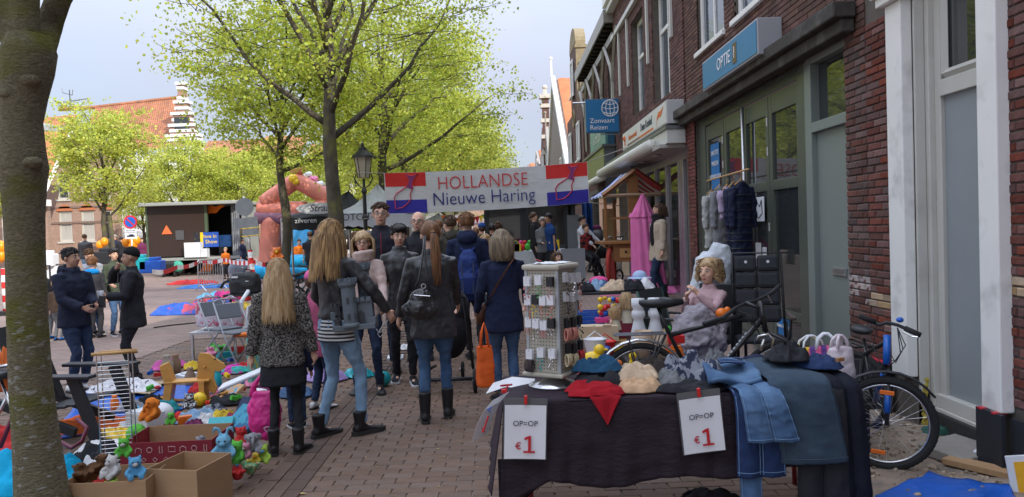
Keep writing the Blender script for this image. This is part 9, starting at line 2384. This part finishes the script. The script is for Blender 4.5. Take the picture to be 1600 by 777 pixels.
t=thing('travel_bag','black travel bag with silver clips standing behind the leopard jacket girl','bag',(q.x,12.5,q.z))
obj('bag_body',MB().loft([(0,0,0,.24,.14),(0,0,.18,.25,.15),(0,0,.30,.21,.13),(-.02,0,.34,.16,.10)],24,3.5),BLKP,t,remesh=.015,sm=2,disp=(.1,.03))
obj('handle',MB().tube([(-.02,0,.33),(-.0,0,.39),(.1,0,.37),(.12,0,.32)],.012,6),BLKP,t);obj('clip',MB().box((-.12,-.13,.27),(.1,.03,.03)).box((.08,-.15,.2),(.05,.02,.012)),WPL,t);obj('strap',MB().tube([(-.2,0,.25),(-.34,-.02,.18),(-.4,0,.1)],.025,6),BLKP,t)
simple('bag_table','dark folding table under the black travel bag','table',MB().bx(q.x-.3,q.x+.3,12.3,12.8,q.z-.04,q.z-.005).tube([(q.x-.25,12.5,0),(q.x-.25,12.5,q.z)],.02,6).tube([(q.x+.25,12.5,0),(q.x+.25,12.5,q.z)],.02,6),BLKP)
def chp(lb,px,py,rx,ry,h,m,sd_,cat='cloth',rz=0):g=G(px,py);cloth_heap(lb,(g.x,g.y,.0),rx,ry,h,m,sd_,cat=cat,rz=rz)
BMM=mat('blue_red_print',(.02,.09,.42),rough=.6,bump=.5,bs=6,col2=(.42,.06,.10),c2s=2.4,c2t=(.52,.56))
chp('blue sleeping bag with red and green print on the square',295,489,.85,.45,.22,BMM,70)
chp('red and blue children\'s bedding beyond the blue sleeping bag',330,478,.5,.4,.22,mat('red_blue_print',(.42,.06,.08),bump=.5,bs=6,col2=(.03,.1,.4),c2s=3),71)
chp('pink jacket lying on the heap behind the folding chairs',352,474,.4,.3,.3,cloth_m('hot_pink',(.60,.06,.25)),72,'clothes')
chp('orange red inflatable toy on the heap beside the travel bag',372,470,.35,.25,.3,PR,73,'toy')
chp('yellow stripe of cloth beneath the orange toy',374,482,.35,.2,.15,PY,74)
chp('light blue cloth at the back of the heap',330,466,.4,.2,.15,mat('sky_cloth',(.15,.45,.65)),75)
chp('flat red mat on the square beyond the barrier',300,444,.9,.35,.16,mat('red_mat',(.50,.03,.03)),76,'mat')
chp('flat blue mat beside the red one',322,450,.9,.35,.12,mat('blue_mat',(.05,.18,.48)),77,'mat')
cb2=thing('ground_cable','black cable running over the paving of the square','cable')
obj('cable',MB().tube([G(px,py)+Vector((0,0,.012))for px,py in((240,513),(270,509),(300,506),(330,503))],.012,5),MATS['black_rubber'],cb2)
rs=random.Random(21)
items=[(228,668,'box',WPL,'white toy box with printed sides behind the wire rack',.3),(206,668,'paper',WPL,'white printed carton left of the toy box',.2),(176,682,'cloth',PY,'yellow plastic bag behind the wire rack',.16),(252,660,'helmet',WPL,'white toy helmet with black visor',.12),(280,655,'cloth',FR_,'red cloth bundle beside the helmet',.12),(290,660,'box',PO,'orange toy box before the cow toy',.12),(258,672,'cloth',FBR,'brown purse lying at the crimson box rim',.1),(310,655,'cloth',JEANL,'pale denim clothes before the rocking horse',.2),(330,645,'cloth',ZEB,'grey patterned clothes right of the denim',.16),(335,620,'book',mat('doll_case',(.05,.05,.07),col2=(.6,.1,.2),c2s=10),'dark round case with doll picture',.2),(366,618,'book',mat('comic_cover',(.5,.3,.15),col2=(.05,.3,.5),c2s=12),'colourful sunburst comic book lying open',.24),(392,640,'book',mat('navy_cover',(.02,.03,.08)),'dark navy record sleeve leaning at the pink bag',.22),(345,672,'book',PT,'turquoise book lying behind the crimson box',.2),(385,668,'book',mat('sea_cover',(.05,.25,.35),col2=(.02,.1,.2),c2s=6),'sea blue picture box beside the pink bag',.34),(298,600,'bottle',mat('clear_brown',(.25,.16,.1)),'dark glass jar left of the rocking horse',.16),(262,585,'bottle',mat('beige_jar',(.35,.3,.24)),'beige lidded jar behind the rocking horse',.2),(275,580,'bottle',MATS['clear_brown'],'brown pepper mill behind the rocking horse',.18),(292,588,'paper',WPL,'white round dish behind the rocking horse seat',.22),(265,572,'cloth',fur('multi',(.5,.1,.3)),'pink and orange dress up cloth behind the horse',.22),(360,580,'cloth',mat('magenta_mix',(.5,.04,.3),col2=(.02,.35,.3),c2s=8),'magenta and green clothes heap behind the horse head',.2),(340,600,'bottle',PT,'turquoise drinking bottle near the horse head',.14),(352,628,'cloth',BLACKC,'black cloth under the comic book',.18),(375,655,'cloth',mat('berry_mix',(.3,.03,.08),col2=(.03,.05,.25),c2s=9),'red and navy scarf heap before the pink bag',.16),(312,632,'ball',PY,'yellow toy crescent near the doll case',.07),(214,690,'ball',FGR,'green ball like toy by the wire rack foot',.08),(240,690,'box',PR,'red toy brick near the crimson box',.07),(352,560,'box',PT,'turquoise toy crate below the folding chairs',.2),(372,548,'box',PR,'red toy crate below the folding chairs',.16),(340,545,'cloth',PG,'green cloth under the left folding chair',.2),(420,570,'ball',FPK,'pink ball beyond the leopard jacket girl',.1),(405,620,'box',WPL,'white plastic box beside the black tights',.16),(180,640,'bottle',PO,'orange bottle on the blue sheet',.12),(330,590,'ball',FLG,'lime ball behind the horse head',.06),(618,560,'paper',WPL,'white bag on the paving behind the pink coat',.2),(600,600,'ball',PT,'turquoise ball left behind the jeans',.08),(462,616,'cloth',JEAN,'blue cloth bundle behind the black tights',.18),(508,590,'cloth',fur('lilac',(.35,.25,.5)),'lilac blanket behind the light jeans',.25),(560,585,'cloth',PT,'turquoise cloth behind the light jeans',.2),(640,545,'cloth',WHITEC,'white cloth on the ground beyond the short haired woman',.18)]
for i,(px,py,kd,m,lb,s2)in enumerate(items):
 g=G(px,py+4);base_=(g.x,g.y,.012);az=rs.uniform(-.8,.8)
 if kd=='cloth':cloth_heap(lb,base_,s2,s2*.7,s2*.45,m,80+i,rz=az);continue
 g_=MB();kw={}
 if kd=='box':g_.box((0,0,s2*.25),(s2,s2*.6,s2*.5)).box((0,0,s2*.5+.006),(s2*.9,s2*.5,.008));kw['bev']=.004
 if kd=='paper':g_.box((0,0,s2*.12),(s2,s2*.8,s2*.24),rx=.1).box((s2*.1,0,s2*.26),(s2*.6,s2*.5,.01));kw['bev']=.006
 if kd=='book':g_.box((0,0,s2*.28),(s2,.03,s2*.7),rx=-.9).box((0,.01,s2*.26),(s2*.96,.02,s2*.66),rx=-.9);kw['bev']=.003
 if kd=='ball':g_.ell((0,0,s2*.9),s2,14,10).ell((0,-s2*.6,s2*1.2),s2*.5,8,6);kw['smooth']=True
 if kd=='bottle':g_.lathe([(s2*.3,0),(s2*.34,s2*.1),(s2*.34,s2*.8),(s2*.2,s2*1.0),(s2*.22,s2*1.15),(s2*.2,s2*1.25)],14);kw['smooth']=True
 if kd=='helmet':g_.ell((0,0,s2*.7),(s2*.9,s2,s2*.85),16,12).box((0,-s2*.8,s2*.6),(s2,s2*.5,.02));kw['smooth']=True
 tag(obj({'box':'toy_box','paper':'carton_pack','book':'book','ball':'toy','bottle':'jar','helmet':'helmet'}[kd],g_,m,loc=base_,rz=az,**kw),lb,{'box':'box','paper':'carton','book':'book','ball':'toy','bottle':'jar','helmet':'helmet'}[kd])
def farbike(label,px,Y,rz,c):
 t=thing('bicycle',label,'bicycle',(P(px,600,Y).x,Y,0),rz)
 wheel(t,(-.52,0,.34),.34,(0,1,0),CHROME,sp=10);wheel(t,(.52,0,.34),.34,(0,1,0),CHROME,sp=10)
 obj('frame',MB().tube([(-.52,0,.34),(-.1,0,.3),(-.2,0,.8),(-.52,0,.34)],.018,5).tube([(-.1,0,.3),(.38,0,.8),(-.18,0,.75)],.02,5).tube([(.52,0,.34),(.36,0,1.0)],.02,5),c,t)
 obj('saddle',MB().ell((-.22,0,.9),(.13,.07,.04),8,6),BLKP,t);obj('handlebar',MB().tube([(.3,-.28,1.03),(.38,0,1.0),(.3,.28,1.03)],.014,5),BLKP,t)
farbike('dark parked bicycle, left one by the inflatable slide',468,15,.9,BLKP);farbike('dark parked bicycle, middle one near the trunk',482,14.5,1.2,BLKP);farbike('parked bicycle with grey frame right behind the trunk',500,15.2,.8,GB)
rb=random.Random(77)
brick_me={}
for cn,m in(('red',PR),('yellow',PY),('blue',PB),('green',PG)):
 g_=MB().box((0,0,.016),(.06,.03,.03))
 for a_ in(-.02,0,.02):g_.lathe([(.008,.031),(.008,.037)],6,(a_,0,0))
 me=g_.mesh('toy_brick',m)
 for k in range(7):
  px,py=rb.uniform(205,420),rb.uniform(585,672)
  if k>4:px,py=rb.uniform(310,440),rb.uniform(545,600)
  p=G(px,py);o=bpy.data.objects.new('toy_brick',me);COL.objects.link(o);o.location=(p.x,p.y,.016+rb.uniform(0,.05));o.rotation_euler=(rb.uniform(-.4,.4),rb.uniform(-.4,.4),rb.uniform(0,6));o.scale=(1.3,1.3,1.3)
  tag(o,'small %s toy brick lying loose among the toys at left'%cn,'toy brick','loose %s toy bricks'%cn)
for k,(px,py,m,lb)in enumerate(((225,650,FLB,'light blue baby vest beside the plush bird'),(300,672,PURP,'plum baby trousers behind the crimson box'),(322,662,WHITEC,'white bib between the toy box and the denim'),(262,640,TEAL,'teal scarf before the rocking horse'),(350,655,FY,'yellow towel in front of the turquoise book'),(395,600,FPK,'pink blanket left of the black tights'),(410,655,GREYC,'grey sweater under the pink bag'),(205,640,FGY,'grey woollen hat on the blue sheet'),(310,610,RED,'red napkin under the rocking horse'),(420,610,PURP,'plum shawl behind the tights'),(235,630,BLACKC,'black shirt at the edge of the printed cloth'),(372,600,JEAN,'blue jeans below the plastic tray'),(300,575,FY,'yellow cloth beyond the rocking horse'),(385,575,RED,'red dress below the folding chairs'))):
 p=G(px,py+3);cloth_heap(lb,(p.x,p.y,.015),.13,.09,.08,m,200+k,rz=k)
lt=MB();rl=random.Random(5)
for k in range(260):
 x,y=rl.uniform(-2.2,2.0),rl.uniform(4.6,11);q=rl.uniform(.4,1.5);lt.col=(q,q*.9,q*.6)
 a=rl.uniform(0,6.28);s2=rl.uniform(.006,.02)*(2 if rl.random()<.05 else 1);z=HG(x,y)+.004
 lt.add([(x+s2*math.cos(a),y+s2*math.sin(a),z),(x-s2*.5*math.sin(a),y+s2*.5*math.cos(a),z+.004),(x-s2*math.cos(a),y-s2*math.sin(a),z+.001),(x+s2*.5*math.sin(a),y-s2*.5*math.cos(a),z+.003)],[(0,1,2,3)])
obj('fallen_blossom_litter',lt,mat('litter_bits',(.32,.27,.14),attr=True),kind='stuff',label='bits of fallen blossom and litter scattered on the street paving',cat='litter')
finish()
